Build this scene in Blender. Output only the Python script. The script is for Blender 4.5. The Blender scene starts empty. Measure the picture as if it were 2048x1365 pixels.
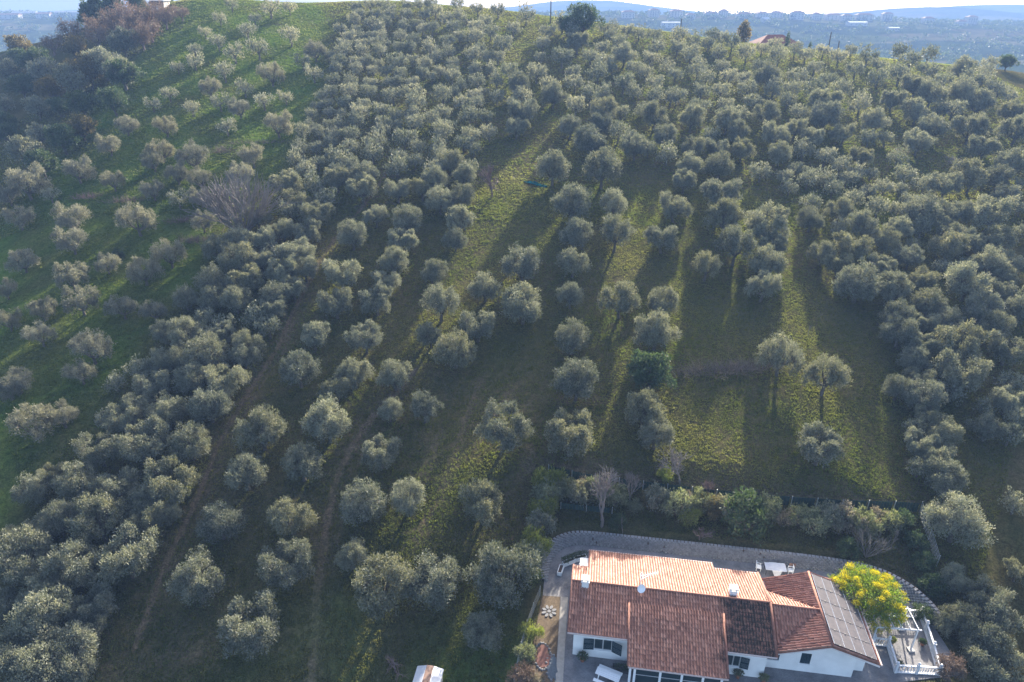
import bpy, math, random
import numpy as np
from mathutils import Vector, Matrix
S = bpy.context.scene
COL = S.collection
R_ = math.radians
# ------------------------------------------------------------------ camera, sky, sun, exposure
cam = bpy.data.objects.new('camera', bpy.data.cameras.new('camera'))
COL.objects.link(cam)
cam.location = (0, 0, 50); cam.rotation_euler = (R_(90 - 26.5), 0, 0)
cam.data.sensor_width = 36.0; cam.data.lens = 36.0 * 1365 / 2048
cam.data.clip_start = 1.0; cam.data.clip_end = 20000
S.camera = cam
SUN_AZ, SUN_EL = R_(20.0), R_(20.4)
world = bpy.data.worlds.new('World'); S.world = world; world.use_nodes = True
wn = world.node_tree
sky = wn.nodes.new('ShaderNodeTexSky'); sky.sky_type = 'NISHITA'; sky.sun_disc = False
sky.sun_elevation = SUN_EL; sky.sun_rotation = SUN_AZ
sky.air_density = 0.75; sky.dust_density = 3.5; sky.ozone_density = 0.8
wn.nodes['Background'].inputs[1].default_value = 0.12
wn.links.new(sky.outputs[0], wn.nodes['Background'].inputs[0])
sd = bpy.data.lights.new('sun', 'SUN'); sd.energy = 4.7; sd.angle = R_(0.55); sd.color = (1.0, 0.91, 0.77)
sun = bpy.data.objects.new('sun', sd); COL.objects.link(sun)
sun.rotation_euler = Vector((math.sin(SUN_AZ) * math.cos(SUN_EL), math.cos(SUN_AZ) * math.cos(SUN_EL), math.sin(SUN_EL))).to_track_quat('Z', 'Y').to_euler()
S.view_settings.view_transform = 'Standard'; S.view_settings.look = 'None'
S.view_settings.exposure = 2.3; S.view_settings.gamma = 1.0; S.view_settings.use_curve_mapping = False
S.cycles.max_bounces = 6; S.cycles.volume_bounces = 0; S.cycles.transmission_bounces = 4; S.cycles.transparent_max_bounces = 8
# ------------------------------------------------------------------ the lie of the land (metres, camera 50 m above the villa terrace)
VO = np.array([5.2333, 44.1044]); VYAW = math.radians(-8.45)
E1 = np.array([math.cos(VYAW), math.sin(VYAW)]); E2 = np.array([-math.sin(VYAW), math.cos(VYAW)])
TERR = np.array([(-1.2, 28.0), (1.2, 40.0), (2.4, 46.8), (2.8, 49.3), (3.3, 51.6), (4.3, 53.1), (6.0, 54.0), (7.5, 54.2), (12, 53.5), (22.7, 51.8), (30.8, 50.5), (35.0, 49.4), (37.3, 47.4), (38.2, 45.0), (38.2, 38), (37.0, 28.0)])
def poly_dist(x, y, P):
    """signed distance to polygon, negative inside"""
    d = np.full(np.shape(x), 1e9); ins = np.zeros(np.shape(x), bool)
    n = len(P)
    for i in range(n):
        a, b = P[i], P[(i + 1) % n]
        e = b - a
        t = np.clip(((x - a[0]) * e[0] + (y - a[1]) * e[1]) / (e @ e), 0, 1)
        d = np.minimum(d, np.hypot(x - a[0] - t * e[0], y - a[1] - t * e[1]))
        c = ((a[1] > y) != (b[1] > y)) & (x < (b[0] - a[0]) * (y - a[1]) / (b[1] - a[1] + 1e-12) + a[0])
        ins ^= c
    return np.where(ins, -d, d)
def line_dist(x, y, L):
    d = np.full(np.shape(x), 1e9)
    for a, b in zip(L[:-1], L[1:]):
        a = np.array(a, float); b = np.array(b, float); e = b - a
        t = np.clip(((x - a[0]) * e[0] + (y - a[1]) * e[1]) / (e @ e), 0, 1)
        d = np.minimum(d, np.hypot(x - a[0] - t * e[0], y - a[1] - t * e[1]))
    return d
def sstep(t):
    t = np.clip(t, 0, 1); return t * t * (3 - 2 * t)
def softmin(a, b, k): return -k * np.logaddexp(-a / k, -b / k)
def softmax(a, b, k): return k * np.logaddexp(a / k, b / k)
def wob(x, y, f, s):
    return (np.sin(x * f + s) * np.cos(y * f * 1.13 + 2.1 * s) + .6 * np.sin(x * f * 1.9 + y * f * 1.3 + 3.3 * s) + .4 * np.cos(x * f * 2.7 - y * f * 3.1 + s)) / 2
def height(x, y, terrace=True):
    x = np.asarray(x, float); y = np.asarray(y, float)
    yy = np.minimum(y, 400)
    z = 2.5 + 0.205 * (yy - 54) - .0012 * np.maximum(0, 67 - np.maximum(yy, 20)) ** 2
    z = z - .00041 * np.maximum(yy - 54, 0) * (np.clip(x, -140, 190) - 30)
    xe = -75 - .19 * (yy - 112)
    k = 6.0
    z = z - .38 * k * np.logaddexp(0, -(x - xe) / k) * sstep((yy - 60) / 40)
    z = z - .25 * 10 * np.logaddexp(0, (x - 175) / 10)
    z = z + .35 * wob(x, y, .07, 1.0) + .12 * wob(x, y, .31, 2.0)
    crest = 262 - 13 * sstep((x + 25) / 110) + 3 * np.sin(x * .03 + 1)
    crest = crest - 11 * sstep((-x - 35) / 45) - 26 * sstep((-x - 95) / 80) - 5 * sstep((x - 100) / 50)
    z2 = 2.5 + .205 * (crest - 54) - .00041 * (crest - 54) * (np.clip(x, -140, 190) - 30) - .26 * (y - crest)
    z = softmin(z, z2, 1.6)
    far = -10 + 2.0 * wob(x, y, .006, 3.0) + 1.0 * wob(x, y, .017, 5.0)
    rz = 37 - .024 * np.maximum(0, x - 350) + 2.0 * wob(x, y * .2, .012, 2.0)
    far = far + rz * np.exp(-((y - 1350) / 300.0) ** 2) * sstep((y - 500) / 600)
    far = far + 42 * np.exp(-((y - 2700) / 350.0) ** 2 - ((x - 1500) / 330.0) ** 2) + 62 * np.exp(-((y - 3300) / 260.0) ** 2 - ((x - 350) / 420.0) ** 2) + 40 * np.exp(-((y - 3300) / 260.0) ** 2 - ((x + 1200) / 1000.0) ** 2) + 46 * np.exp(-((y - 3350) / 200.0) ** 2 - ((x - 2200) / 600.0) ** 2)
    z = softmax(z, far, 2.0)
    if terrace:
        d = poly_dist(x, y, TERR)
        rear = sstep((y - 46) / 6) 
        base = .95 * rear
        out = base + (z - base) * sstep(d / (1.5 + 9 * rear))
        zt = np.where(d < 0, -.06, np.where(d < .5, -.06 + (base + .06) * np.clip(d / .5, 0, 1), out))
        z = np.where(d < 14, zt, z)
    return z
# ------------------------------------------------------------------ where everything stands (metres)
LUSHP = [(-50.57, 51.24),
 (-52.17, 59.41),
 (-49.93, 61.38),
 (-47.58, 65.71),
 (-50.35, 72.87),
 (-49.03, 81.37),
 (-48.43, 86.57),
 (-47.02, 96.17),
 (-49.43, 109.93),
 (-44.07, 126.53),
 (-44.82, 148.59),
 (-46.1, 173.57),
 (-53.63, 220.91),
 (-61.34, 242.7),
 (-70, 262),
 (-105, 250),
 (-98, 150),
 (-90, 100),
 (-92, 60),
 (-70, 30)]
TRACKS = [([(-23.02, 143.1),
 (-24.39, 131.56),
 (-26.82, 118.12),
 (-29.53, 106.08),
 (-30.42, 96.08),
 (-30.95, 86.49),
 (-30.99, 81.37),
 (-32.08, 75.85),
 (-32.81, 70.12),
 (-33.51, 63.32),
 (-33.3, 57.98),
 (-33.44, 54.08),
 (-33.7, 49.62),
 (-33.49, 45.62),
 (-33.09, 41.52)], 0.45, 0.95),
 ([(-30.49, 103.1),
 (-30.68, 91.06),
 (-29.99, 81.37),
 (-30.95, 76.32),
 (-31.75, 70.58),
 (-32.47, 63.6),
 (-32.56, 58.94),
 (-32.38, 54.67),
 (-32.48, 49.62),
 (-32.3, 46.1)], 0.3, 0.6),
 ([(-12.46, 76.8),
 (-14.87, 71.26),
 (-16.79, 68.08),
 (-18.3, 63.53),
 (-19.04, 58.79),
 (-18.97, 54.6),
 (-18.61, 50.63),
 (-18.26, 46.93),
 (-17.46, 41.92),
 (-16.92, 38.31)], 0.55, 0.9),
 ([(-15.13, 68.83),
 (-17.09, 61.45),
 (-17.5, 56.34),
 (-17.33, 52.82),
 (-17.18, 48.48)], 0.3, 0.5),
 ([(9.01, 145.82),
 (1.47, 124.57),
 (-2.88, 111.95),
 (-6.17, 100.33)], 0.4, 0.3),
 ([(-4.05, 75.15),
 (-5.96, 64.98),
 (-7.6, 57.26),
 (-9.65, 51.94)], 0.6, 0.55),
 ([(1.02, 75.32),
 (-2.03, 69.07),
 (-5.18, 61.22)], 0.5, 0.45),
 ([(2.03, 63.37),
 (1.41, 59.33)], 1.3, 0.6),
 ([(-8.38, 66.44),
 (-9.39, 59.26)], 0.8, 0.5),
 ([(-2.69, 158.79),
 (-9.69, 143.49),
 (-15.06, 124.2)], 0.5, 0.6),
 ([(5.88, 71.58),
 (12.01, 71.66)], 1.2, 0.5),
 ([(-29.56, 59.64),
 (-22.42, 57.1)], 1.2, 0.4),
 ([(3.68, 62.04),
 (15.13, 60.18),
 (22.94, 58.51),
 (42.28, 56.41)], 0.6, 0.7),
 ([(-34.07, 39.83),
 (-26.47, 41.46),
 (-17.12, 42.78)], 1.4, 0.5)]
FENCE_TOP = [(4.02, 60.73),
 (8.56, 60.06),
 (14.96, 58.89),
 (19.66, 58.12),
 (22.76, 57.65),
 (30.41, 56.67),
 (37.46, 55.98),
 (42.24, 55.44)]
FENCE_EAST = [(42.24, 55.44),
 (42.0, 53.55),
 (41.56, 51.35),
 (41.06, 49.37)]
FENCE_WEST = [(2.63, 46.7),
 (1.72, 44.09),
 (0.87, 41.15),
 (0.42, 38.92),
 (0.0, 36.61)]
PERG = {'fl': (30.99, 41.02), 'fr': (34.29, 40.7), 'br': (34.54, 42.91), 'bl': (31.24, 43.23)}
NET = (2.28, 129.54)
OLIVES = [(-1.09, 45.8, 6.29, 'g0', 1.51, 'large olive pressed against the paving and side hedge of the villa', 'olive tree', 'olive_tree', 'olive trees in the open orchard rows'),
 (-22.52, 41.63, 5.56, 'o1', 1.3, 'big rounded silvery olive alone at the foot of the track', 'olive tree', 'olive_tree', 'olive trees in the open orchard rows'),
 (-11.67, 45.22, 5.39, 'o6', 3.76, 'olive of the joined pair above the metal hut, track side', 'olive tree', 'olive_tree', 'olive trees in the open orchard rows'),
 (-7.07, 45.64, 4.98, 'o6', 2.37, 'olive of the joined pair above the metal hut, villa side', 'olive tree', 'olive_tree', 'olive trees in the open orchard rows'),
 (6.42, 63.06, 6.07, 'o1', 0.96, 'large pale round olive just above the top of the yard hedge', 'olive tree', 'olive_tree', 'olive trees in the open orchard rows'),
 (-41.62, 39.75, 5.28, 'o5', 4.86, 'large pale olive in the very bottom corner of the grove', 'olive tree', 'olive_tree', 'olive trees in the dense belt along the wheel track'),
 (-39.15, 37.87, 5.15, 'o2', 2.89, 'rounded grey-green olive, the first downhill of the bottom corner olive', 'olive tree', 'olive_tree', 'olive trees in the dense belt along the wheel track'),
 (-28.75, 46.09, 4.93, 'g0', 3.07, 'rounded grey-green olive, the first uphill of the big rounded track-foot olive', 'olive tree', 'olive_tree', 'olive trees in the open orchard rows'),
 (-21.0, 47.48, 4.92, 'o5', 1.29, 'lobed grey-green olive, second one uphill of the big rounded track-foot olive', 'olive tree', 'olive_tree', 'olive trees in the open orchard rows'),
 (-0.78, 63.46, 5.76, 'o3', 5.55, 'large olive with lit crown standing alone left by the bare soil', 'olive tree', 'olive_tree', 'olive trees in the open orchard rows'),
 (-36.16, 48.37, 5.58, 'o5', 5.81, 'lobed grey-green olive, the first uphill of the lower end of the wheel track', 'olive tree', 'olive_tree', 'olive trees in the dense belt along the wheel track'),
 (-40.91, 42.64, 5.19, 'o4', 1.69, 'rounded grey-green olive, the first uphill of the bottom corner olive', 'olive tree', 'olive_tree', 'olive trees in the dense belt along the wheel track'),
 (-20.77, 64.75, 5.52, 'g0', 3.0, 'rounded grey-green olive, fourth one left of the thin pale-trunked olive', 'olive tree', 'olive_tree', 'olive trees in the open orchard rows'),
 (-45.69, 48.03, 5.24, 'o6', 4.52, 'rounded grey-green olive, fourth one uphill of the bottom corner olive', 'olive tree', 'olive_tree', 'olive trees in the dense belt along the wheel track'),
 (43.72, 52.1, 5.45, 'o0', 3.94, 'big olive against the wire fence east of the yard', 'olive tree', 'olive_tree', 'olive trees bordering the orchard on the yard side'),
 (-15.06, 54.28, 4.74, 'o0', 2.98, 'rounded grey-green olive, second one uphill of the joined pair above the hut', 'olive tree', 'olive_tree', 'olive trees in the open orchard rows'),
 (33.55, 61.5, 5.12, 'o1', 3.96, 'spreading olive in sunlit tufty grass above the yard fence', 'olive tree', 'olive_tree', 'olive trees in the open orchard rows'),
 (-40.63, 52.24, 5.3, 'o2', 4.76, 'rounded grey-green olive, fourth one uphill of the lower end of the wheel track', 'olive tree', 'olive_tree', 'olive trees in the dense belt along the wheel track'),
 (-40.53, 47.47, 5.0, 'o2', 6.01, 'rounded grey-green olive, third one left of the lower end of the wheel track', 'olive tree', 'olive_tree', 'olive trees in the dense belt along the wheel track'),
 (-54.21, 64.93, 5.14, 'p0', 3.57, 'lone pale pasture olive on bright grass at the picture edge', 'olive tree', 'olive_tree', 'pale olive trees scattered over the green pasture'),
 (39.97, 38.72, 4.43, 'o5', 3.74, 'lobed grey-green olive, fifth one right of the pergola', 'olive tree', 'olive_tree', 'olive trees bordering the orchard on the yard side'),
 (-27.92, 63.66, 5.19, 'o2', 3.97, 'rounded grey-green olive, eighth one left of the thin pale-trunked olive', 'olive tree', 'olive_tree', 'olive trees in the open orchard rows'),
 (-2.94, 54.62, 4.71, 'o2', 5.25, 'rounded grey-green olive, the first downhill of the bare strip below the orchard rows', 'olive tree', 'olive_tree', 'olive trees in the open orchard rows'),
 (7.71, 71.52, 5.61, 'o4', 1.44, 'rounded grey-green olive, second one uphill of the bare strip below the orchard rows', 'olive tree', 'olive_tree', 'olive trees in the open orchard rows'),
 (-22.08, 52.98, 4.48, 'o2', 0.47, 'rounded grey-green olive, fourth one uphill of the big rounded track-foot olive', 'olive tree', 'olive_tree', 'olive trees in the open orchard rows'),
 (-37.24, 39.77, 4.35, 'o6', 4.31, 'rounded grey-green olive, the first right of the bottom corner olive', 'olive tree', 'olive_tree', 'olive trees in the dense belt along the wheel track'),
 (42.03, 109.08, 7.25, 'o3', 4.62, 'lobed grey-green olive, tenth one uphill of the sunlit orchard clearing', 'olive tree', 'olive_tree', 'olive trees in the open orchard rows'),
 (-40.08, 61.63, 5.5, 'o5', 1.92, 'lobed grey-green olive, seventh one right of the lone edge-of-pasture olive', 'olive tree', 'olive_tree', 'olive trees in the dense belt along the wheel track'),
 (-35.4, 56.68, 5.22, 'o3', 6.1, 'lobed grey-green olive, ninth one uphill of the lower end of the wheel track', 'olive tree', 'olive_tree', 'olive trees in the dense belt along the wheel track'),
 (-53.67, 77.47, 5.44, 'p1', 1.83, 'two-lobed pale olive low in the green pasture', 'olive tree', 'olive_tree', 'pale olive trees scattered over the green pasture'),
 (-42.45, 45.18, 3.95, 'o0', 5.12, 'rounded grey-green olive, third one uphill of the bottom corner olive', 'olive tree', 'olive_tree', 'olive trees in the dense belt along the wheel track'),
 (-28.92, 52.49, 4.27, 'o0', 5.19, 'rounded grey-green olive, third one uphill of the big rounded track-foot olive', 'olive tree', 'olive_tree', 'olive trees in the open orchard rows'),
 (-28.2, 58.32, 4.55, 'g0', 5.77, 'rounded grey-green olive, ninth one uphill of the big rounded track-foot olive', 'olive tree', 'olive_tree', 'olive trees in the open orchard rows'),
 (15.28, 67.21, 4.99, 'g0', 0.16, 'rounded grey-green olive, the first downhill of the dark round tree', 'olive tree', 'olive_tree', 'olive trees in the open orchard rows'),
 (-22.39, 59.44, 4.5, 'o4', 5.02, 'rounded grey-green olive, fifth one uphill of the joined pair above the hut', 'olive tree', 'olive_tree', 'olive trees in the open orchard rows'),
 (-2.55, 41.61, 3.65, 'o4', 4.78, 'small olive in bright grass between the hedge and metal hut', 'olive tree', 'olive_tree', 'olive trees in the open orchard rows'),
 (18.86, 81.18, 5.56, 'o4', 2.39, 'rounded grey-green olive, the first uphill of the dark round tree', 'olive tree', 'olive_tree', 'olive trees in the open orchard rows'),
 (-26.17, 73.36, 5.17, 'g0', 6.14, 'rounded grey-green olive, fifth one left of the thin pale-trunked olive', 'olive tree', 'olive_tree', 'olive trees in the open orchard rows'),
 (16.88, 128.37, 7.86, 'g0', 6.14, 'rounded grey-green olive, second one uphill of the umbrella-shaped olive', 'olive tree', 'olive_tree', 'olive trees in the open orchard rows'),
 (40.28, 40.82, 4.09, 'o2', 1.37, 'rounded grey-green olive, second one right of the pergola', 'olive tree', 'olive_tree', 'olive trees bordering the orchard on the yard side'),
 (55.36, 73.69, 5.87, 'o5', 6.18, 'lobed grey-green olive, 18th one uphill of the big wire-fence olive', 'olive tree', 'olive_tree', 'olive trees bordering the orchard on the yard side'),
 (1.46, 86.98, 5.78, 'o6', 4.51, 'rounded grey-green olive, fourth one left of the dark round tree', 'olive tree', 'olive_tree', 'olive trees in the open orchard rows'),
 (10.35, 115.06, 7.12, 'o2', 1.12, 'rounded grey-green olive, the first right of the dark teal net', 'olive tree', 'olive_tree', 'olive trees in the open orchard rows'),
 (-90.91, 127.69, 7.51, 'p0', 4.63, 'pale open olive, fifth one left of the widest pasture olive', 'olive tree', 'olive_tree', 'pale olive trees scattered over the green pasture'),
 (-61.13, 108.35, 6.53, 'p1', 2.12, 'pale open olive, the first uphill of the small dark pasture bush', 'olive tree', 'olive_tree', 'pale olive trees scattered over the green pasture'),
 (81.96, 114.85, 7.64, 'o3', 2.92, 'lobed grey-green olive, the first downhill of the green hollow in the eastern grove', 'olive tree', 'olive_tree', 'old olive trees packed on the slope above the sunlit orchard'),
 (-7.26, 77.27, 5.24, 'o0', 2.17, 'rounded grey-green olive, second one uphill of the thin pale-trunked olive', 'olive tree', 'olive_tree', 'olive trees in the open orchard rows'),
 (57.87, 78.89, 5.96, 'o3', 4.09, 'lobed grey-green olive, 16th one uphill of the dark laurel in the yard', 'olive tree', 'olive_tree', 'olive trees bordering the orchard on the yard side'),
 (50.37, 92.7, 6.27, 'o0', 1.94, 'rounded grey-green olive, the first right of the sunlit orchard clearing', 'olive tree', 'olive_tree', 'old olive trees packed on the slope above the sunlit orchard'),
 (66.37, 92.96, 6.28, 'o2', 5.54, 'rounded grey-green olive, eleventh one downhill of the green hollow in the eastern grove', 'olive tree', 'olive_tree', 'old olive trees packed on the slope above the sunlit orchard'),
 (-14.33, 60.9, 4.36, 'o1', 0.64, 'lobed grey-green olive, the first downhill of the thin pale-trunked olive', 'olive tree', 'olive_tree', 'olive trees in the open orchard rows'),
 (35.04, 102.71, 6.31, 't0', 2.35, 'long-trunked olive, second one left of the sunlit orchard clearing', 'olive tree', 'olive_tree', 'olive trees in the open orchard rows'),
 (-9.95, 86.79, 5.42, 't0', 2.81, 'long-trunked olive, sixth one uphill of the thin pale-trunked olive', 'olive tree', 'olive_tree', 'olive trees in the open orchard rows'),
 (15.16, 88.34, 5.5, 'o2', 3.23, 'rounded grey-green olive, the first downhill of the umbrella-shaped olive', 'olive tree', 'olive_tree', 'olive trees in the open orchard rows'),
 (33.82, 76.17, 5.84, 't1', 2.81, 'lone round olive casting a long shadow beside the brush pile', 'olive tree', 'olive_tree', 'olive trees in the open orchard rows'),
 (37.44, 120.44, 6.97, 'o1', 2.33, 'lobed grey-green olive, sixth one right of the umbrella-shaped olive', 'olive tree', 'olive_tree', 'olive trees in the open orchard rows'),
 (42.38, 42.73, 3.9, 'o4', 5.31, 'rounded grey-green olive, fifth one downhill of the big wire-fence olive', 'olive tree', 'olive_tree', 'olive trees bordering the orchard on the yard side'),
 (1.58, 97.1, 5.75, 'o6', 2.44, 'rounded grey-green olive, second one downhill of the dark teal net', 'olive tree', 'olive_tree', 'olive trees in the open orchard rows'),
 (-37.39, 44.01, 3.91, 'o1', 3.62, 'lobed grey-green olive, the first left of the lower end of the wheel track', 'olive tree', 'olive_tree', 'olive trees in the dense belt along the wheel track'),
 (-54.43, 94.77, 5.38, 'p1', 5.38, 'pale open olive, second one downhill of the widest pasture olive', 'olive tree', 'olive_tree', 'pale olive trees scattered over the green pasture'),
 (16.09, 63.86, 4.18, 'o6', 1.09, 'rounded grey-green olive, the first uphill of the pale bare fence bush', 'olive tree', 'olive_tree', 'olive trees in the open orchard rows'),
 (7.82, 80.54, 4.9, 'o0', 3.17, 'rounded grey-green olive, second one left of the dark round tree', 'olive tree', 'olive_tree', 'olive trees in the open orchard rows'),
 (-24.77, 93.73, 5.44, 'o5', 3.87, 'lobed grey-green olive, 14th one uphill of the thin pale-trunked olive', 'olive tree', 'olive_tree', 'olive trees in the open orchard rows'),
 (16.54, 105.88, 5.98, 't0', 2.18, 'umbrella-shaped olive showing a bare trunk beside a sunlit strip', 'olive tree', 'olive_tree', 'olive trees in the open orchard rows'),
 (7.56, 128.56, 6.96, 'g0', 5.25, 'rounded grey-green olive, the first uphill of the dark teal net', 'olive tree', 'olive_tree', 'olive trees in the open orchard rows'),
 (-38.51, 76.2, 5.37, 'o0', 2.68, 'rounded grey-green olive, eleventh one right of the two-lobed pasture olive', 'olive tree', 'olive_tree', 'olive trees in the dense belt along the wheel track'),
 (-34.54, 71.88, 5.16, 'o3', 1.29, 'lobed grey-green olive, 14th one left of the thin pale-trunked olive', 'olive tree', 'olive_tree', 'olive trees in the dense belt along the wheel track'),
 (-35.23, 67.74, 4.96, 'o6', 1.47, 'rounded grey-green olive, 16th one right of the two-lobed pasture olive', 'olive tree', 'olive_tree', 'olive trees in the dense belt along the wheel track'),
 (-35.47, 62.33, 4.7, 'o0', 0.7, 'rounded grey-green olive, eleventh one downhill of the two-lobed pasture olive', 'olive tree', 'olive_tree', 'olive trees in the dense belt along the wheel track'),
 (-44.83, 61.21, 4.64, 'o3', 0.87, 'lobed grey-green olive, third one right of the lone edge-of-pasture olive', 'olive tree', 'olive_tree', 'olive trees in the dense belt along the wheel track'),
 (-45.17, 56.91, 4.43, 'o0', 4.47, 'rounded grey-green olive, third one downhill of the lone edge-of-pasture olive', 'olive tree', 'olive_tree', 'olive trees in the dense belt along the wheel track'),
 (-41.0, 56.65, 4.42, 'o3', 2.08, 'lobed grey-green olive, eighth one uphill of the lower end of the wheel track', 'olive tree', 'olive_tree', 'olive trees in the dense belt along the wheel track'),
 (-44.94, 52.61, 4.22, 'o2', 2.42, 'rounded grey-green olive, fourth one downhill of the lone edge-of-pasture olive', 'olive tree', 'olive_tree', 'olive trees in the dense belt along the wheel track'),
 (-36.56, 52.9, 4.24, 'o3', 3.49, 'lobed grey-green olive, second one uphill of the lower end of the wheel track', 'olive tree', 'olive_tree', 'olive trees in the dense belt along the wheel track'),
 (42.71, 44.78, 3.8, 'o3', 2.73, 'lobed grey-green olive, third one downhill of the big wire-fence olive', 'olive tree', 'olive_tree', 'olive trees bordering the orchard on the yard side'),
 (-4.62, 82.73, 4.92, 'o5', 0.57, 'lobed grey-green olive, fifth one uphill of the thin pale-trunked olive', 'olive tree', 'olive_tree', 'olive trees in the open orchard rows'),
 (36.02, 112.73, 6.21, 'o2', 3.65, 'rounded grey-green olive, fifth one right of the umbrella-shaped olive', 'olive tree', 'olive_tree', 'olive trees in the open orchard rows'),
 (38.2, 72.51, 5.29, 't0', 3.16, 'flat-topped olive on a short trunk in the sunlit orchard corner', 'olive tree', 'olive_tree', 'olive trees in the open orchard rows'),
 (45.66, 57.63, 4.36, 'o2', 4.39, 'rounded grey-green olive, the first uphill of the big wire-fence olive', 'olive tree', 'olive_tree', 'olive trees bordering the orchard on the yard side'),
 (-72.96, 110.57, 5.85, 'p0', 0.83, 'pale open olive, second one uphill of the small dark pasture bush', 'olive tree', 'olive_tree', 'pale olive trees scattered over the green pasture'),
 (-60.31, 87.84, 4.92, 'p2', 5.32, 'pale open olive, the first uphill of the two-lobed pasture olive', 'olive tree', 'olive_tree', 'pale olive trees scattered over the green pasture'),
 (-10.67, 55.25, 3.7, 'o6', 4.13, 'rounded grey-green olive, the first uphill of the joined pair above the hut', 'olive tree', 'olive_tree', 'olive trees in the open orchard rows'),
 (-37.51, 55.47, 3.66, 'o0', 0.75, 'rounded grey-green olive, sixth one uphill of the lower end of the wheel track', 'olive tree', 'olive_tree', 'olive trees in the dense belt along the wheel track'),
 (87.74, 130.78, 6.86, 'o2', 4.74, 'rounded grey-green olive, the first uphill of the green hollow in the eastern grove', 'olive tree', 'olive_tree', 'old olive trees packed on the upper slope'),
 (-15.27, 49.0, 3.36, 'o2', 1.8, 'rounded grey-green olive, the first right of the big rounded track-foot olive', 'olive tree', 'olive_tree', 'olive trees in the open orchard rows'),
 (-19.13, 79.69, 4.59, 'o5', 1.94, 'lobed grey-green olive, fourth one uphill of the thin pale-trunked olive', 'olive tree', 'olive_tree', 'olive trees in the open orchard rows'),
 (-24.53, 87.05, 4.89, 'o5', 1.07, 'lobed grey-green olive, eighth one uphill of the thin pale-trunked olive', 'olive tree', 'olive_tree', 'olive trees in the open orchard rows'),
 (9.97, 105.87, 5.67, 'o2', 1.96, 'rounded grey-green olive, the first downhill of the dark teal net', 'olive tree', 'olive_tree', 'olive trees in the open orchard rows'),
 (39.0, 98.61, 5.39, 'o0', 5.15, 'rounded grey-green olive, second one uphill of the lone long-shadowed olive', 'olive tree', 'olive_tree', 'olive trees in the open orchard rows'),
 (36.46, 92.56, 5.14, 'o3', 2.59, 'lobed grey-green olive, the first uphill of the lone bare sapling', 'olive tree', 'olive_tree', 'olive trees in the open orchard rows'),
 (39.6, 42.9, 3.52, 'o2', 0.55, 'rounded grey-green olive, the first right of the pergola', 'olive tree', 'olive_tree', 'olive trees bordering the orchard on the yard side'),
 (53.68, 103.3, 5.96, 'o3', 0.92, 'lobed grey-green olive, fourth one uphill of the sunlit orchard clearing', 'olive tree', 'olive_tree', 'old olive trees packed on the slope above the sunlit orchard'),
 (103.27, 158.9, 7.83, 'o1', 2.97, 'lobed grey-green olive, second one uphill of the pale twiggy tree', 'olive tree', 'olive_tree', 'old olive trees packed on the upper slope'),
 (113.34, 158.69, 7.83, 'o3', 2.15, 'lobed grey-green olive, seventh one downhill of the lone crest-field tree', 'olive tree', 'olive_tree', 'old olive trees packed on the upper slope'),
 (-10.22, 67.53, 3.99, 't0', 2.21, 'thin olive showing its pale trunk between two wheel tracks', 'olive tree', 'olive_tree', 'olive trees in the open orchard rows'),
 (-14.33, 72.95, 4.2, 'o4', 0.16, 'rounded grey-green olive, the first uphill of the thin pale-trunked olive', 'olive tree', 'olive_tree', 'olive trees in the open orchard rows'),
 (-21.16, 70.95, 4.12, 'o3', 2.81, 'lobed grey-green olive, third one left of the thin pale-trunked olive', 'olive tree', 'olive_tree', 'olive trees in the open orchard rows'),
 (-19.43, 73.42, 4.22, 'o2', 0.78, 'rounded grey-green olive, second one left of the thin pale-trunked olive', 'olive tree', 'olive_tree', 'olive trees in the open orchard rows'),
 (-19.02, 87.99, 4.8, 'o3', 4.75, 'lobed grey-green olive, seventh one uphill of the thin pale-trunked olive', 'olive tree', 'olive_tree', 'olive trees in the open orchard rows'),
 (-39.85, 66.61, 4.52, 'o6', 2.23, 'rounded grey-green olive, eighth one downhill of the two-lobed pasture olive', 'olive tree', 'olive_tree', 'olive trees in the dense belt along the wheel track'),
 (-60.25, 72.18, 4.04, 'p1', 4.87, 'pale open olive, second one uphill of the lone edge-of-pasture olive', 'olive tree', 'olive_tree', 'pale olive trees scattered over the green pasture'),
 (64.26, 78.71, 5.03, 'o5', 3.05, 'lobed grey-green olive, 21th one uphill of the big wire-fence olive', 'olive tree', 'olive_tree', 'olive trees bordering the orchard on the yard side'),
 (-52.19, 99.06, 5.16, 'p2', 2.15, 'pale open olive, the first downhill of the widest pasture olive', 'olive tree', 'olive_tree', 'pale olive trees scattered over the green pasture'),
 (-69.86, 103.93, 5.2, 'p0', 0.9, 'pale open olive, second one left of the small dark pasture bush', 'olive tree', 'olive_tree', 'pale olive trees scattered over the green pasture'),
 (-64.75, 93.99, 4.82, 'p2', 5.47, 'pale open olive, third one uphill of the two-lobed pasture olive', 'olive tree', 'olive_tree', 'pale olive trees scattered over the green pasture'),
 (-59.99, 130.57, 6.18, 'p0', 5.88, 'pale open olive, the first left of the pink pasture bush', 'olive tree', 'olive_tree', 'pale olive trees scattered over the green pasture'),
 (71.29, 116.25, 6.32, 'o0', 1.15, 'rounded grey-green olive, third one left of the green hollow in the eastern grove', 'olive tree', 'olive_tree', 'old olive trees packed on the slope above the sunlit orchard'),
 (-17.82, 97.63, 5.03, 'o2', 1.62, 'rounded grey-green olive, eighth one downhill of the purple bare thicket', 'olive tree', 'olive_tree', 'olive trees in the open orchard rows'),
 (28.24, 116.29, 5.77, 'o3', 0.22, 'lobed grey-green olive, second one right of the umbrella-shaped olive', 'olive tree', 'olive_tree', 'olive trees in the open orchard rows'),
 (55.62, 92.1, 5.08, 'o2', 4.21, 'rounded grey-green olive, third one right of the sunlit orchard clearing', 'olive tree', 'olive_tree', 'old olive trees packed on the slope above the sunlit orchard'),
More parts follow.
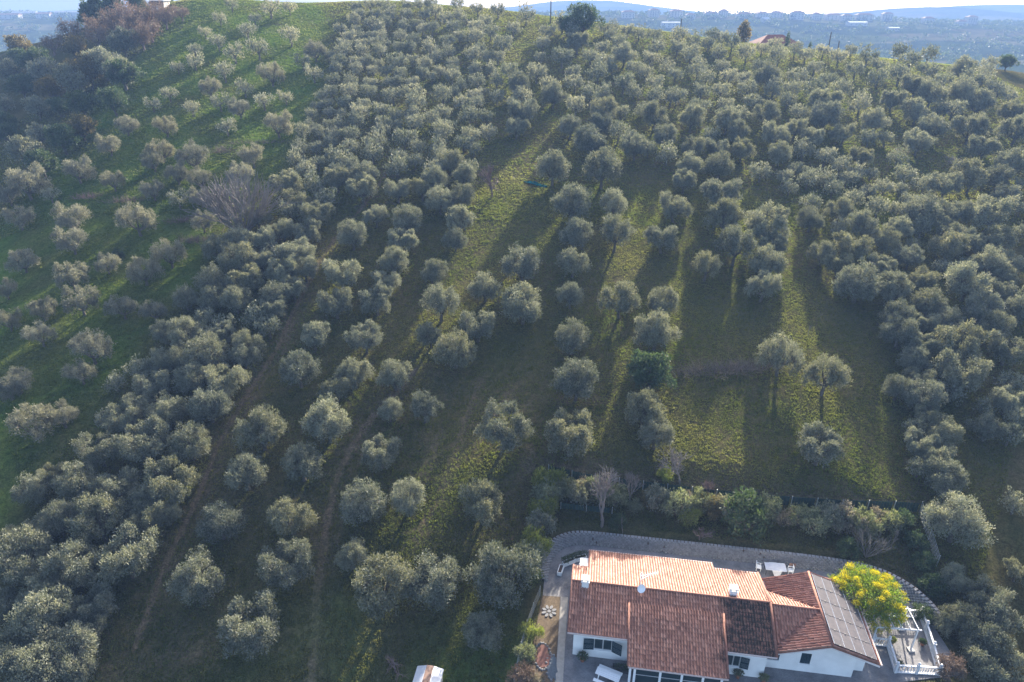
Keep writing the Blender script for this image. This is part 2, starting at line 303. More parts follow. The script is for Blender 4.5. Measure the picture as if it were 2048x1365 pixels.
 (65.67, 87.29, 4.89, 'o6', 3.1, 'rounded grey-green olive, 15th one downhill of the green hollow in the eastern grove', 'olive tree', 'olive_tree', 'old olive trees packed on the slope above the sunlit orchard'),
 (24.27, 105.98, 5.22, 'o1', 2.58, 'lobed grey-green olive, the first right of the umbrella-shaped olive', 'olive tree', 'olive_tree', 'olive trees in the open orchard rows'),
 (-17.25, 109.74, 5.34, 'o4', 0.79, 'rounded grey-green olive, eighth one downhill of the upper end of the wheel track', 'olive tree', 'olive_tree', 'olive trees in the open orchard rows'),
 (-42.49, 80.0, 4.82, 'o2', 5.01, 'rounded grey-green olive, sixth one downhill of the small dark pasture bush', 'olive tree', 'olive_tree', 'olive trees in the dense belt along the wheel track'),
 (75.08, 173.06, 7.86, 'o1', 6.26, 'lobed grey-green olive, second one uphill of the green gap on the upper slope', 'olive tree', 'olive_tree', 'old olive trees packed on the upper slope'),
 (100.16, 138.54, 6.55, 'o4', 1.51, 'rounded grey-green olive, third one uphill of the green hollow in the eastern grove', 'olive tree', 'olive_tree', 'old olive trees packed on the upper slope'),
 (77.34, 117.35, 5.57, 'o5', 0.35, 'lobed grey-green olive, the first left of the green hollow in the eastern grove', 'olive tree', 'olive_tree', 'old olive trees packed on the upper slope'),
 (-3.9, 91.78, 4.61, 'o0', 4.59, 'rounded grey-green olive, fourth one downhill of the dark teal net', 'olive tree', 'olive_tree', 'olive trees in the open orchard rows'),
 (9.21, 98.34, 4.85, 'o2', 0.24, 'rounded grey-green olive, third one downhill of the dark teal net', 'olive tree', 'olive_tree', 'olive trees in the open orchard rows'),
 (21.24, 88.63, 4.49, 'o6', 3.6, 'rounded grey-green olive, the first uphill of the long brush pile', 'olive tree', 'olive_tree', 'olive trees in the open orchard rows'),
 (41.58, 104.35, 5.08, 'o1', 3.67, 'lobed grey-green olive, fifth one uphill of the sunlit orchard clearing', 'olive tree', 'olive_tree', 'olive trees in the open orchard rows'),
 (-25.37, 104.7, 5.07, 'o4', 0.62, 'rounded grey-green olive, eleventh one downhill of the upper end of the wheel track', 'olive tree', 'olive_tree', 'olive trees in the open orchard rows'),
 (-44.54, 66.0, 4.17, 'o5', 0.43, 'lobed grey-green olive, fourth one right of the lone edge-of-pasture olive', 'olive tree', 'olive_tree', 'olive trees in the dense belt along the wheel track'),
 (-51.88, 66.61, 3.6, 'p0', 5.71, 'pale open olive, the first right of the lone edge-of-pasture olive', 'olive tree', 'olive_tree', 'pale olive trees scattered over the green pasture'),
 (49.24, 70.0, 4.26, 'o6', 2.47, 'rounded grey-green olive, fourth one downhill of the sunlit orchard clearing', 'olive tree', 'olive_tree', 'olive trees bordering the orchard on the yard side'),
 (46.34, 61.46, 3.9, 'o5', 5.2, 'lobed grey-green olive, third one uphill of the big wire-fence olive', 'olive tree', 'olive_tree', 'olive trees bordering the orchard on the yard side'),
 (-53.97, 86.74, 4.21, 'p1', 2.67, 'pale open olive, the first downhill of the small dark pasture bush', 'olive tree', 'olive_tree', 'pale olive trees scattered over the green pasture'),
 (-81.5, 128.94, 5.7, 'p0', 4.59, 'pale open olive, fifth one uphill of the widest pasture olive', 'olive tree', 'olive_tree', 'pale olive trees scattered over the green pasture'),
 (-48.58, 146.87, 6.31, 'p0', 4.06, 'pale open olive, second one right of the pink pasture bush', 'olive tree', 'olive_tree', 'pale olive trees scattered over the green pasture'),
 (2.31, 157.98, 7.02, 'o5', 3.59, 'lobed grey-green olive, seventh one uphill of the dark teal net', 'olive tree', 'olive_tree', 'olive trees on the upper slope'),
 (15.99, 142.85, 6.47, 'o6', 4.86, 'rounded grey-green olive, second one uphill of the dark teal net', 'olive tree', 'olive_tree', 'olive trees on the upper slope'),
 (24.89, 141.04, 6.41, 'o5', 2.26, 'lobed grey-green olive, sixth one uphill of the umbrella-shaped olive', 'olive tree', 'olive_tree', 'olive trees on the upper slope'),
 (70.07, 104.75, 5.4, 'o6', 1.54, 'rounded grey-green olive, fifth one downhill of the green hollow in the eastern grove', 'olive tree', 'olive_tree', 'old olive trees packed on the slope above the sunlit orchard'),
 (73.93, 99.87, 5.2, 'o0', 3.81, 'rounded grey-green olive, sixth one downhill of the green hollow in the eastern grove', 'olive tree', 'olive_tree', 'old olive trees packed on the slope above the sunlit orchard'),
 (65.55, 83.51, 4.55, 'o4', 6.04, 'rounded grey-green olive, 21th one downhill of the green hollow in the eastern grove', 'olive tree', 'olive_tree', 'old olive trees packed on the slope above the sunlit orchard'),
 (51.94, 82.26, 4.5, 'o6', 2.14, 'rounded grey-green olive, third one right of the lone bare sapling', 'olive tree', 'olive_tree', 'old olive trees packed on the slope above the sunlit orchard'),
 (56.44, 98.43, 4.75, 'o1', 4.46, 'lobed grey-green olive, fourth one right of the sunlit orchard clearing', 'olive tree', 'olive_tree', 'old olive trees packed on the upper slope'),
 (-25.98, 80.46, 4.12, 'o2', 2.8, 'rounded grey-green olive, seventh one left of the thin pale-trunked olive', 'olive tree', 'olive_tree', 'olive trees in the open orchard rows'),
 (-17.31, 103.7, 4.96, 'o1', 5.69, 'lobed grey-green olive, tenth one downhill of the upper end of the wheel track', 'olive tree', 'olive_tree', 'olive trees in the open orchard rows'),
 (-40.99, 96.91, 5.37, 'o6', 2.97, 'rounded grey-green olive, fourth one downhill of the big bare grey shrub', 'olive tree', 'olive_tree', 'olive trees in the dense belt along the wheel track'),
 (17.67, 116.44, 5.26, 't0', 1.21, 'long-trunked olive, the first uphill of the umbrella-shaped olive', 'olive tree', 'olive_tree', 'olive trees in the open orchard rows'),
 (29.51, 98.01, 4.62, 't0', 2.22, 'round-headed olive with its trunk shadow running down the slope', 'olive tree', 'olive_tree', 'olive trees in the open orchard rows'),
 (-8.63, 110.3, 5.04, 'o2', 4.47, 'rounded grey-green olive, second one downhill of the purple bare thicket', 'olive tree', 'olive_tree', 'olive trees in the open orchard rows'),
 (-39.05, 72.37, 4.24, 'o4', 2.75, 'rounded grey-green olive, eighth one right of the two-lobed pasture olive', 'olive tree', 'olive_tree', 'olive trees in the dense belt along the wheel track'),
 (-43.41, 71.36, 4.2, 'o5', 1.1, 'lobed grey-green olive, fifth one right of the two-lobed pasture olive', 'olive tree', 'olive_tree', 'olive trees in the dense belt along the wheel track'),
 (-62.4, 81.14, 3.89, 'p2', 1.98, 'pale open olive, the first left of the two-lobed pasture olive', 'olive tree', 'olive_tree', 'pale olive trees scattered over the green pasture'),
 (59.22, 69.87, 4.08, 'o1', 0.06, 'lobed grey-green olive, twelfth one uphill of the big wire-fence olive', 'olive tree', 'olive_tree', 'olive trees bordering the orchard on the yard side'),
 (-76.34, 100.86, 4.55, 'p0', 2.15, 'pale open olive, fourth one left of the small dark pasture bush', 'olive tree', 'olive_tree', 'pale olive trees scattered over the green pasture'),
 (-65.34, 86.84, 4.06, 'p1', 0.81, 'pale open olive, second one left of the two-lobed pasture olive', 'olive tree', 'olive_tree', 'pale olive trees scattered over the green pasture'),
 (-49.7, 132.8, 5.59, 'p1', 4.03, 'pale open olive, second one uphill of the big bare grey shrub', 'olive tree', 'olive_tree', 'pale olive trees scattered over the green pasture'),
 (71.72, 162.59, 6.96, 'o6', 2.8, 'rounded grey-green olive, second one left of the green gap on the upper slope', 'olive tree', 'olive_tree', 'old olive trees packed on the upper slope'),
 (116.72, 187.16, 7.89, 'o0', 3.16, 'rounded grey-green olive, fifth one left of the lone crest-field tree', 'olive tree', 'olive_tree', 'old olive trees packed on the upper slope'),
 (95.34, 159.69, 6.89, 'o5', 1.96, 'lobed grey-green olive, the first uphill of the pale twiggy tree', 'olive tree', 'olive_tree', 'old olive trees packed on the upper slope'),
 (81.49, 128.23, 5.74, 'o5', 0.63, 'lobed grey-green olive, the first downhill of the pale twiggy tree', 'olive tree', 'olive_tree', 'old olive trees packed on the upper slope'),
 (58.95, 110.83, 5.41, 'o2', 5.38, 'rounded grey-green olive, ninth one uphill of the sunlit orchard clearing', 'olive tree', 'olive_tree', 'old olive trees packed on the slope above the sunlit orchard'),
 (79.87, 107.22, 5.28, 'o2', 4.29, 'rounded grey-green olive, fourth one downhill of the green hollow in the eastern grove', 'olive tree', 'olive_tree', 'old olive trees packed on the slope above the sunlit orchard'),
 (59.02, 89.0, 4.58, 'o0', 1.04, 'rounded grey-green olive, seventh one right of the sunlit orchard clearing', 'olive tree', 'olive_tree', 'old olive trees packed on the slope above the sunlit orchard'),
 (53.49, 86.03, 4.47, 'o0', 5.26, 'rounded grey-green olive, second one right of the sunlit orchard clearing', 'olive tree', 'olive_tree', 'old olive trees packed on the slope above the sunlit orchard'),
 (-53.34, 73.73, 3.67, 'p2', 1.97, 'pale open olive, the first downhill of the two-lobed pasture olive', 'olive tree', 'olive_tree', 'pale olive trees scattered over the green pasture'),
 (50.23, 98.91, 4.53, 'o1', 2.8, 'lobed grey-green olive, the first uphill of the sunlit orchard clearing', 'olive tree', 'olive_tree', 'old olive trees packed on the upper slope'),
 (-10.83, 81.03, 3.88, 'o2', 6.14, 'rounded grey-green olive, third one uphill of the thin pale-trunked olive', 'olive tree', 'olive_tree', 'olive trees in the open orchard rows'),
 (-18.38, 93.0, 4.29, 'o3', 1.25, 'lobed grey-green olive, eleventh one uphill of the thin pale-trunked olive', 'olive tree', 'olive_tree', 'olive trees in the open orchard rows'),
 (-11.86, 95.69, 4.39, 'o2', 2.35, 'rounded grey-green olive, sixth one downhill of the purple bare thicket', 'olive tree', 'olive_tree', 'olive trees in the open orchard rows'),
 (8.32, 90.59, 4.22, 'g0', 5.09, 'rounded grey-green olive, second one downhill of the umbrella-shaped olive', 'olive tree', 'olive_tree', 'olive trees in the open orchard rows'),
 (-12.51, 117.03, 5.11, 'o0', 6.18, 'rounded grey-green olive, sixth one downhill of the upper end of the wheel track', 'olive tree', 'olive_tree', 'olive trees in the open orchard rows'),
 (-32.62, 110.69, 5.58, 'o1', 0.56, 'lobed grey-green olive, seventh one right of the big bare grey shrub', 'olive tree', 'olive_tree', 'olive trees in the dense belt along the wheel track'),
 (-32.97, 99.19, 5.13, 'o5', 4.91, 'lobed grey-green olive, seventh one downhill of the big bare grey shrub', 'olive tree', 'olive_tree', 'olive trees in the dense belt along the wheel track'),
 (-33.83, 94.35, 4.94, 'o3', 4.07, 'lobed grey-green olive, eighth one downhill of the big bare grey shrub', 'olive tree', 'olive_tree', 'olive trees in the dense belt along the wheel track'),
 (-38.24, 92.23, 4.86, 'o1', 3.72, 'lobed grey-green olive, seventh one right of the low purple brambles', 'olive tree', 'olive_tree', 'olive trees in the dense belt along the wheel track'),
 (-43.22, 91.89, 4.85, 'o0', 1.68, 'rounded grey-green olive, the first downhill of the low purple brambles', 'olive tree', 'olive_tree', 'olive trees in the dense belt along the wheel track'),
 (-49.66, 56.46, 3.49, 'o6', 2.81, 'rounded grey-green olive, second one downhill of the lone edge-of-pasture olive', 'olive tree', 'olive_tree', 'olive trees in the dense belt along the wheel track'),
 (-46.2, 51.82, 3.31, 'o5', 5.99, 'lobed grey-green olive, fifth one downhill of the lone edge-of-pasture olive', 'olive tree', 'olive_tree', 'olive trees in the dense belt along the wheel track'),
 (-48.19, 51.31, 3.29, 'o3', 2.05, 'lobed grey-green olive, sixth one uphill of the bottom corner olive', 'olive tree', 'olive_tree', 'olive trees in the dense belt along the wheel track'),
 (-37.1, 42.43, 2.95, 'o5', 0.65, 'lobed grey-green olive, second one left of the lower end of the wheel track', 'olive tree', 'olive_tree', 'olive trees in the dense belt along the wheel track'),
 (71.4, 87.81, 4.68, 'o0', 6.2, 'rounded grey-green olive, 18th one downhill of the green hollow in the eastern grove', 'olive tree', 'olive_tree', 'olive trees bordering the orchard on the yard side'),
 (-44.0, 68.32, 3.4, 'o6', 6.27, 'rounded grey-green olive, third one downhill of the two-lobed pasture olive', 'olive tree', 'olive_tree', 'olive trees in the dense belt along the wheel track'),
 (56.7, 150.8, 6.3, 'o3', 6.07, 'lobed grey-green olive, third one downhill of the yellow gap deep in the upper grove', 'olive tree', 'olive_tree', 'old olive trees packed on the upper slope'),
 (99.85, 148.17, 6.24, 'o1', 5.2, 'lobed grey-green olive, second one right of the pale twiggy tree', 'olive tree', 'olive_tree', 'old olive trees packed on the upper slope'),
 (87.34, 150.45, 6.31, 'o5', 2.13, 'lobed grey-green olive, the first left of the pale twiggy tree', 'olive tree', 'olive_tree', 'old olive trees packed on the upper slope'),
 (-85.88, 115.86, 4.87, 'p2', 0.35, 'pale open olive, fourth one left of the widest pasture olive', 'olive tree', 'olive_tree', 'pale olive trees scattered over the green pasture'),
 (-49.83, 124.97, 5.1, 'p2', 4.63, 'pale open olive, the first downhill of the pink pasture bush', 'olive tree', 'olive_tree', 'pale olive trees scattered over the green pasture'),
 (31.77, 158.66, 6.51, 'o2', 5.74, 'rounded grey-green olive, ninth one downhill of the small yellow glade on the upper slope', 'olive tree', 'olive_tree', 'olive trees on the upper slope'),
 (48.78, 64.44, 3.7, 'o6', 1.1, 'rounded grey-green olive, fifth one uphill of the big wire-fence olive', 'olive tree', 'olive_tree', 'olive trees bordering the orchard on the yard side'),
 (-67.49, 134.08, 5.35, 'p1', 2.42, 'pale open olive, third one left of the pink pasture bush', 'olive tree', 'olive_tree', 'pale olive trees scattered over the green pasture'),
 (73.8, 111.33, 4.74, 'o5', 2.21, 'lobed grey-green olive, second one downhill of the green hollow in the eastern grove', 'olive tree', 'olive_tree', 'old olive trees packed on the upper slope'),
 (-14.04, 124.48, 5.18, 'o4', 3.36, 'rounded grey-green olive, third one downhill of the upper end of the wheel track', 'olive tree', 'olive_tree', 'olive trees in the open orchard rows'),
 (-40.08, 121.23, 5.79, 'o1', 3.89, 'lobed grey-green olive, fourth one right of the big bare grey shrub', 'olive tree', 'olive_tree', 'olive trees in the dense belt along the wheel track'),
 (-26.57, 120.62, 5.77, 'o1', 4.01, 'lobed grey-green olive, fifth one downhill of the upper end of the wheel track', 'olive tree', 'olive_tree', 'olive trees in the dense belt along the wheel track'),
 (-27.63, 126.8, 6.0, 'o3', 0.44, 'lobed grey-green olive, third one left of the upper end of the wheel track', 'olive tree', 'olive_tree', 'olive trees in the dense belt along the wheel track'),
 (-39.25, 102.65, 5.09, 'o1', 3.6, 'lobed grey-green olive, second one downhill of the big bare grey shrub', 'olive tree', 'olive_tree', 'olive trees in the dense belt along the wheel track'),
 (-45.56, 100.56, 5.01, 'o3', 3.54, 'lobed grey-green olive, the first right of the low purple brambles', 'olive tree', 'olive_tree', 'olive trees in the dense belt along the wheel track'),
 (-45.43, 44.41, 2.93, 'o6', 5.51, 'rounded grey-green olive, second one uphill of the bottom corner olive', 'olive tree', 'olive_tree', 'olive trees in the dense belt along the wheel track'),
 (67.63, 192.1, 7.45, 'o0', 3.98, 'rounded grey-green olive, the first downhill of the yellow gap near the farmhouse', 'olive tree', 'olive_tree', 'old olive trees packed on the upper slope'),
 (40.16, 158.71, 6.32, 'o2', 1.3, 'rounded grey-green olive, eighth one downhill of the small yellow glade on the upper slope', 'olive tree', 'olive_tree', 'old olive trees packed on the upper slope'),
 (40.35, 134.22, 5.51, 'o0', 1.79, 'rounded grey-green olive, eighth one right of the umbrella-shaped olive', 'olive tree', 'olive_tree', 'old olive trees packed on the upper slope'),
 (106.44, 191.46, 7.47, 'o1', 4.7, 'lobed grey-green olive, eleventh one uphill of the pale twiggy tree', 'olive tree', 'olive_tree', 'old olive trees packed on the upper slope'),
 (107.12, 184.6, 7.24, 'o6', 5.13, 'rounded grey-green olive, seventh one uphill of the pale twiggy tree', 'olive tree', 'olive_tree', 'old olive trees packed on the upper slope'),
 (117.16, 180.0, 7.1, 'o2', 2.87, 'rounded grey-green olive, fourth one downhill of the lone crest-field tree', 'olive tree', 'olive_tree', 'old olive trees packed on the upper slope'),
 (93.89, 132.15, 5.36, 'o4', 0.58, 'rounded grey-green olive, second one uphill of the green hollow in the eastern grove', 'olive tree', 'olive_tree', 'old olive trees packed on the upper slope'),
 (-57.63, 174.91, 6.41, 'p2', 1.67, 'pale open olive, eleventh one uphill of the pink pasture bush', 'olive tree', 'olive_tree', 'pale olive trees scattered over the green pasture'),
 (20.54, 160.76, 6.29, 'o6', 3.22, 'rounded grey-green olive, tenth one right of the purple bare thicket', 'olive tree', 'olive_tree', 'olive trees on the upper slope'),
 (60.57, 106.49, 4.81, 'o4', 3.49, 'rounded grey-green olive, seventh one uphill of the sunlit orchard clearing', 'olive tree', 'olive_tree', 'old olive trees packed on the slope above the sunlit orchard'),
 (75.38, 107.4, 4.85, 'o3', 5.5, 'lobed grey-green olive, third one downhill of the green hollow in the eastern grove', 'olive tree', 'olive_tree', 'old olive trees packed on the slope above the sunlit orchard'),
 (61.27, 95.08, 4.41, 'o5', 5.27, 'lobed grey-green olive, eighth one right of the sunlit orchard clearing', 'olive tree', 'olive_tree', 'old olive trees packed on the slope above the sunlit orchard'),
 (-31.41, 90.9, 3.91, 'o1', 4.72, 'lobed grey-green olive, twelfth one downhill of the big bare grey shrub', 'olive tree', 'olive_tree', 'olive trees in the dense belt along the wheel track'),
 (53.76, 79.99, 4.09, 'o1', 5.53, 'lobed grey-green olive, sixth one right of the lone bare sapling', 'olive tree', 'olive_tree', 'olive trees bordering the orchard on the yard side'),
 (54.37, 65.42, 3.57, 'o4', 5.16, 'rounded grey-green olive, sixth one uphill of the big wire-fence olive', 'olive tree', 'olive_tree', 'olive trees bordering the orchard on the yard side'),
 (-30.71, 95.59, 4.04, 'o6', 2.93, 'rounded grey-green olive, tenth one downhill of the big bare grey shrub', 'olive tree', 'olive_tree', 'olive trees in the dense belt along the wheel track'),
 (-14.24, 67.72, 3.2, 'o2', 1.86, 'rounded grey-green olive, the first left of the thin pale-trunked olive', 'olive tree', 'olive_tree', 'olive trees in the open orchard rows'),
 (-34.21, 79.08, 4.07, 'o2', 0.28, 'rounded grey-green olive, eleventh one left of the thin pale-trunked olive', 'olive tree', 'olive_tree', 'olive trees in the dense belt along the wheel track'),
 (32.1, 127.42, 5.03, 'o1', 3.88, 'lobed grey-green olive, third one right of the umbrella-shaped olive', 'olive tree', 'olive_tree', 'olive trees in the open orchard rows'),
 (-8.71, 118.85, 4.74, 'o6', 2.66, 'rounded grey-green olive, the first downhill of the purple bare thicket', 'olive tree', 'olive_tree', 'olive trees in the open orchard rows'),
 (-11.82, 131.67, 5.14, 'o6', 3.31, 'rounded grey-green olive, third one left of the purple bare thicket', 'olive tree', 'olive_tree', 'olive trees in the open orchard rows'),
 (-16.06, 121.88, 4.83, 'o3', 1.71, 'lobed grey-green olive, fourth one downhill of the upper end of the wheel track', 'olive tree', 'olive_tree', 'olive trees in the open orchard rows'),
 (-20.44, 121.15, 4.81, 'o5', 0.71, 'lobed grey-green olive, second one downhill of the upper end of the wheel track', 'olive tree', 'olive_tree', 'olive trees in the open orchard rows'),
 (-31.64, 123.81, 5.59, 'o1', 1.89, 'lobed grey-green olive, twelfth one right of the big bare grey shrub', 'olive tree', 'olive_tree', 'olive trees in the dense belt along the wheel track'),
 (-33.24, 88.56, 4.33, 'o0', 0.21, 'rounded grey-green olive, 14th one downhill of the big bare grey shrub', 'olive tree', 'olive_tree', 'olive trees in the dense belt along the wheel track'),
 (-38.56, 87.84, 4.3, 'o2', 1.17, 'rounded grey-green olive, fourth one downhill of the low purple brambles', 'olive tree', 'olive_tree', 'olive trees in the dense belt along the wheel track'),
 (-60.66, 70.95, 3.14, 'p1', 6.07, 'pale open olive, the first uphill of the lone edge-of-pasture olive', 'olive tree', 'olive_tree', 'pale olive trees scattered over the green pasture'),
 (-69.01, 84.91, 3.57, 'p2', 1.1, 'pale open olive, fourth one left of the two-lobed pasture olive', 'olive tree', 'olive_tree', 'pale olive trees scattered over the green pasture'),
 (47.98, 158.39, 6.07, 'o4', 0.81, 'rounded grey-green olive, fifth one left of the yellow gap deep in the upper grove', 'olive tree', 'olive_tree', 'old olive trees packed on the upper slope'),
 (96.6, 170.48, 6.5, 'o2', 4.83, 'rounded grey-green olive, fifth one uphill of the pale twiggy tree', 'olive tree', 'olive_tree', 'old olive trees packed on the upper slope'),
 (-46.09, 88.87, 3.75, 'o0', 1.19, 'rounded grey-green olive, second one downhill of the low purple brambles', 'olive tree', 'olive_tree', 'olive trees in the dense belt along the wheel track'),
 (-49.41, 86.19, 3.67, 'p1', 2.41, 'pale open olive, third one downhill of the small dark pasture bush', 'olive tree', 'olive_tree', 'pale olive trees scattered over the green pasture'),
 (-63.33, 119.66, 4.51, 'p1', 3.64, 'pale open olive, the first uphill of the widest pasture olive', 'olive tree', 'olive_tree', 'pale olive trees scattered over the green pasture'),
 (-61.09, 125.17, 4.66, 'p0', 5.2, 'pale open olive, third one uphill of the widest pasture olive', 'olive tree', 'olive_tree', 'pale olive trees scattered over the green pasture'),
 (48.95, 102.53, 4.11, 'o2', 2.82, 'rounded grey-green olive, second one uphill of the sunlit orchard clearing', 'olive tree', 'olive_tree', 'old olive trees packed on the upper slope'),
 (51.59, 77.12, 3.8, 'o4', 1.68, 'rounded grey-green olive, fifth one right of the lone long-shadowed olive', 'olive tree', 'olive_tree', 'olive trees bordering the orchard on the yard side'),
 (45.43, 63.1, 3.32, 'o5', 2.46, 'lobed grey-green olive, second one right of the dark laurel in the yard', 'olive tree', 'olive_tree', 'olive trees bordering the orchard on the yard side'),
 (58.37, 163.41, 5.99, 'o2', 3.0, 'rounded grey-green olive, the first downhill of the yellow gap deep in the upper grove', 'olive tree', 'olive_tree', 'old olive trees packed on the upper slope'),
 (95.01, 179.17, 6.51, 'o1', 1.38, 'lobed grey-green olive, fifth one right of the green gap on the upper slope', 'olive tree', 'olive_tree', 'old olive trees packed on the upper slope'),
 (83.09, 162.51, 5.99, 'o4', 2.44, 'rounded grey-green olive, second one right of the green gap on the upper slope', 'olive tree', 'olive_tree', 'old olive trees packed on the upper slope'),
 (122.73, 175.66, 6.43, 'o5', 4.62, 'lobed grey-green olive, fifth one downhill of the lone crest-field tree', 'olive tree', 'olive_tree', 'old olive trees packed on the upper slope'),
 (-80.05, 138.68, 4.97, 'p0', 1.18, 'pale open olive, seventh one uphill of the widest pasture olive', 'olive tree', 'olive_tree', 'pale olive trees scattered over the green pasture'),
 (-46.2, 81.43, 3.37, 'o4', 4.31, 'rounded grey-green olive, fourth one downhill of the small dark pasture bush', 'olive tree', 'olive_tree', 'olive trees in the dense belt along the wheel track'),
 (-23.03, 112.15, 4.28, 'o3', 3.02, 'lobed grey-green olive, seventh one downhill of the upper end of the wheel track', 'olive tree', 'olive_tree', 'olive trees in the open orchard rows'),
 (-8.71, 126.98, 4.72, 'o2', 1.29, 'rounded grey-green olive, second one left of the purple bare thicket', 'olive tree', 'olive_tree', 'olive trees in the open orchard rows'),
 (-32.79, 105.59, 4.67, 'o3', 4.93, 'lobed grey-green olive, sixth one right of the big bare grey shrub', 'olive tree', 'olive_tree', 'olive trees in the dense belt along the wheel track'),
 (-42.36, 88.19, 4.08, 'o2', 2.62, 'rounded grey-green olive, third one downhill of the low purple brambles', 'olive tree', 'olive_tree', 'olive trees in the dense belt along the wheel track'),
 (-43.21, 102.92, 4.58, 'o6', 1.73, 'rounded grey-green olive, the first downhill of the big bare grey shrub', 'olive tree', 'olive_tree', 'olive trees in the dense belt along the wheel track'),
 (-34.1, 76.93, 3.71, 'o2', 0.71, 'rounded grey-green olive, tenth one left of the thin pale-trunked olive', 'olive tree', 'olive_tree', 'olive trees in the dense belt along the wheel track'),
 (-44.2, 75.67, 3.67, 'o0', 4.93, 'rounded grey-green olive, second one right of the two-lobed pasture olive', 'olive tree', 'olive_tree', 'olive trees in the dense belt along the wheel track'),
 (-34.99, 54.01, 2.95, 'o6', 1.57, 'rounded grey-green olive, third one uphill of the lower end of the wheel track', 'olive tree', 'olive_tree', 'olive trees in the dense belt along the wheel track'),
 (-36.19, 38.82, 2.6, 'o2', 2.62, 'rounded grey-green olive, the first downhill of the lower end of the wheel track', 'olive tree', 'olive_tree', 'olive trees in the dense belt along the wheel track'),
 (41.29, 46.96, 2.69, 'o6', 4.63, 'rounded grey-green olive, the first downhill of the big wire-fence olive', 'olive tree', 'olive_tree', 'olive trees bordering the orchard on the yard side'),
 (47.54, 47.76, 2.71, 'o3', 0.74, 'lobed grey-green olive, second one downhill of the big wire-fence olive', 'olive tree', 'olive_tree', 'olive trees bordering the orchard on the yard side'),
 (-42.03, 110.51, 4.18, 'o3', 0.73, 'lobed grey-green olive, the first right of the big bare grey shrub', 'olive tree', 'olive_tree', 'olive trees in the dense belt along the wheel track'),
 (34.81, 134.88, 4.91, 'o0', 4.7, 'rounded grey-green olive, seventh one uphill of the umbrella-shaped olive', 'olive tree', 'olive_tree', 'old olive trees packed on the upper slope'),
 (91.31, 124.77, 4.61, 'o6', 2.3, 'rounded grey-green olive, the first right of the green hollow in the eastern grove', 'olive tree', 'olive_tree', 'old olive trees packed on the upper slope'),
 (-95.45, 128.11, 4.61, 'p0', 0.56, 'pale open olive, seventh one left of the widest pasture olive', 'olive tree', 'olive_tree', 'pale olive trees scattered over the green pasture'),
 (-61.3, 97.62, 3.68, 'p2', 4.89, 'pale open olive, the first left of the small dark pasture bush', 'olive tree', 'olive_tree', 'pale olive trees scattered over the green pasture'),
 (-56.45, 123.8, 4.41, 'p0', 6.01, 'pale open olive, second one downhill of the pink pasture bush', 'olive tree', 'olive_tree', 'pale olive trees scattered over the green pasture'),
 (-54.15, 117.27, 4.23, 'p0', 0.5, 'pale open olive, third one uphill of the low purple brambles', 'olive tree', 'olive_tree', 'pale olive trees scattered over the green pasture'),
 (9.72, 169.97, 5.99, 'o4', 2.39, 'rounded grey-green olive, ninth one downhill of the bright crest clearing', 'olive tree', 'olive_tree', 'olive trees on the upper slope'),
 (57.47, 117.28, 4.72, 'o2', 3.03, 'rounded grey-green olive, eleventh one uphill of the sunlit orchard clearing', 'olive tree', 'olive_tree', 'old olive trees packed on the slope above the sunlit orchard'),
 (62.54, 102.12, 4.24, 'o5', 1.37, 'lobed grey-green olive, tenth one right of the sunlit orchard clearing', 'olive tree', 'olive_tree', 'old olive trees packed on the slope above the sunlit orchard'),
 (78.55, 101.22, 4.22, 'o3', 5.66, 'lobed grey-green olive, eighth one downhill of the green hollow in the eastern grove', 'olive tree', 'olive_tree', 'old olive trees packed on the slope above the sunlit orchard'),
 (71.27, 92.9, 3.95, 'o6', 5.94, 'rounded grey-green olive, twelfth one downhill of the green hollow in the eastern grove', 'olive tree', 'olive_tree', 'old olive trees packed on the slope above the sunlit orchard'),
 (56.75, 84.86, 3.69, 'o1', 2.51, 'lobed grey-green olive, sixth one right of the sunlit orchard clearing', 'olive tree', 'olive_tree', 'old olive trees packed on the slope above the sunlit orchard'),
 (60.35, 85.7, 3.72, 'o0', 0.82, 'rounded grey-green olive, 14th one right of the sunlit orchard clearing', 'olive tree', 'olive_tree', 'old olive trees packed on the slope above the sunlit orchard'),
 (74.61, 96.88, 3.77, 'o4', 3.94, 'rounded grey-green olive, tenth one downhill of the green hollow in the eastern grove', 'olive tree', 'olive_tree', 'old olive trees packed on the upper slope'),
 (-50.78, 109.08, 4.08, 'p2', 4.63, 'pale open olive, the first uphill of the low purple brambles', 'olive tree', 'olive_tree', 'pale olive trees scattered over the green pasture'),
 (47.0, 71.9, 3.44, 'o4', 6.13, 'rounded grey-green olive, third one downhill of the sunlit orchard clearing', 'olive tree', 'olive_tree', 'olive trees bordering the orchard on the yard side'),
 (50.63, 73.65, 3.5, 'o1', 2.25, 'lobed grey-green olive, seventh one right of the lone long-shadowed olive', 'olive tree', 'olive_tree', 'olive trees bordering the orchard on the yard side'),
 (48.62, 67.47, 3.29, 'o5', 2.16, 'lobed grey-green olive, sixth one downhill of the sunlit orchard clearing', 'olive tree', 'olive_tree', 'olive trees bordering the orchard on the yard side'),
 (-71.18, 145.15, 4.95, 'p2', 1.3, 'pale open olive, fourth one left of the pink pasture bush', 'olive tree', 'olive_tree', 'pale olive trees scattered over the green pasture'),
 (-67.77, 130.37, 4.55, 'p0', 0.44, 'pale open olive, fourth one uphill of the widest pasture olive', 'olive tree', 'olive_tree', 'pale olive trees scattered over the green pasture'),
 (19.27, 153.53, 5.33, 'o6', 6.24, 'rounded grey-green olive, eighth one uphill of the dark teal net', 'olive tree', 'olive_tree', 'old olive trees packed on the upper slope'),
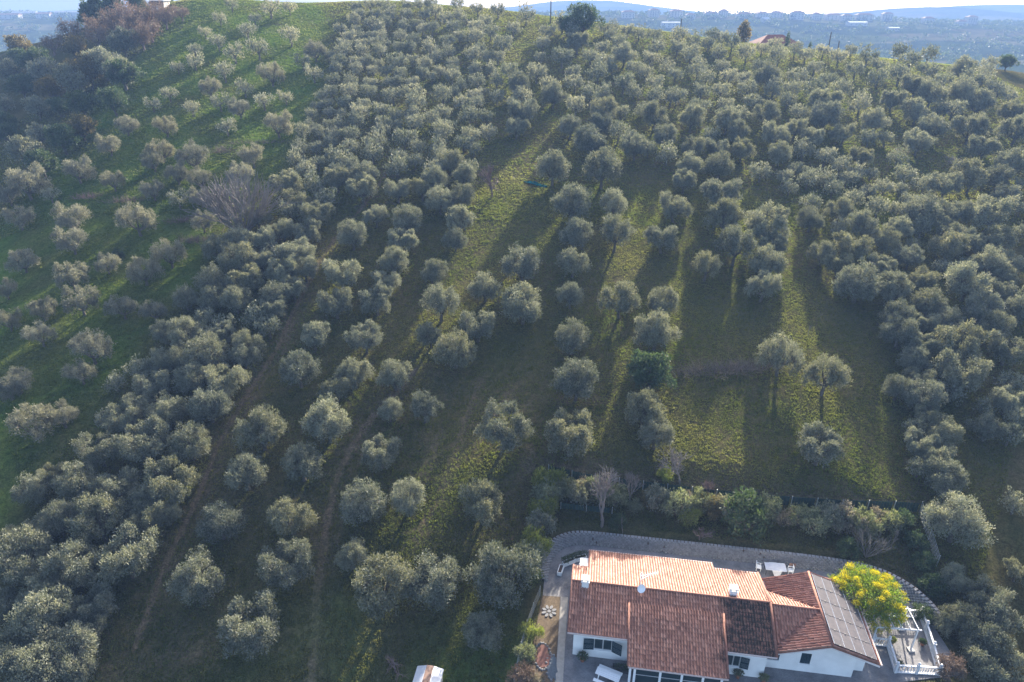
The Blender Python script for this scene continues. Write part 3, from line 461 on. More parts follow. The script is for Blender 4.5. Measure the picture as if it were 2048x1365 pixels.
 (49.02, 152.77, 5.43, 'o2', 4.4, 'rounded grey-green olive, fourth one downhill of the yellow gap deep in the upper grove', 'olive tree', 'olive_tree', 'old olive trees packed on the upper slope'),
 (64.82, 151.37, 5.39, 'o1', 0.45, 'lobed grey-green olive, third one left of the green gap on the upper slope', 'olive tree', 'olive_tree', 'old olive trees packed on the upper slope'),
 (47.47, 143.51, 5.16, 'o3', 5.19, 'lobed grey-green olive, eighth one downhill of the yellow gap deep in the upper grove', 'olive tree', 'olive_tree', 'old olive trees packed on the upper slope'),
 (54.61, 141.66, 5.11, 'o4', 3.26, 'rounded grey-green olive, sixth one downhill of the yellow gap deep in the upper grove', 'olive tree', 'olive_tree', 'old olive trees packed on the upper slope'),
 (131.65, 213.52, 7.3, 'o4', 5.66, 'rounded grey-green olive, fourth one left of the lone crest-field tree', 'olive tree', 'olive_tree', 'old olive trees packed on the upper slope'),
 (71.41, 141.73, 5.12, 'o1', 4.83, 'lobed grey-green olive, the first downhill of the green gap on the upper slope', 'olive tree', 'olive_tree', 'old olive trees packed on the upper slope'),
 (72.39, 154.08, 5.37, 'o3', 3.27, 'lobed grey-green olive, the first left of the green gap on the upper slope', 'olive tree', 'olive_tree', 'old olive trees packed on the upper slope'),
 (42.15, 143.79, 5.02, 'o5', 3.44, 'lobed grey-green olive, ninth one downhill of the yellow gap deep in the upper grove', 'olive tree', 'olive_tree', 'old olive trees packed on the upper slope'),
 (-9.14, 105.16, 3.93, 'o0', 2.12, 'rounded grey-green olive, third one downhill of the purple bare thicket', 'olive tree', 'olive_tree', 'olive trees in the open orchard rows'),
 (-36.72, 115.75, 4.82, 'o3', 0.64, 'lobed grey-green olive, fifth one right of the big bare grey shrub', 'olive tree', 'olive_tree', 'olive trees in the dense belt along the wheel track'),
 (-37.03, 106.23, 4.51, 'o3', 2.99, 'lobed grey-green olive, third one right of the big bare grey shrub', 'olive tree', 'olive_tree', 'olive trees in the dense belt along the wheel track'),
 (-37.93, 97.9, 4.24, 'o1', 1.61, 'lobed grey-green olive, fifth one downhill of the big bare grey shrub', 'olive tree', 'olive_tree', 'olive trees in the dense belt along the wheel track'),
 (-33.06, 86.07, 3.86, 'o1', 1.92, 'lobed grey-green olive, eleventh one downhill of the low purple brambles', 'olive tree', 'olive_tree', 'olive trees in the dense belt along the wheel track'),
 (-38.16, 81.0, 3.7, 'o1', 3.82, 'lobed grey-green olive, 14th one downhill of the low purple brambles', 'olive tree', 'olive_tree', 'olive trees in the dense belt along the wheel track'),
 (-42.18, 76.14, 3.54, 'o4', 6.26, 'rounded grey-green olive, sixth one right of the two-lobed pasture olive', 'olive tree', 'olive_tree', 'olive trees in the dense belt along the wheel track'),
 (-49.0, 58.51, 2.98, 'o1', 1.09, 'lobed grey-green olive, the first downhill of the lone edge-of-pasture olive', 'olive tree', 'olive_tree', 'olive trees in the dense belt along the wheel track'),
 (-72.17, 123.5, 4.29, 'p2', 2.31, 'pale open olive, second one uphill of the widest pasture olive', 'olive tree', 'olive_tree', 'pale olive trees scattered over the green pasture'),
 (62.58, 156.45, 5.3, 'o3', 2.88, 'lobed grey-green olive, second one downhill of the yellow gap deep in the upper grove', 'olive tree', 'olive_tree', 'old olive trees packed on the upper slope'),
 (37.49, 143.5, 4.89, 'o6', 2.23, 'rounded grey-green olive, eleventh one uphill of the umbrella-shaped olive', 'olive tree', 'olive_tree', 'old olive trees packed on the upper slope'),
 (-80.48, 147.6, 4.84, 'p0', 2.99, 'pale open olive, sixth one downhill of the dark conifers on the skyline', 'olive tree', 'olive_tree', 'pale olive trees scattered over the green pasture'),
 (-75.12, 94.04, 3.43, 'p2', 4.23, 'pale open olive, sixth one left of the two-lobed pasture olive', 'olive tree', 'olive_tree', 'pale olive trees scattered over the green pasture'),
 (-51.26, 192.64, 6.01, 'p0', 2.12, 'pale open olive, 20th one right of the dark conifers on the skyline', 'olive tree', 'olive_tree', 'pale olive trees scattered over the green pasture'),
 (-69.36, 166.24, 5.31, 'p2', 4.35, 'pale open olive, fourth one downhill of the dark conifers on the skyline', 'olive tree', 'olive_tree', 'pale olive trees scattered over the green pasture'),
 (-59.14, 155.07, 5.01, 'p0', 0.17, 'pale open olive, second one uphill of the pink pasture bush', 'olive tree', 'olive_tree', 'pale olive trees scattered over the green pasture'),
 (18.87, 214.38, 6.94, 'o1', 1.97, 'lobed grey-green olive, third one right of the tall pole on the crest', 'olive tree', 'olive_tree', 'olive trees on the upper slope'),
 (30.85, 203.93, 6.66, 'o4', 2.7, 'rounded grey-green olive, ninth one left of the small yellow glade on the upper slope', 'olive tree', 'olive_tree', 'olive trees on the upper slope'),
 (1.6, 176.16, 5.86, 'o4', 3.48, 'rounded grey-green olive, fourth one downhill of the bright crest clearing', 'olive tree', 'olive_tree', 'olive trees on the upper slope'),
 (0.86, 150.53, 5.14, 'o1', 0.16, 'lobed grey-green olive, third one uphill of the dark teal net', 'olive tree', 'olive_tree', 'olive trees on the upper slope'),
 (12.43, 151.71, 5.18, 'o4', 0.92, 'rounded grey-green olive, fourth one uphill of the dark teal net', 'olive tree', 'olive_tree', 'olive trees on the upper slope'),
 (32.29, 148.5, 5.1, 'o6', 3.26, 'rounded grey-green olive, tenth one uphill of the umbrella-shaped olive', 'olive tree', 'olive_tree', 'olive trees on the upper slope'),
 (51.1, 113.9, 4.38, 'o6', 4.65, 'rounded grey-green olive, eighth one uphill of the sunlit orchard clearing', 'olive tree', 'olive_tree', 'old olive trees packed on the slope above the sunlit orchard'),
 (65.28, 111.56, 4.32, 'o4', 1.6, 'rounded grey-green olive, tenth one downhill of the pale twiggy tree', 'olive tree', 'olive_tree', 'old olive trees packed on the slope above the sunlit orchard')]
REST = [(14.67, 164.88, 5.44, 0),
 (-65.75, 192.06, 6.12, 1),
 (76.49, 194.61, 6.39, 0),
 (76.76, 183.05, 6.07, 0),
 (64.47, 142.62, 4.92, 0),
 (48.45, 133.65, 4.66, 0),
 (108.91, 205.19, 6.72, 0),
 (85.34, 175.69, 5.87, 0),
 (127.63, 202.17, 6.65, 0),
 (108.42, 175.5, 5.88, 0),
 (77.16, 134.21, 4.68, 0),
 (58.61, 83.85, 3.63, 0),
 (53.6, 71.84, 3.26, 0),
 (61.92, 73.51, 3.31, 0),
 (58.8, 67.03, 3.11, 0),
 (56.56, 64.61, 3.04, 0),
 (-32.48, 117.03, 4.67, 0),
 (-37.45, 112.83, 4.53, 0),
 (-35.8, 98.95, 4.1, 0),
 (-34.98, 84.54, 3.66, 0),
 (-38.61, 82.9, 3.61, 0),
 (-41.99, 84.87, 3.18, 0),
 (-55.35, 159.91, 5.1, 1),
 (78.18, 129.21, 4.33, 0),
 (-72.02, 226.13, 6.52, 1),
 (-72.83, 206.1, 6.02, 1),
 (-60.21, 203.13, 5.96, 1),
 (-71.13, 189.36, 5.61, 1),
 (-69.34, 175.96, 5.27, 1),
 (-59.09, 146.34, 4.53, 1),
 (-22.59, 167.69, 5.68, 0),
 (-21.92, 142.99, 4.99, 0),
 (-32.79, 133.11, 4.71, 0),
 (-21.81, 130.35, 4.63, 0),
 (-0.6, 184.98, 5.78, 0),
 (6.25, 186.3, 5.82, 0),
 (13.61, 200.18, 6.2, 0),
 (22.31, 189.46, 5.92, 0),
 (28.11, 182.81, 5.75, 0),
 (22.73, 150.14, 4.87, 0),
 (31.26, 139.75, 4.6, 0),
 (121.28, 212.2, 6.62, 0),
 (65.44, 119.83, 4.33, 0),
 (70.1, 113.17, 3.83, 0),
 (-35.23, 121.5, 4.61, 0),
 (51.6, 55.17, 2.62, 0),
 (-38.65, 128.65, 4.15, 0),
 (60.75, 145.24, 4.61, 0),
 (-32.56, 82.61, 3.38, 0),
 (-46.62, 74.61, 3.15, 0),
 (53.87, 121.14, 3.92, 0),
 (73.18, 123.48, 3.99, 0),
 (44.05, 168.62, 5.12, 0),
 (-64.67, 158.62, 4.74, 1),
 (52.38, 180.89, 5.44, 0),
 (59.57, 182.82, 5.5, 0),
 (85.09, 186.93, 5.62, 0),
 (40.42, 176.18, 5.31, 0),
 (43.02, 151.58, 4.69, 0),
 (107.88, 223.84, 6.6, 0),
 (119.66, 220.92, 6.53, 0),
 (119.27, 200.89, 6.01, 0),
 (130.97, 201.32, 6.03, 0),
 (65.08, 132.88, 4.23, 0),
 (79.63, 143.07, 4.4, 0),
 (62.29, 123.27, 3.87, 0),
 (-57.84, 116.88, 3.59, 1),
 (-48.3, 177.86, 5.04, 1),
 (-29.07, 187.53, 5.89, 0),
 (-21.29, 161.11, 5.19, 0),
 (-14.14, 150.36, 4.91, 0),
 (-27.48, 141.78, 4.68, 0),
 (-14.29, 145.49, 4.78, 0),
 (-27.35, 136.08, 4.53, 0),
 (-2.46, 207.84, 6.03, 0),
 (2.16, 169.7, 5.08, 0),
 (15.71, 181.19, 5.38, 0),
 (18.87, 173.68, 5.2, 0),
 (60.44, 82.7, 3.08, 0),
 (71.54, 185.02, 5.39, 0),
 (-22.13, 136.1, 4.02, 0),
 (-40.93, 81.6, 3.13, 0),
 (-46.94, 66.48, 2.72, 0),
 (60.24, 127.47, 3.81, 0),
 (50.76, 199.67, 5.63, 0),
 (66.43, 184.01, 5.26, 0),
 (58.77, 174.16, 5.01, 0),
 (52.67, 164.5, 4.77, 0),
 (67.87, 167.69, 4.86, 0),
 (97.47, 207.68, 5.86, 0),
 (100.44, 200.08, 5.68, 0),
 (78.2, 153.8, 4.53, 0),
 (65.79, 138.21, 4.05, 0),
 (-4.76, 148.01, 4.25, 0),
 (-84.36, 123.59, 3.56, 1),
 (-61.87, 167.31, 4.5, 1),
 (-27.44, 166.12, 5.01, 0),
 (-28.79, 157.51, 4.79, 0),
 (-33.19, 155.24, 4.74, 0),
 (-9.29, 156.88, 4.79, 0),
 (-20.7, 150.58, 4.63, 0),
 (-8.47, 145.67, 4.51, 0),
 (-14.69, 129.25, 4.09, 0),
 (32.68, 196.49, 5.44, 0),
 (9.51, 178.48, 5.0, 0),
 (36.46, 184.23, 5.15, 0),
 (56.79, 131.1, 4.13, 0),
 (47.23, 180.25, 4.94, 0),
 (-18.78, 133.56, 3.81, 0),
 (-41.71, 133.44, 3.79, 0),
 (44.01, 59.9, 2.6, 0),
 (-48.55, 72.48, 2.74, 0),
 (34.73, 175.09, 4.7, 0),
 (-77.68, 196.63, 5.09, 1),
 (51.77, 230.54, 6.05, 0),
 (51.28, 211.93, 5.62, 0),
 (69.03, 217.46, 5.76, 0),
 (77.85, 215.49, 5.72, 0),
 (98.77, 223.03, 5.91, 0),
 (61.55, 193.8, 5.21, 0),
 (57.78, 194.03, 5.21, 0),
 (50.78, 190.65, 5.12, 0),
 (84.9, 195.46, 5.26, 0),
 (121.99, 231.96, 6.14, 0),
 (131.68, 195.54, 5.3, 0),
 (105.68, 176.8, 4.84, 0),
 (52.64, 132.59, 3.7, 0),
 (-17.59, 154.07, 4.12, 0),
 (-69.51, 155.15, 3.96, 1),
 (-37.58, 166.85, 4.71, 0),
 (-16.07, 167.59, 4.74, 0),
 (-8.52, 165.13, 4.69, 0),
 (-33.13, 144.2, 4.18, 0),
 (-32.23, 139.26, 4.07, 0),
 (-14.92, 140.35, 4.1, 0),
 (-9.84, 141.74, 4.13, 0),
 (-14.02, 135.76, 3.99, 0),
 (-8.04, 131.4, 3.89, 0),
 (-33.04, 129.36, 3.84, 0),
 (4.55, 241.15, 6.07, 0),
 (15.63, 234.32, 5.93, 0),
 (18.84, 228.91, 5.81, 0),
 (21.68, 204.24, 5.27, 0),
 (25.08, 199.45, 5.16, 0),
 (38.92, 207.16, 5.35, 0),
 (44.25, 232.26, 5.91, 0),
 (30.1, 178.43, 4.7, 0),
 (27.88, 142.73, 3.9, 0),
 (60.68, 132.16, 3.9, 0),
 (70.84, 129.22, 3.84, 0),
 (68.88, 119.62, 3.61, 0),
 (67.01, 100.23, 3.14, 0),
 (73.62, 93.09, 2.97, 0),
 (70.93, 87.41, 2.84, 0),
 (43.11, 219.4, 5.51, 0),
 (-5.68, 158.04, 4.14, 0),
 (-77.84, 163.65, 4.21, 1),
 (-79.19, 183.44, 4.61, 1),
 (-43.19, 145.57, 3.79, 0),
 (-37.27, 132.79, 3.51, 0),
 (46.11, 65.59, 2.6, 0),
 (49.2, 220.71, 5.5, 0),
 (88.28, 221.85, 5.55, 0),
 (86.03, 208.38, 5.25, 0),
 (43.11, 192.77, 4.88, 0),
 (50.98, 170.79, 4.41, 0),
 (131.48, 233.2, 5.84, 0),
 (148.12, 228.17, 5.75, 0),
 (107.74, 215.7, 5.43, 0),
 (52.39, 128.39, 3.4, 0),
 (-6.41, 221.1, 5.23, 0),
 (-52.89, 186.0, 4.48, 1),
 (-82.36, 192.13, 4.42, 1),
 (-22.42, 203.12, 5.21, 0),
 (-44.57, 195.13, 5.02, 0),
 (-8.47, 178.77, 4.68, 0),
 (-33.31, 160.71, 4.27, 0),
 (-21.85, 155.79, 4.17, 0),
 (-15.04, 158.22, 4.22, 0),
 (-33.0, 150.8, 4.05, 0),
 (-27.59, 151.09, 4.06, 0),
 (-10.22, 213.36, 5.44, 0),
 (-17.43, 222.67, 5.64, 0),
 (-11.07, 224.66, 5.69, 0),
 (0.44, 227.0, 5.37, 0),
 (8.89, 213.7, 5.1, 0),
 (31.51, 220.02, 5.25, 0),
 (35.27, 192.97, 4.69, 0),
 (16.08, 190.48, 4.63, 0),
 (22.41, 177.48, 4.37, 0),
 (38.72, 175.07, 4.32, 0),
 (25.19, 164.74, 4.1, 0),
 (67.96, 135.86, 3.73, 0),
 (86.34, 111.81, 3.2, 0),
 (26.01, 213.54, 5.01, 0),
 (-51.63, 164.14, 3.9, 1),
 (56.0, 229.36, 5.36, 0),
 (62.63, 234.39, 5.46, 0),
 (65.7, 232.73, 5.43, 0),
 (61.21, 218.53, 5.14, 0),
 (67.74, 228.6, 5.35, 0),
 (81.56, 231.09, 5.42, 0),
 (96.73, 229.96, 5.4, 0),
 (58.81, 205.04, 4.86, 0),
 (67.57, 176.14, 4.27, 0),
 (58.81, 135.75, 3.44, 0),
 (140.17, 216.79, 5.17, 0),
 (132.85, 192.27, 4.65, 0),
 (82.33, 154.56, 3.84, 0),
 (-79.89, 159.3, 3.71, 1),
 (-42.34, 139.11, 3.38, 0),
 (-25.39, 155.51, 3.67, 0),
 (-3.51, 169.47, 3.95, 0),
 (-3.8, 180.67, 4.09, 0),
 (-11.92, 166.4, 3.82, 0),
 (-67.76, 231.1, 4.81, 1),
 (-45.37, 208.22, 4.93, 0),
 (-45.61, 202.14, 4.8, 0),
 (-39.71, 188.5, 4.53, 0),
 (-22.32, 189.84, 4.57, 0),
 (-15.0, 181.97, 4.41, 0),
 (-33.41, 168.19, 4.12, 0),
 (-8.75, 170.43, 4.18, 0),
 (-37.83, 161.73, 3.98, 0),
 (-37.03, 145.2, 3.65, 0),
 (-27.37, 147.71, 3.7, 0),
 (-18.8, 140.33, 3.56, 0),
 (-35.24, 136.35, 3.47, 0),
 (-10.65, 198.79, 4.76, 0),
 (-25.78, 243.17, 5.28, 0),
 (-4.53, 246.84, 5.37, 0),
 (10.54, 226.96, 5.0, 0),
 (-3.75, 198.94, 4.45, 0),
 (36.29, 235.4, 5.18, 0),
 (39.83, 234.61, 5.17, 0),
 (67.57, 128.24, 3.31, 0),
 (73.55, 128.63, 3.32, 0),
 (92.07, 121.31, 3.17, 0),
 (55.56, 112.57, 2.98, 0),
 (-39.26, 139.38, 3.22, 0),
 (59.85, 226.76, 4.98, 0),
 (76.72, 227.58, 5.01, 0),
 (87.0, 227.69, 5.02, 0),
 (69.8, 206.54, 4.6, 0),
 (56.67, 137.19, 3.25, 0),
 (71.23, 136.03, 3.24, 0),
 (-9.57, 189.57, 4.1, 0),
 (-26.08, 193.09, 4.16, 0),
 (-20.41, 197.47, 4.2, 0),
 (-17.2, 200.58, 4.21, 0),
 (-40.38, 146.63, 3.17, 0),
 (-85.3, 231.45, 4.44, 1),
 (-84.05, 217.24, 4.21, 1),
 (-84.88, 206.83, 4.03, 1),
 (-74.56, 218.6, 4.23, 1),
 (-82.72, 181.37, 3.61, 1),
 (-49.33, 215.71, 4.2, 1),
 (-39.64, 196.52, 4.33, 0),
 (-35.24, 197.66, 4.36, 0),
 (-43.69, 187.12, 4.15, 0),
 (-31.38, 182.84, 4.08, 0),
 (-27.67, 181.34, 4.05, 0),
 (-42.85, 174.35, 3.91, 0),
 (-38.67, 174.11, 3.91, 0),
 (-24.31, 176.95, 3.97, 0),
 (-41.88, 167.46, 3.78, 0),
 (-36.5, 150.48, 3.47, 0),
 (-7.69, 139.81, 3.28, 0),
 (-15.06, 214.66, 4.69, 0),
 (-6.49, 197.76, 4.37, 0),
 (-18.01, 209.65, 4.59, 0),
 (-8.82, 205.13, 4.51, 0),
 (-16.38, 236.34, 5.1, 0),
 (-20.06, 232.09, 5.02, 0),
 (-8.26, 232.58, 5.03, 0),
 (-11.25, 248.17, 4.98, 0),
 (7.77, 201.77, 4.17, 0),
 (30.46, 230.47, 4.69, 0),
 (30.23, 166.43, 3.55, 0),
 (-5.26, 189.55, 3.94, 0),
 (42.68, 201.23, 4.18, 0),
 (99.22, 132.85, 3.15, 0),
 (71.49, 101.67, 2.6, 0),
 (-12.57, 177.51, 3.65, 0),
 (56.43, 69.21, 2.6, 0),
 (-43.55, 164.82, 3.2, 0),
 (-18.36, 185.95, 3.56, 0),
 (-42.82, 150.37, 2.97, 0),
 (-43.86, 155.56, 3.04, 0),
 (107.0, 233.4, 4.46, 0),
 (-49.08, 238.83, 4.7, 0),
 (-38.73, 239.39, 4.71, 0),
 (-33.44, 242.22, 4.76, 0),
 (-41.62, 232.06, 4.58, 0),
 (-32.45, 233.96, 4.62, 0),
 (-27.13, 235.96, 4.66, 0),
 (-24.25, 239.48, 4.72, 0),
 (-46.88, 224.36, 4.45, 0),
 (-41.76, 223.18, 4.43, 0),
 (-31.92, 223.16, 4.44, 0),
 (-23.45, 221.88, 4.42, 0),
 (-38.85, 218.87, 4.36, 0),
 (-27.84, 210.6, 4.22, 0),
 (-41.27, 202.92, 4.08, 0),
 (-38.26, 205.85, 4.14, 0),
 (-35.3, 204.88, 4.12, 0),
 (-30.9, 203.54, 4.1, 0),
 (-36.99, 189.58, 3.86, 0),
 (-15.43, 192.85, 3.92, 0),
 (-44.08, 182.55, 3.73, 0),
 (-38.99, 182.58, 3.73, 0),
 (-35.02, 183.6, 3.75, 0),
 (-22.56, 184.02, 3.77, 0),
 (-15.01, 186.61, 3.82, 0),
 (-34.08, 174.08, 3.58, 0),
 (-29.66, 175.19, 3.61, 0),
 (-41.53, 161.41, 3.37, 0),
 (-36.91, 141.84, 3.03, 0),
 (-18.04, 249.81, 4.58, 0),
 (26.9, 196.74, 3.75, 0),
 (29.24, 237.24, 4.41, 0),
 (32.5, 240.65, 4.47, 0),
 (66.1, 107.75, 2.6, 0),
 (-28.75, 226.66, 4.03, 0),
 (-43.77, 160.35, 2.95, 0),
 (-45.11, 241.44, 4.31, 0),
 (-29.78, 245.89, 4.39, 0),
 (-46.31, 231.96, 4.17, 0),
 (-37.53, 233.54, 4.19, 0),
 (-37.86, 224.86, 4.06, 0),
 (-26.4, 221.08, 4.01, 0),
 (-45.28, 217.32, 3.94, 0),
 (-42.55, 210.03, 3.83, 0),
 (-39.99, 211.96, 3.86, 0),
 (-37.28, 213.27, 3.88, 0),
 (-31.76, 212.9, 3.88, 0),
 (-27.91, 204.78, 3.75, 0),
 (-47.75, 192.37, 3.54, 0),
 (-34.34, 189.43, 3.51, 0),
 (-20.17, 182.37, 3.4, 0),
 (-27.72, 176.67, 3.31, 0),
 (-13.77, 172.82, 3.25, 0),
 (-37.86, 157.23, 3.0, 0),
 (-39.05, 150.87, 2.9, 0),
 (-24.64, 151.24, 2.91, 0),
 (-42.37, 244.59, 3.93, 0),
 (-6.77, 174.32, 2.95, 0),
 (-40.46, 157.43, 2.7, 0),
 (165.7, 223.8, 5.0, 0),
 (160.7, 122.3, 5.9, 0),
 (154.2, 164.6, 4.9, 0),
 (110.5, 112.1, 5.2, 0),
 (77.3, 57.8, 5.1, 0),
 (137.4, 134.6, 4.5, 0),
 (115.7, 144.1, 6.2, 0),
 (136.5, 75.6, 4.5, 0),
 (120.4, 112.4, 4.8, 0),
 (134.3, 98.4, 4.9, 0),
 (155.7, 106.4, 4.8, 0),
 (-63.3, 44.8, 6.2, 0),
 (168.3, 112.5, 5.6, 0),
 (130.8, 147.8, 4.5, 0),
 (47.9, 31.9, 4.8, 0),
 (110.2, 137.2, 4.6, 0),
 (113.4, 85.2, 6.3, 0),
 (173.2, 125.6, 6.3, 0),
 (152.3, 84.3, 5.3, 0),
 (135.2, 142.4, 6.3, 0),
 (78.4, 40.9, 5.6, 0),
 (128.2, 165.5, 5.5, 0),
 (118.2, 93.0, 5.3, 0),
 (-60.6, 54.7, 6.1, 0),
 (167.4, 123.9, 6.1, 0),
 (177.1, 213.1, 6.3, 0),
 (-50.0, 35.3, 5.6, 0),
 (159.9, 170.9, 5.9, 0),
 (86.9, 38.9, 4.7, 0),
 (79.3, 70.2, 4.7, 0),
 (184.2, 229.1, 6.3, 0),
 (182.7, 216.4, 5.4, 0),
 (89.7, 91.3, 5.3, 0),
 (100.8, 87.6, 4.7, 0),
 (64.6, 53.5, 6.2, 0),
 (107.6, 82.8, 5.4, 0),
 (180.1, 108.3, 5.2, 0),
 (183.6, 132.2, 5.8, 0),
 (179.7, 204.7, 5.3, 0),
 (147.7, 198.0, 4.7, 0),
 (142.3, 153.5, 5.1, 0),
 (124.8, 84.4, 5.4, 0),
 (-67.8, 67.4, 5.2, 0),
 (136.9, 148.7, 5.3, 0),
 (111.0, 57.3, 4.7, 0),
 (171.3, 206.1, 4.5, 0),
 (59.1, 38.0, 6.0, 0),
 (161.9, 158.0, 5.5, 0),
 (75.3, 65.7, 4.7, 0),
 (160.4, 216.6, 4.6, 0),
 (91.1, 64.1, 4.5, 0),
 (150.5, 169.8, 5.0, 0),
 (-46.4, 28.6, 5.7, 0),
 (176.6, 170.2, 5.1, 0),
 (95.8, 100.5, 6.1, 0),
 (81.3, 79.1, 4.6, 0),
 (94.6, 73.7, 5.4, 0),
 (50.1, 46.4, 4.5, 0),
 (147.2, 158.8, 4.8, 0),
 (160.6, 181.3, 5.8, 0),
 (106.6, 95.1, 5.8, 0),
 (158.7, 98.4, 5.2, 0),
 (148.4, 101.8, 4.7, 0),
 (102.8, 110.0, 5.1, 0),
 (112.4, 103.6, 5.2, 0),
 (146.2, 78.6, 5.9, 0),
 (135.3, 166.6, 5.0, 0),
 (154.8, 144.8, 5.2, 0),
 (122.0, 136.4, 5.0, 0),
 (112.9, 123.2, 5.2, 0),
 (144.6, 121.5, 5.7, 0),
 (149.1, 179.9, 4.5, 0),
 (179.5, 116.3, 5.6, 0),
 (107.8, 51.0, 6.3, 0),
 (116.6, 130.7, 4.6, 0),
 (-61.1, 37.3, 4.7, 0),
 (122.7, 148.7, 5.2, 0),
 (124.5, 120.9, 5.2, 0),
 (171.2, 186.7, 4.5, 0),
 (162.9, 203.4, 5.2, 0),
 (119.4, 69.8, 5.9, 0),
 (161.1, 91.9, 5.5, 0),
 (174.8, 230.3, 5.8, 0),
 (141.2, 94.4, 4.8, 0),
 (183.6, 161.0, 5.2, 0),
 (63.7, 30.3, 5.4, 0),
 (182.6, 167.6, 4.5, 0),
 (166.8, 138.8, 4.9, 0),
 (98.1, 42.5, 4.6, 0),
 (161.6, 105.1, 5.8, 0),
 (134.4, 82.3, 5.7, 0),
 (128.3, 105.8, 5.5, 0),
 (70.3, 27.0, 5.5, 0),
 (176.7, 135.6, 6.3, 0),
 (173.6, 151.5, 5.7, 0),
 (-55.5, 48.3, 5.8, 0),
 (79.6, 86.8, 6.0, 0),
 (138.8, 112.0, 4.7, 0),
 (184.6, 125.0, 5.1, 0),
 (128.1, 64.8, 4.7, 0),
 (129.6, 155.1, 5.9, 0),
 (148.7, 143.7, 6.2, 0),
 (123.1, 98.1, 4.7, 0),
 (181.6, 235.8, 5.0, 0),
 (148.7, 188.4, 4.8, 0),
 (170.9, 164.5, 5.2, 0),
 (56.4, 30.7, 5.7, 0),
 (85.4, 57.8, 5.5, 0),
 (175.3, 143.9, 6.2, 0),
 (130.2, 133.7, 5.7, 0),
 (80.2, 27.0, 5.2, 0),
 (72.9, 51.5, 5.9, 0),
 (159.1, 140.3, 5.4, 0),
 (147.1, 90.0, 4.6, 0),
 (92.2, 54.0, 6.3, 0),
 (98.2, 119.2, 6.2, 0),
 (176.2, 190.8, 5.9, 0),
 (88.1, 70.1, 4.7, 0),
 (98.9, 60.7, 5.6, 0),
 (122.0, 60.5, 5.0, 0),
 (138.0, 159.8, 5.2, 0),
 (156.7, 112.8, 4.9, 0),
 (134.2, 176.4, 6.0, 0),
 (174.2, 99.2, 4.9, 0),
 (155.5, 200.4, 6.4, 0),
 (182.0, 177.5, 5.8, 0),
 (113.5, 68.4, 5.7, 0),
 (105.6, 128.1, 6.4, 0),
 (101.9, 76.7, 6.3, 0),
 (142.6, 85.9, 5.4, 0),
 (165.6, 100.0, 5.3, 0),
 (-57.4, 32.1, 5.9, 0),
 (-55.6, 40.7, 5.1, 0),
 (163.3, 133.2, 5.1, 0),
 (127.4, 76.5, 5.6, 0),
 (132.1, 120.8, 6.4, 0),
 (106.0, 68.0, 5.9, 0),
 (93.0, 38.0, 5.4, 0),
 (114.1, 75.8, 5.9, 0),
 (184.6, 147.5, 5.8, 0),
 (141.8, 176.9, 5.0, 0),
 (178.6, 184.2, 5.2, 0),
 (65.6, 42.7, 5.8, 0),
 (128.4, 115.6, 6.2, 0),
 (136.8, 105.0, 4.4, 0),
 (44.5, 36.9, 6.1, 0),
 (122.4, 128.2, 4.8, 0),
 (155.3, 175.3, 5.5, 0),
 (-66.6, 49.8, 6.4, 0),
 (52.5, 38.4, 4.4, 0),
 (70.4, 72.9, 5.3, 0),
 (71.4, 38.9, 5.0, 0),
 (104.1, 103.5, 5.2, 0),
 (144.0, 164.6, 5.8, 0),
 (104.2, 119.6, 5.4, 0),
 (184.3, 187.1, 5.2, 0),
 (161.4, 193.7, 5.7, 0),
 (46.2, 26.0, 6.3, 0),
 (-67.1, 59.7, 4.6, 0),
 (149.4, 134.8, 5.3, 0),
 (133.3, 88.8, 5.7, 0),
 (104.0, 55.9, 4.5, 0),
 (96.0, 110.6, 5.7, 0),
 (175.0, 200.1, 5.6, 0),
 (167.1, 211.6, 6.1, 0),
 (141.1, 186.0, 5.4, 0),
 (168.7, 199.2, 5.2, 0),
 (-39.3, 26.3, 5.8, 0),
 (85.3, 46.3, 5.1, 0),
 (174.3, 176.9, 4.8, 0),
 (165.5, 145.2, 4.7, 0),
 (144.7, 130.8, 4.9, 0),
 (79.8, 93.3, 5.4, 0),
 (145.4, 113.5, 4.9, 0)]
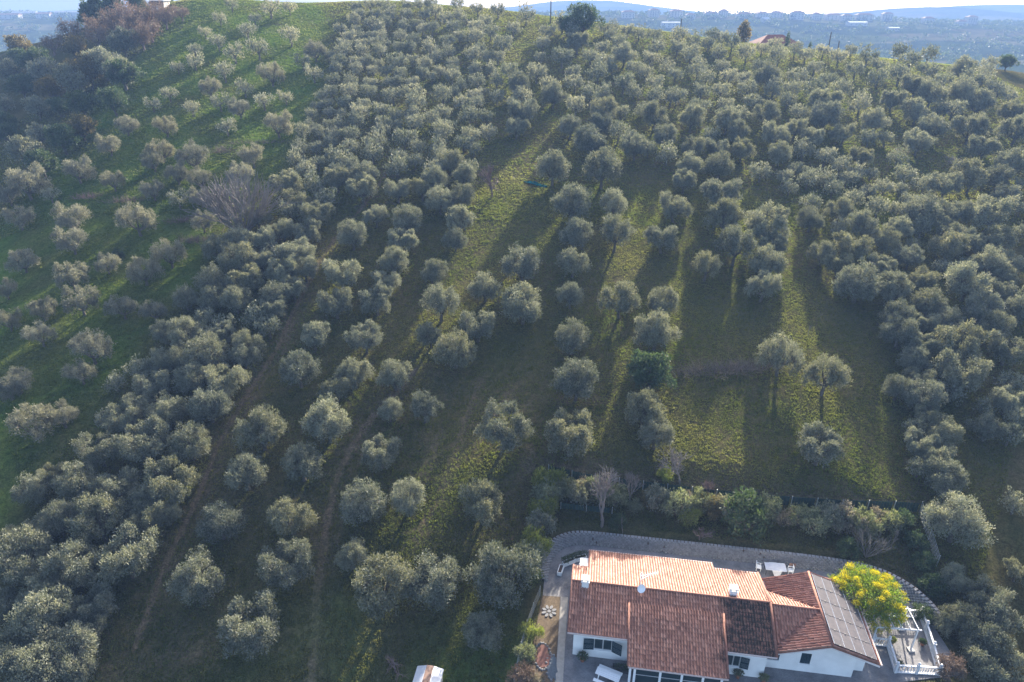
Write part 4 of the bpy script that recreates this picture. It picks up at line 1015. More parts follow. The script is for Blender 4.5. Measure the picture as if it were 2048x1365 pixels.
SHRUBS = [('hedge_shrub', 's2', 3.97, 58.91, 3.54, 1.25, 'topmost dark shrub of the hedge at the fence corner', 'hedge shrub', 'shrubs of the side hedge'),
 ('hedge_shrub', 's0', 3.64, 57.21, 3.48, 1.25, 'second shrub down the hedge from the fence corner', 'hedge shrub', 'shrubs of the side hedge'),
 ('hedge_shrub', 's2', 3.32, 55.46, 3.42, 1.25, 'third shrub down the hedge from the fence corner', 'hedge shrub', 'shrubs of the side hedge'),
 ('hedge_shrub', 's6', 2.83, 53.44, 3.34, 1.25, 'fourth hedge shrub where the planter wall begins', 'hedge shrub', 'shrubs of the side hedge'),
 ('hedge_shrub', 's2', 2.36, 51.27, 3.25, 1.25, 'fifth yellowish hedge shrub beside the curved wall', 'hedge shrub', 'shrubs of the side hedge'),
 ('hedge_shrub', 's0', 1.83, 49.72, 3.19, 1.25, 'sixth hedge shrub just above the paving corner', 'hedge shrub', 'shrubs of the side hedge'),
 ('hedge_shrub', 's2', 1.42, 48.13, 3.12, 1.25, 'lowest hedge shrub touching the large villa-side olive', 'hedge shrub', 'shrubs of the side hedge'),
 ('garden_shrub', 's2', 1.65, 41.93, 2.26, 1.0, 'yellow-green shrub spilling over the wire fence by the bed', 'shrub', None),
 ('garden_shrub', 's0', 1.18, 39.73, 1.94, 1.2, 'dark green shrub by the wire fence next to the red gravel', 'shrub', None),
 ('garden_shrub', 's5', 0.65, 37.48, 2.36, 1.0, 'pinkish dry shrub at the lower end of the side bed', 'shrub', None),
 ('garden_shrub', 's3', 1.96, 37.5, 1.39, 1.0, 'small pale rose shrub near the slate blue gravel', 'shrub', None),
 ('garden_shrub', 's0', 6.19, 59.42, 1.84, 1.0, 'small dark green shrub inside the fence corner', 'shrub', None),
 ('garden_shrub', 's3', 7.86, 59.3, 2.28, 1.0, 'pale cream shrub below the mesh fence', 'shrub', None),
 ('garden_shrub', 's0', 12.99, 56.74, 1.9, 1.0, 'bright green shrub by the pronged bare tree', 'shrub', None),
 ('garden_shrub', 's4', 14.67, 57.59, 2.44, 1.0, 'olive-green shrub under the fence in the yard middle', 'shrub', None),
 ('garden_shrub', 's3', 16.4, 57.32, 1.8, 1.0, 'small beige shrub leaning on the mesh fence', 'shrub', None),
 ('garden_shrub', 's3', 18.67, 56.87, 2.43, 1.0, 'pale-topped shrub above the lime bush', 'shrub', None),
 ('garden_shrub', 's2', 18.55, 55.32, 2.59, 1.0, 'lime green bush on the dark yard bank', 'shrub', None),
 ('garden_shrub', 's4', 21.08, 56.06, 3.03, 1.0, 'grey-brown shrub between lime bush and laurel', 'shrub', None),
 ('garden_shrub', 's2', 23.56, 56.65, 2.1, 1.0, 'yellow-green shrub touching the laurel', 'shrub', None),
 ('garden_shrub', 's2', 16.7, 60.06, 2.18, 1.0, 'lime shrub outside the mesh fence by a bare bush', 'shrub', None),
 ('garden_shrub', 's3', 28.26, 54.81, 2.37, 1.0, 'pale twiggy shrub next to the laurel', 'shrub', None),
 ('garden_shrub', 's0', 30.83, 53.77, 3.35, 1.0, 'rounded bright green shrub in the yard centre', 'shrub', None),
 ('garden_shrub', 's3', 34.07, 54.1, 3.46, 1.0, 'silver-leaved shrub, largest pale one in the yard', 'shrub', None),
 ('garden_shrub', 's3', 37.12, 54.2, 2.65, 1.0, 'silvery shrub with orange tips near the yard corner', 'shrub', None),
 ('garden_shrub', 's1', 39.77, 54.14, 2.64, 1.0, 'dark shrub in the far yard corner', 'shrub', None),
 ('garden_shrub', 's1', 40.16, 51.69, 2.47, 1.0, 'dark loose shrub under the yard corner fence', 'shrub', None),
 ('garden_shrub', 's1', 39.66, 49.41, 2.5, 1.0, 'dark shrub below the wire fence near the mimosa', 'shrub', None),
 ('garden_shrub', 's1', 39.22, 46.7, 2.6, 1.0, 'dark shrub between mimosa and the eastern olives', 'shrub', None),
 ('garden_shrub', 's5', 36.09, 38.28, 2.47, 1.0, 'shrub with rusty leaf tips beside the balustrade corner', 'shrub', None),
 ('garden_shrub', 's1', 37.12, 44.01, 2.07, 1.0, 'dark shrub above the curved wall end', 'shrub', None),
 ('garden_shrub', 's1', 10.92, 54.97, 2.07, 1.0, 'dark low shrub at the foot of the pronged bare tree', 'shrub', None),
 ('garden_shrub', 's1', 33.2, 50.95, 2.46, 1.0, 'dark shrub on the bank above the garden table', 'shrub', None),
 ('garden_shrub', 's6', 38.07, 42.57, 2.2, 1.0, 'grey-green shrub over the wall near the pergola', 'shrub', None),
 ('screen_shrub', 's0', 5.15, 58.57, 3.0, 1.1, 'first green screen shrub counted along the mesh fence from the hedge corner', 'screen shrub', 'green shrubs screening the mesh fence'),
 ('screen_shrub', 's6', 6.99, 57.98, 3.31, 1.1, 'second green screen shrub counted along the mesh fence from the hedge corner', 'screen shrub', 'green shrubs screening the mesh fence'),
 ('screen_shrub', 's0', 9.65, 57.97, 3.62, 1.1, 'third green screen shrub counted along the mesh fence from the hedge corner', 'screen shrub', 'green shrubs screening the mesh fence'),
 ('screen_shrub', 's0', 10.95, 57.57, 2.98, 1.1, 'fourth green screen shrub counted along the mesh fence from the hedge corner', 'screen shrub', 'green shrubs screening the mesh fence'),
 ('screen_shrub', 's6', 15.37, 57.17, 3.27, 1.1, 'fifth green screen shrub counted along the mesh fence from the hedge corner', 'screen shrub', 'green shrubs screening the mesh fence'),
 ('screen_shrub', 's0', 17.29, 56.28, 3.55, 1.1, 'sixth green screen shrub counted along the mesh fence from the hedge corner', 'screen shrub', 'green shrubs screening the mesh fence'),
 ('screen_shrub', 's0', 20.01, 56.65, 2.94, 1.1, 'seventh green screen shrub counted along the mesh fence from the hedge corner', 'screen shrub', 'green shrubs screening the mesh fence'),
 ('screen_shrub', 's6', 22.21, 55.67, 3.22, 1.1, 'eighth green screen shrub counted along the mesh fence from the hedge corner', 'screen shrub', 'green shrubs screening the mesh fence'),
 ('screen_shrub', 's0', 26.15, 55.45, 3.51, 1.1, 'ninth green screen shrub counted along the mesh fence from the hedge corner', 'screen shrub', 'green shrubs screening the mesh fence'),
 ('screen_shrub', 's0', 29.57, 54.72, 2.87, 1.1, 'tenth green screen shrub counted along the mesh fence from the hedge corner', 'screen shrub', 'green shrubs screening the mesh fence'),
 ('screen_shrub', 's6', 32.56, 54.61, 3.17, 1.1, 'eleventh green screen shrub counted along the mesh fence from the hedge corner', 'screen shrub', 'green shrubs screening the mesh fence'),
 ('screen_shrub', 's0', 35.4, 53.53, 3.43, 1.1, 'twelfth green screen shrub counted along the mesh fence from the hedge corner', 'screen shrub', 'green shrubs screening the mesh fence'),
 ('screen_shrub', 's0', 38.29, 53.73, 2.84, 1.1, 'thirteenth green screen shrub counted along the mesh fence from the hedge corner', 'screen shrub', 'green shrubs screening the mesh fence'),
 ('laurel_bush', 's1', 23.87, 54.25, 5.18, 1.15, 'big dark glossy laurel standing in the yard', 'laurel', None),
 ('oak_tree', 'k2', 16.9, 73.17, 5.88, 1.0, 'dark green round-headed tree in the middle orchard row', 'tree', None),
 ('pasture_bush', 's1', -61.79, 101.94, 2.2, 1.0, 'small dark bush among the pale pasture olives', 'bush', None),
 ('crest_oak', 'k2', 21.77, 231.39, 11.04, 1.0, 'big dark tree clump beside the tall crest pole', 'tree', None),
 ('crest_oak', 'k2', 17.13, 232.04, 6.79, 1.0, 'smaller dark tree left hugging the crest clump', 'tree', None),
 ('field_tree', 'k2', 159.46, 236.67, 5.47, 1.0, 'lone dark tree in the open pale field on the crest', 'tree', None),
 ('gully_tree', 'k2', -88.87, 160.13, 6.97, 1.0, 'dark green gully tree, first right of the two lit round trees at the belt end', 'tree', 'leafy trees in the wooded gully'),
 ('gully_tree', 'k2', -99.31, 165.63, 6.77, 1.0, 'dark green gully tree, first left of the two lit round trees at the belt end', 'tree', 'leafy trees in the wooded gully'),
 ('gully_tree', 'k0', -91.57, 150.06, 6.23, 1.0, 'ochre-green gully tree, first downhill of the two lit round trees at the belt end', 'tree', 'leafy trees in the wooded gully'),
 ('gully_tree', 'k2', -93.41, 145.76, 7.1, 1.0, 'dark green gully tree, second downhill of the two lit round trees at the belt end', 'tree', 'leafy trees in the wooded gully'),
 ('gully_tree', 'k1', -105.12, 156.29, 5.64, 1.0, 'grey-green gully tree, third uphill of the palest pasture olive by the belt', 'tree', 'leafy trees in the wooded gully'),
 ('gully_tree', 'k1', -116.35, 175.26, 6.46, 1.0, 'grey-green gully tree, fourth left of the two lit round trees at the belt end', 'tree', 'leafy trees in the wooded gully'),
 ('gully_tree', 'k1', -110.48, 183.2, 8.85, 1.0, 'grey-green gully tree, first uphill of the two lit round trees at the belt end', 'tree', 'leafy trees in the wooded gully'),
 ('gully_tree', 'k0', -118.39, 185.75, 7.27, 1.0, 'ochre-green gully tree, third left of the two lit round trees at the belt end', 'tree', 'leafy trees in the wooded gully'),
 ('gully_tree', 'k2', -134.87, 199.34, 7.25, 1.0, 'dark green gully tree, seventh left of the two lit round trees at the belt end', 'tree', 'leafy trees in the wooded gully'),
 ('gully_tree', 'k1', -94.46, 176.98, 7.57, 1.0, 'grey-green gully tree, first downhill of the topmost green pasture corner', 'tree', 'leafy trees in the wooded gully'),
 ('gully_tree', 'k0', -108.32, 186.94, 8.98, 1.0, 'ochre-green gully tree, second uphill of the two lit round trees at the belt end', 'tree', 'leafy trees in the wooded gully'),
 ('gully_tree', 'k1', -130.49, 203.93, 8.44, 1.0, 'grey-green gully tree, third left of the white roof', 'tree', 'leafy trees in the wooded gully'),
 ('gully_tree', 'k1', -149.94, 218.26, 8.46, 1.0, 'grey-green gully tree, fifth left of the dark conifers', 'tree', 'leafy trees in the wooded gully'),
 ('gully_tree', 'k2', -118.73, 165.06, 5.5, 1.0, 'dark green gully tree, fourth uphill of the palest pasture olive by the belt', 'tree', 'leafy trees in the wooded gully'),
 ('gully_tree', 'k1', -101.84, 145.33, 7.34, 1.0, 'grey-green gully tree, second uphill of the palest pasture olive by the belt', 'tree', 'leafy trees in the wooded gully'),
 ('gully_tree', 'k2', -92.68, 136.16, 6.35, 1.0, 'dark green gully tree, first uphill of the palest pasture olive by the belt', 'tree', 'leafy trees in the wooded gully'),
 ('gully_tree', 'k1', -135.28, 190.82, 5.72, 1.0, 'grey-green gully tree, ninth left of the two lit round trees at the belt end', 'tree', 'leafy trees in the wooded gully'),
 ('gully_tree', 'k2', -125.51, 175.88, 5.33, 1.0, 'dark green gully tree, sixth uphill of the palest pasture olive by the belt', 'tree', 'leafy trees in the wooded gully'),
 ('gully_tree', 'k2', -109.16, 172.33, 5.17, 1.0, 'dark green gully tree, second left of the two lit round trees at the belt end', 'tree', 'leafy trees in the wooded gully'),
 ('gully_tree', 'k1', -104.5, 187.92, 9, 1.0, 'grey-green gully tree, second downhill of the white roof', 'tree', 'leafy trees in the wooded gully'),
 ('gully_tree', 'k2', -93.64, 175.81, 7.82, 1.0, 'dark green gully tree, first left of the pale open pasture edge', 'tree', 'leafy trees in the wooded gully'),
 ('gully_tree', 'k1', -105.88, 202.72, 8.37, 1.0, 'grey-green gully tree, first downhill of the dark conifers', 'tree', 'leafy trees in the wooded gully'),
 ('gully_tree', 'k0', -130.92, 221.67, 7.14, 1.0, 'ochre-green gully tree, first right of the plain town', 'tree', 'leafy trees in the wooded gully'),
 ('gully_tree', 'k0', -167.52, 253.06, 8.74, 1.0, 'ochre-green gully tree, first downhill of the plain town', 'tree', 'leafy trees in the wooded gully'),
 ('gully_tree', 'k2', -164.06, 244.6, 6.23, 1.0, 'dark green gully tree, second downhill of the plain town', 'tree', 'leafy trees in the wooded gully'),
 ('gully_tree', 'k2', -141.44, 218.19, 9, 1.0, 'dark green gully tree, first left of the dark conifers', 'tree', 'leafy trees in the wooded gully'),
 ('gully_tree', 'k1', -157.48, 229.14, 6.95, 1.0, 'grey-green gully tree, fourth downhill of the plain town', 'tree', 'leafy trees in the wooded gully'),
 ('gully_tree', 'k0', -116.18, 192.93, 7.67, 1.0, 'ochre-green gully tree, second left of the white roof', 'tree', 'leafy trees in the wooded gully'),
 ('bare_gully_tree', 'd1', -111.89, 220.08, 7.51, 1.15, 'reddish-brown loose twiggy gully tree, third downhill of the dark conifers', 'tree', 'reddish bare trees at the top of the gully'),
 ('bare_gully_tree', 'd1', -143.39, 242.43, 8.28, 1.15, 'reddish-brown loose twiggy gully tree, first right of the plain town', 'tree', 'reddish bare trees at the top of the gully'),
 ('bare_gully_tree', 'd1', -129.24, 233.34, 7.96, 1.15, 'reddish-brown loose twiggy gully tree, second right of the plain town', 'tree', 'reddish bare trees at the top of the gully'),
 ('bare_gully_tree', 'd0', -123.11, 231.25, 7.87, 1.15, 'reddish-brown dense twiggy gully tree, second downhill of the dark conifers', 'tree', 'reddish bare trees at the top of the gully'),
 ('bare_gully_tree', 'd0', -118.14, 231.71, 8.38, 1.15, 'reddish-brown dense twiggy gully tree, first downhill of the dark conifers', 'tree', 'reddish bare trees at the top of the gully'),
 ('bare_gully_tree', 'd0', -107.47, 221.36, 8.51, 1.15, 'reddish-brown dense twiggy gully tree, first left of the white roof', 'tree', 'reddish bare trees at the top of the gully'),
 ('bare_gully_tree', 'd0', -101.29, 220.14, 7.46, 1.15, 'reddish-brown dense twiggy gully tree, first downhill of the white roof', 'tree', 'reddish bare trees at the top of the gully'),
 ('bare_gully_tree', 'd1', -98.29, 225.09, 5.08, 1.15, 'reddish-brown loose twiggy gully tree, first left of the topmost green pasture corner', 'tree', 'reddish bare trees at the top of the gully'),
 ('bare_gully_tree', 'd1', -100.97, 209.44, 7.16, 1.15, 'reddish-brown loose twiggy gully tree, second downhill of the white roof', 'tree', 'reddish bare trees at the top of the gully'),
 ('bare_gully_tree', 'd0', -101.31, 204.25, 6.55, 1.15, 'reddish-brown dense twiggy gully tree, first uphill of the pale open pasture edge', 'tree', 'reddish bare trees at the top of the gully'),
 ('bare_gully_tree', 'd1', -146.46, 236.51, 7.6, 1.15, 'reddish-brown loose twiggy gully tree, first downhill of the plain town', 'tree', 'reddish bare trees at the top of the gully'),
 ('bare_gully_tree', 'd1', -124.47, 223.35, 7.15, 1.15, 'reddish-brown loose twiggy gully tree, first left of the pale open pasture edge', 'tree', 'reddish bare trees at the top of the gully')]
BARES = [('bare_tree', 9.33, 55.01, 6.66, 1, 'pale_bark', 0.9, {'levels': 5, 'spread': 0.38, 'kids': 3, 'up': 0.3}, 'tall forked leafless tree on the dark yard bank', 'bare tree'),
 ('bare_tree', 12.53, 57.61, 3.88, 2, 'pale_bark', 0.8, {'levels': 5, 'spread': 0.36, 'kids': 3, 'up': 0.35}, 'smaller leafless tree behind the tall forked one', 'bare tree'),
 ('bare_bush', 18.41, 59.6, 4.64, 3, 'pale_bark', 1.0, {'levels': 4, 'spread': 0.6, 'kids': 4}, 'pale violet leafless bush on the orchard side of the fence', 'bare tree'),
 ('bare_bush', 21.05, 57.85, 2.82, 4, 'red_bark', 0.9, {'levels': 4, 'spread': 0.55, 'kids': 4}, 'reddish leafless bush poking over the mesh fence', 'bare tree'),
 ('bare_sapling', 19.1, 53.22, 2.59, 5, 'red_bark', 1.1, {'levels': 3, 'spread': 0.6, 'kids': 4}, 'little reddish bare sapling above the retaining wall', 'bare tree'),
 ('bare_sapling', 11.39, 54.15, 2.42, 6, 'pale_bark', 0.6, {'levels': 3, 'spread': 0.4, 'kids': 3}, 'slim bare sapling between forked tree and wall', 'bare tree'),
 ('bare_tree', 37.76, 51.68, 2.31, 7, 'pale_bark', 0.7, {'levels': 4, 'spread': 0.36, 'kids': 3, 'up': 0.4}, 'vase-shaped pale bare tree at the yard corner', 'bare tree'),
 ('fan_shrub', 34.87, 50.71, 2.63, 8, 'pale_bark', 0.8, {'fan': True, 'levels': 2, 'spread': 0.3, 'kids': 3}, 'fan of bare straw-coloured shoots behind the mimosa', 'bare shrub'),
 ('bare_sapling', 40.9, 84.72, 2.05, 9, 'pale_bark', 0.8, {'levels': 3, 'spread': 0.4, 'kids': 3}, 'lone bare sapling in the middle of the sunlit clearing', 'bare tree'),
 ('bare_sapling', -9.9, 39.67, 2.2, 10, 'red_bark', 1.5, {'levels': 3, 'spread': 0.7, 'kids': 4}, 'thin bare sapling in the grass near the metal hut', 'bare tree'),
 ('bare_bush', -3.57, 123.43, 6.05, 11, 'red_bark', 0.9, {'levels': 4, 'spread': 0.5, 'kids': 4}, 'purple leafless thicket by the long sunlit strip', 'bare tree'),
 ('bare_bush', 91.47, 142.7, 3.38, 12, 'pale_bark', 1.9, {'levels': 4, 'spread': 0.7, 'kids': 4, 'up': 0.05}, 'pale twiggy leafless tree in the shaded upper slope', 'bare tree'),
 ('bare_thicket', -44.2, 108.55, 7.7, 13, 'pale_bark', 1.05, {'fan': 34, 'levels': 3, 'spread': 0.34, 'kids': 4}, 'big tangled grey leafless shrub at the pasture edge', 'bare shrub')]
THICKETS = [('bramble_patch', -76.29, 122.18, 260, 1.2, 2, 'red_bark', 3.2, 1.0, 0.8, 0.02, 0.2, 'low purple-brown bramble upslope of a round pasture olive', 'bramble'),
 ('bramble_patch', -55.73, 112.61, 220, 1.2, 3, 'red_bark', 2.8, 1.0, 0.8, 0.02, 0.1, 'low purple bramble left beside the big bare shrub', 'bramble'),
 ('bramble_patch', -51.55, 105.95, 260, 1.2, 4, 'red_bark', 3.0, 1.0, 1.0, 0.02, 0.1, 'dark bramble patch below the big bare shrub', 'bramble'),
 ('bramble_patch', -57.78, 138.67, 200, 1.3, 5, 'red_bark', 2.4, 1.2, 1.2, 0.02, 0, 'pinkish bare bush in the upper pasture', 'bramble'),
 ('bramble_patch', -52.21, 143.36, 240, 1.0, 6, 'red_bark', 6.0, 1.2, 0.6, 0.02, 0.15, 'long dark bramble strip across the upper pasture', 'bramble'),
 ('bramble_patch', -68.12, 119.18, 200, 1.2, 7, 'red_bark', 3.4, 0.9, 0.7, 0.02, 0.15, 'dark bramble streak above a large pasture olive', 'bramble'),
 ('brush_pile', 27.77, 76.91, 900, 1.7, 8, 'brush_wood', 9.6, 1.0, 0.6, 0.016, 0.13, 'long pile of dry pruned brush lying across the orchard', 'brush pile')]
POLES = [(12.65, 247.35, 8.5, 'tall dark pole on the crest beside the big tree clump', 0),
 (102.28, 239.7, 6.2, 'wooden pole standing behind the crest olives past the farmhouse', 0),
 (55.47, 246.79, 4.8, 'thin pole above the crest olives before the farmhouse', 0),
 (105.83, 240.71, 3.7, 'short pole just past the wooden one on the crest', 0)]
HOUSES = [(193.5, 1262, 21.7, 11, 8.8, -0.02, 'far_roof', 'far_wall', 'hazy house at the end of the far ridge above the pole', {'rh': 0.25}),
 (238.6, 1276, 16.9, 11, 10.8, 0.14, 'far_roof', 'far_wall', 'hazy house on the far ridge, second along from its end above the pole', {'rh': 0.25}),
 (279.6, 1290, 20.5, 11, 9.3, 0.14, 'far_roof', 'far_wall', 'hazy house on the far ridge, third along from its end above the pole', {'rh': 0.25}),
 (297.7, 1262, 15.0, 11, 6.5, -0.04, 'far_roof', 'far_wall', 'hazy house on the far ridge, fourth along from its end above the pole', {'rh': 0.25}),
 (334.7, 1276, 21.9, 11, 7.4, 0.01, 'far_roof', 'far_wall', 'hazy house on the far ridge, fifth along from its end above the pole', {'rh': 0.25}),
 (359.7, 1290, 15.3, 11, 9.4, -0.15, 'far_roof', 'far_wall', 'hazy house on the far ridge, sixth along from its end above the pole', {'rh': 0.25}),
 (387.0, 1262, 25.0, 11, 5.8, -0.06, 'far_roof', 'far_wall', 'hazy house on the far ridge, seventh along from its end above the pole', {'rh': 0.25}),
 (421.6, 1276, 18.5, 11, 6.0, -0.01, 'far_roof', 'far_wall', 'hazy house on the far ridge, eighth along from its end above the pole', {'rh': 0.25}),
 (450.0, 1290, 20.5, 11, 6.8, -0.08, 'far_roof', 'far_wall', 'hazy house on the far ridge, ninth along from its end above the pole', {'rh': 0.25}),
 (475.4, 1262, 21.7, 11, 10.4, -0.13, 'far_roof', 'far_wall', 'hazy house on the far ridge, tenth along from its end above the pole', {'rh': 0.25}),
 (512.7, 1276, 15.2, 11, 8.9, 0.03, 'far_roof', 'far_wall', 'hazy house on the far ridge, eleventh along from its end above the pole', {'rh': 0.25}),
 (547.2, 1290, 29.0, 11, 7.2, 0.2, 'far_roof', 'far_wall', 'hazy house on the far ridge, twelfth along from its end above the pole', {'rh': 0.25}),
 (558.8, 1262, 16.7, 11, 9.1, -0.08, 'far_roof', 'far_wall', 'hazy house on the far ridge, fifth from its lower end', {'rh': 0.25}),
 (593.6, 1276, 28.7, 11, 9.4, 0.13, 'far_roof', 'far_wall', 'hazy house on the far ridge, fourth from its lower end', {'rh': 0.25}),
 (640.1, 1290, 17.0, 11, 11.0, -0.18, 'far_roof', 'far_wall', 'hazy house on the far ridge, third from its lower end', {'rh': 0.25}),
 (695.6, 1262, 18.3, 11, 7.9, 0.03, 'far_roof', 'far_wall', 'hazy house on the far ridge, second from its lower end', {'rh': 0.25}),
 (776.6, 1276, 16.9, 11, 11.0, 0.1, 'far_roof', 'far_wall', 'hazy house on the far ridge, first from its lower end', {'rh': 0.25}),
 (92.6, 263, 14, 8.5, 3.6, 0.12, 'farm_roof', 'far_wall', 'red-roofed farmhouse just behind the crest olives', {'nm': 'farmhouse', 'grp': None, 'rh': 0.32}),
 (241.1, 1145.3, 27.5, 10, 7, 0.05, 'pale_roof', 'grey_wall', 'long grey shed below the far ridge', {'nm': 'far_shed', 'hip': False, 'grp': None, 'rh': 0.15}),
 (548.62, 1198.45, 28.7, 14, 5, 0.0, 'pale_roof', 'grey_wall', 'pale flat shed in the hazy valley', {'nm': 'far_shed', 'hip': False, 'grp': None, 'rh': 0.1}),
 (406.98, 1211.68, 11.3, 10, 4, 0.3, 'pale_roof', 'far_wall', 'small white-roofed barn low on the far slope', {'nm': 'far_shed', 'hip': False, 'grp': None}),
 (579.51, 1141.08, 16.8, 10, 4, 0.1, 'pale_roof', 'far_wall', 'small pale barn at the valley bottom', {'nm': 'far_shed', 'hip': False, 'grp': None, 'rh': 0.12}),
 (745.04, 1250.44, 16.6, 10, 5, 0.2, 'far_roof', 'far_wall', 'white house in the hazy trees of the valley', {'nm': 'far_shed', 'grp': None}),
 (-840.08, 1265.29, 33.5, 12, 6, 0.0, 'far_roof', 'far_wall', 'first of the low buildings in the plain beyond the gully', {'grp': 'buildings in the plain beyond the gully', 'hip': False, 'rh': 0.2}),
 (-843.84, 1311.73, 39.9, 12, 6, 0.05, 'pale_roof', 'far_wall', 'second of the low buildings in the plain beyond the gully', {'grp': 'buildings in the plain beyond the gully', 'hip': False, 'rh': 0.2}),
 (-787.82, 1273.71, 21.9, 12, 6, 0.1, 'far_roof', 'far_wall', 'third of the low buildings in the plain beyond the gully', {'grp': 'buildings in the plain beyond the gully', 'hip': False, 'rh': 0.2}),
 (-755.58, 1291.83, 42.7, 12, 6, 0.15000000000000002, 'pale_roof', 'far_wall', 'fourth of the low buildings in the plain beyond the gully', {'grp': 'buildings in the plain beyond the gully', 'hip': False, 'rh': 0.2}),
 (-113.41, 245.26, 4.2, 6, 2.2, 0.1, 'pale_roof', 'far_wall', 'white-roofed shed among the conifers on the skyline', {'nm': 'white_shed', 'grp': None, 'hip': False, 'rh': 0.1})]
CONES = [('cypress', 95.5, 258, 1.9, 6.9, 'dark_leaf', 1, 'slim dark cypress at the gable of the red-roofed farmhouse', {'cat': 'cypress', 'grp': None, 'shape': 'cone'}),
 ('cypress', 102.8, 256, 1.37, 3.76, 'dark_leaf', 2, 'small cypress between farmhouse and wooden pole', {'cat': 'cypress', 'grp': None, 'shape': 'cone'}),
 ('cypress', -0.9, 330, 2.42, 8.79, 'dark_leaf', 3, 'blue hazy cypress of the skyline pair, the one away from the pole', {'cat': 'cypress', 'grp': None, 'shape': 'cone'}),
 ('cypress', 8.1, 330, 2.2, 8.35, 'dark_leaf', 4, 'blue hazy cypress of the skyline pair, the one by the pole', {'cat': 'cypress', 'grp': None, 'shape': 'cone'}),
 ('brown_conifer', 80.3, 259, 4.5, 8.65, 'oak_leaf', 5, 'brown bare-looking conifer beside the red farmhouse roof', {'cat': 'conifer', 'grp': None, 'shape': 'cone'}),
 ('conifer', -144.2, 262, 8.05, 12.25, 'dark_leaf', 6, 'dark green conifer, first in the skyline clump', {'cat': 'conifer', 'grp': 'dark conifers on the skyline', 'shape': 'fir'}),
 ('conifer', -137.9, 262, 8.75, 13.13, 'dark_leaf', 7, 'tallest dark conifer in the middle of the skyline clump', {'cat': 'conifer', 'grp': 'dark conifers on the skyline', 'shape': 'fir'}),
 ('conifer', -129.5, 262, 7.7, 10.5, 'dark_leaf', 8, 'dark conifer next to the white-roofed shed', {'cat': 'conifer', 'grp': 'dark conifers on the skyline', 'shape': 'fir'}),
 ('conifer', -147.7, 262, 5.6, 8.75, 'dark_leaf', 9, 'low dark conifer at the outer end of the skyline clump', {'cat': 'conifer', 'grp': 'dark conifers on the skyline', 'shape': 'fir'}),
 ('conifer', -118.9, 262, 4.9, 6.3, 'dark_leaf', 10, 'small dark conifer past the white-roofed shed', {'cat': 'conifer', 'grp': 'dark conifers on the skyline', 'shape': 'fir'})]
# ------------------------------------------------------------------ materials
MATS = {}
def mat(name, build):
    m = bpy.data.materials.new(name); m.use_nodes = True
    nt = m.node_tree; nt.nodes.clear()
    out = nt.nodes.new('ShaderNodeOutputMaterial')
    def N(t, **k):
        n = nt.nodes.new(t)
        for a, v in k.items():
            if a.startswith('i_'): n.inputs[int(a[2:])].default_value = v
            else: setattr(n, a, v)
        return n
    def L(a, b): nt.links.new(a, b)
    sh = build(N, L)
    nt.links.new(sh, out.inputs[0]); MATS[name] = m
    return m
def c4(c): return (c[0], c[1], c[2], 1.0)
def ramp(N, stops, fac=None, L=None):
    r = N('ShaderNodeValToRGB'); e = r.color_ramp.elements
    while len(e) < len(stops): e.new(.5)
    for el, (p, c) in zip(e, stops): el.position = p; el.color = c4(c)
    if fac is not None: L(fac, r.inputs[0])
    return r.outputs[0]
def mix(N, L, fac, a, b, mode='MIX'):
    n = N('ShaderNodeMix', data_type='RGBA', blend_type=mode)
    if hasattr(fac, 'is_output'): L(fac, n.inputs[0])
    else: n.inputs[0].default_value = fac
    for s, v in ((6, a), (7, b)):
        if hasattr(v, 'is_output'): L(v, n.inputs[s])
        else: n.inputs[s].default_value = c4(v)
    return n.outputs[2]
def noise(N, L, scale, detail=4, vec=None, rough=.55):
    n = N('ShaderNodeTexNoise'); n.inputs['Scale'].default_value = scale; n.inputs['Detail'].default_value = detail; n.inputs['Roughness'].default_value = rough
    if vec is not None: L(vec, n.inputs['Vector'])
    return n.outputs[0]
def math_(N, L, op, a, b=0.0, clamp=False):
    n = N('ShaderNodeMath', operation=op, use_clamp=clamp)
    for i, v in ((0, a), (1, b)):
        if hasattr(v, 'is_output'): L(v, n.inputs[i])
        else: n.inputs[i].default_value = v
    return n.outputs[0]
def bsdf(N, L, col, rough=.7, spec=.3, metal=0.0, bump=None, bd=.02, bs=.5):
    p = N('ShaderNodeBsdfPrincipled')
    if hasattr(col, 'is_output'): L(col, p.inputs['Base Color'])
    else: p.inputs['Base Color'].default_value = c4(col)
    if hasattr(rough, 'is_output'): L(rough, p.inputs['Roughness'])
    else: p.inputs['Roughness'].default_value = rough
    p.inputs['Specular IOR Level'].default_value = spec; p.inputs['Metallic'].default_value = metal
    if bump is not None:
        b = N('ShaderNodeBump'); b.inputs['Strength'].default_value = bs; b.inputs['Distance'].default_value = bd
        L(bump, b.inputs['Height']); L(b.outputs[0], p.inputs['Normal'])
    return p.outputs[0]
def plain(name, col, rough=.7, var=.25, scale=3.0, spec=.3, metal=0.0, bump=True):
    def f(N, L):
        t = N('ShaderNodeTexCoord').outputs['Object']
        n = noise(N, L, scale, 5, t)
        d = tuple(c * (1 - var) for c in col); h = tuple(min(1, c * (1 + var)) for c in col)
        return bsdf(N, L, ramp(N, [(.3, d), (.7, h)], n, L), rough, spec, metal, n if bump else None, .01, .25)
    return mat(name, f)
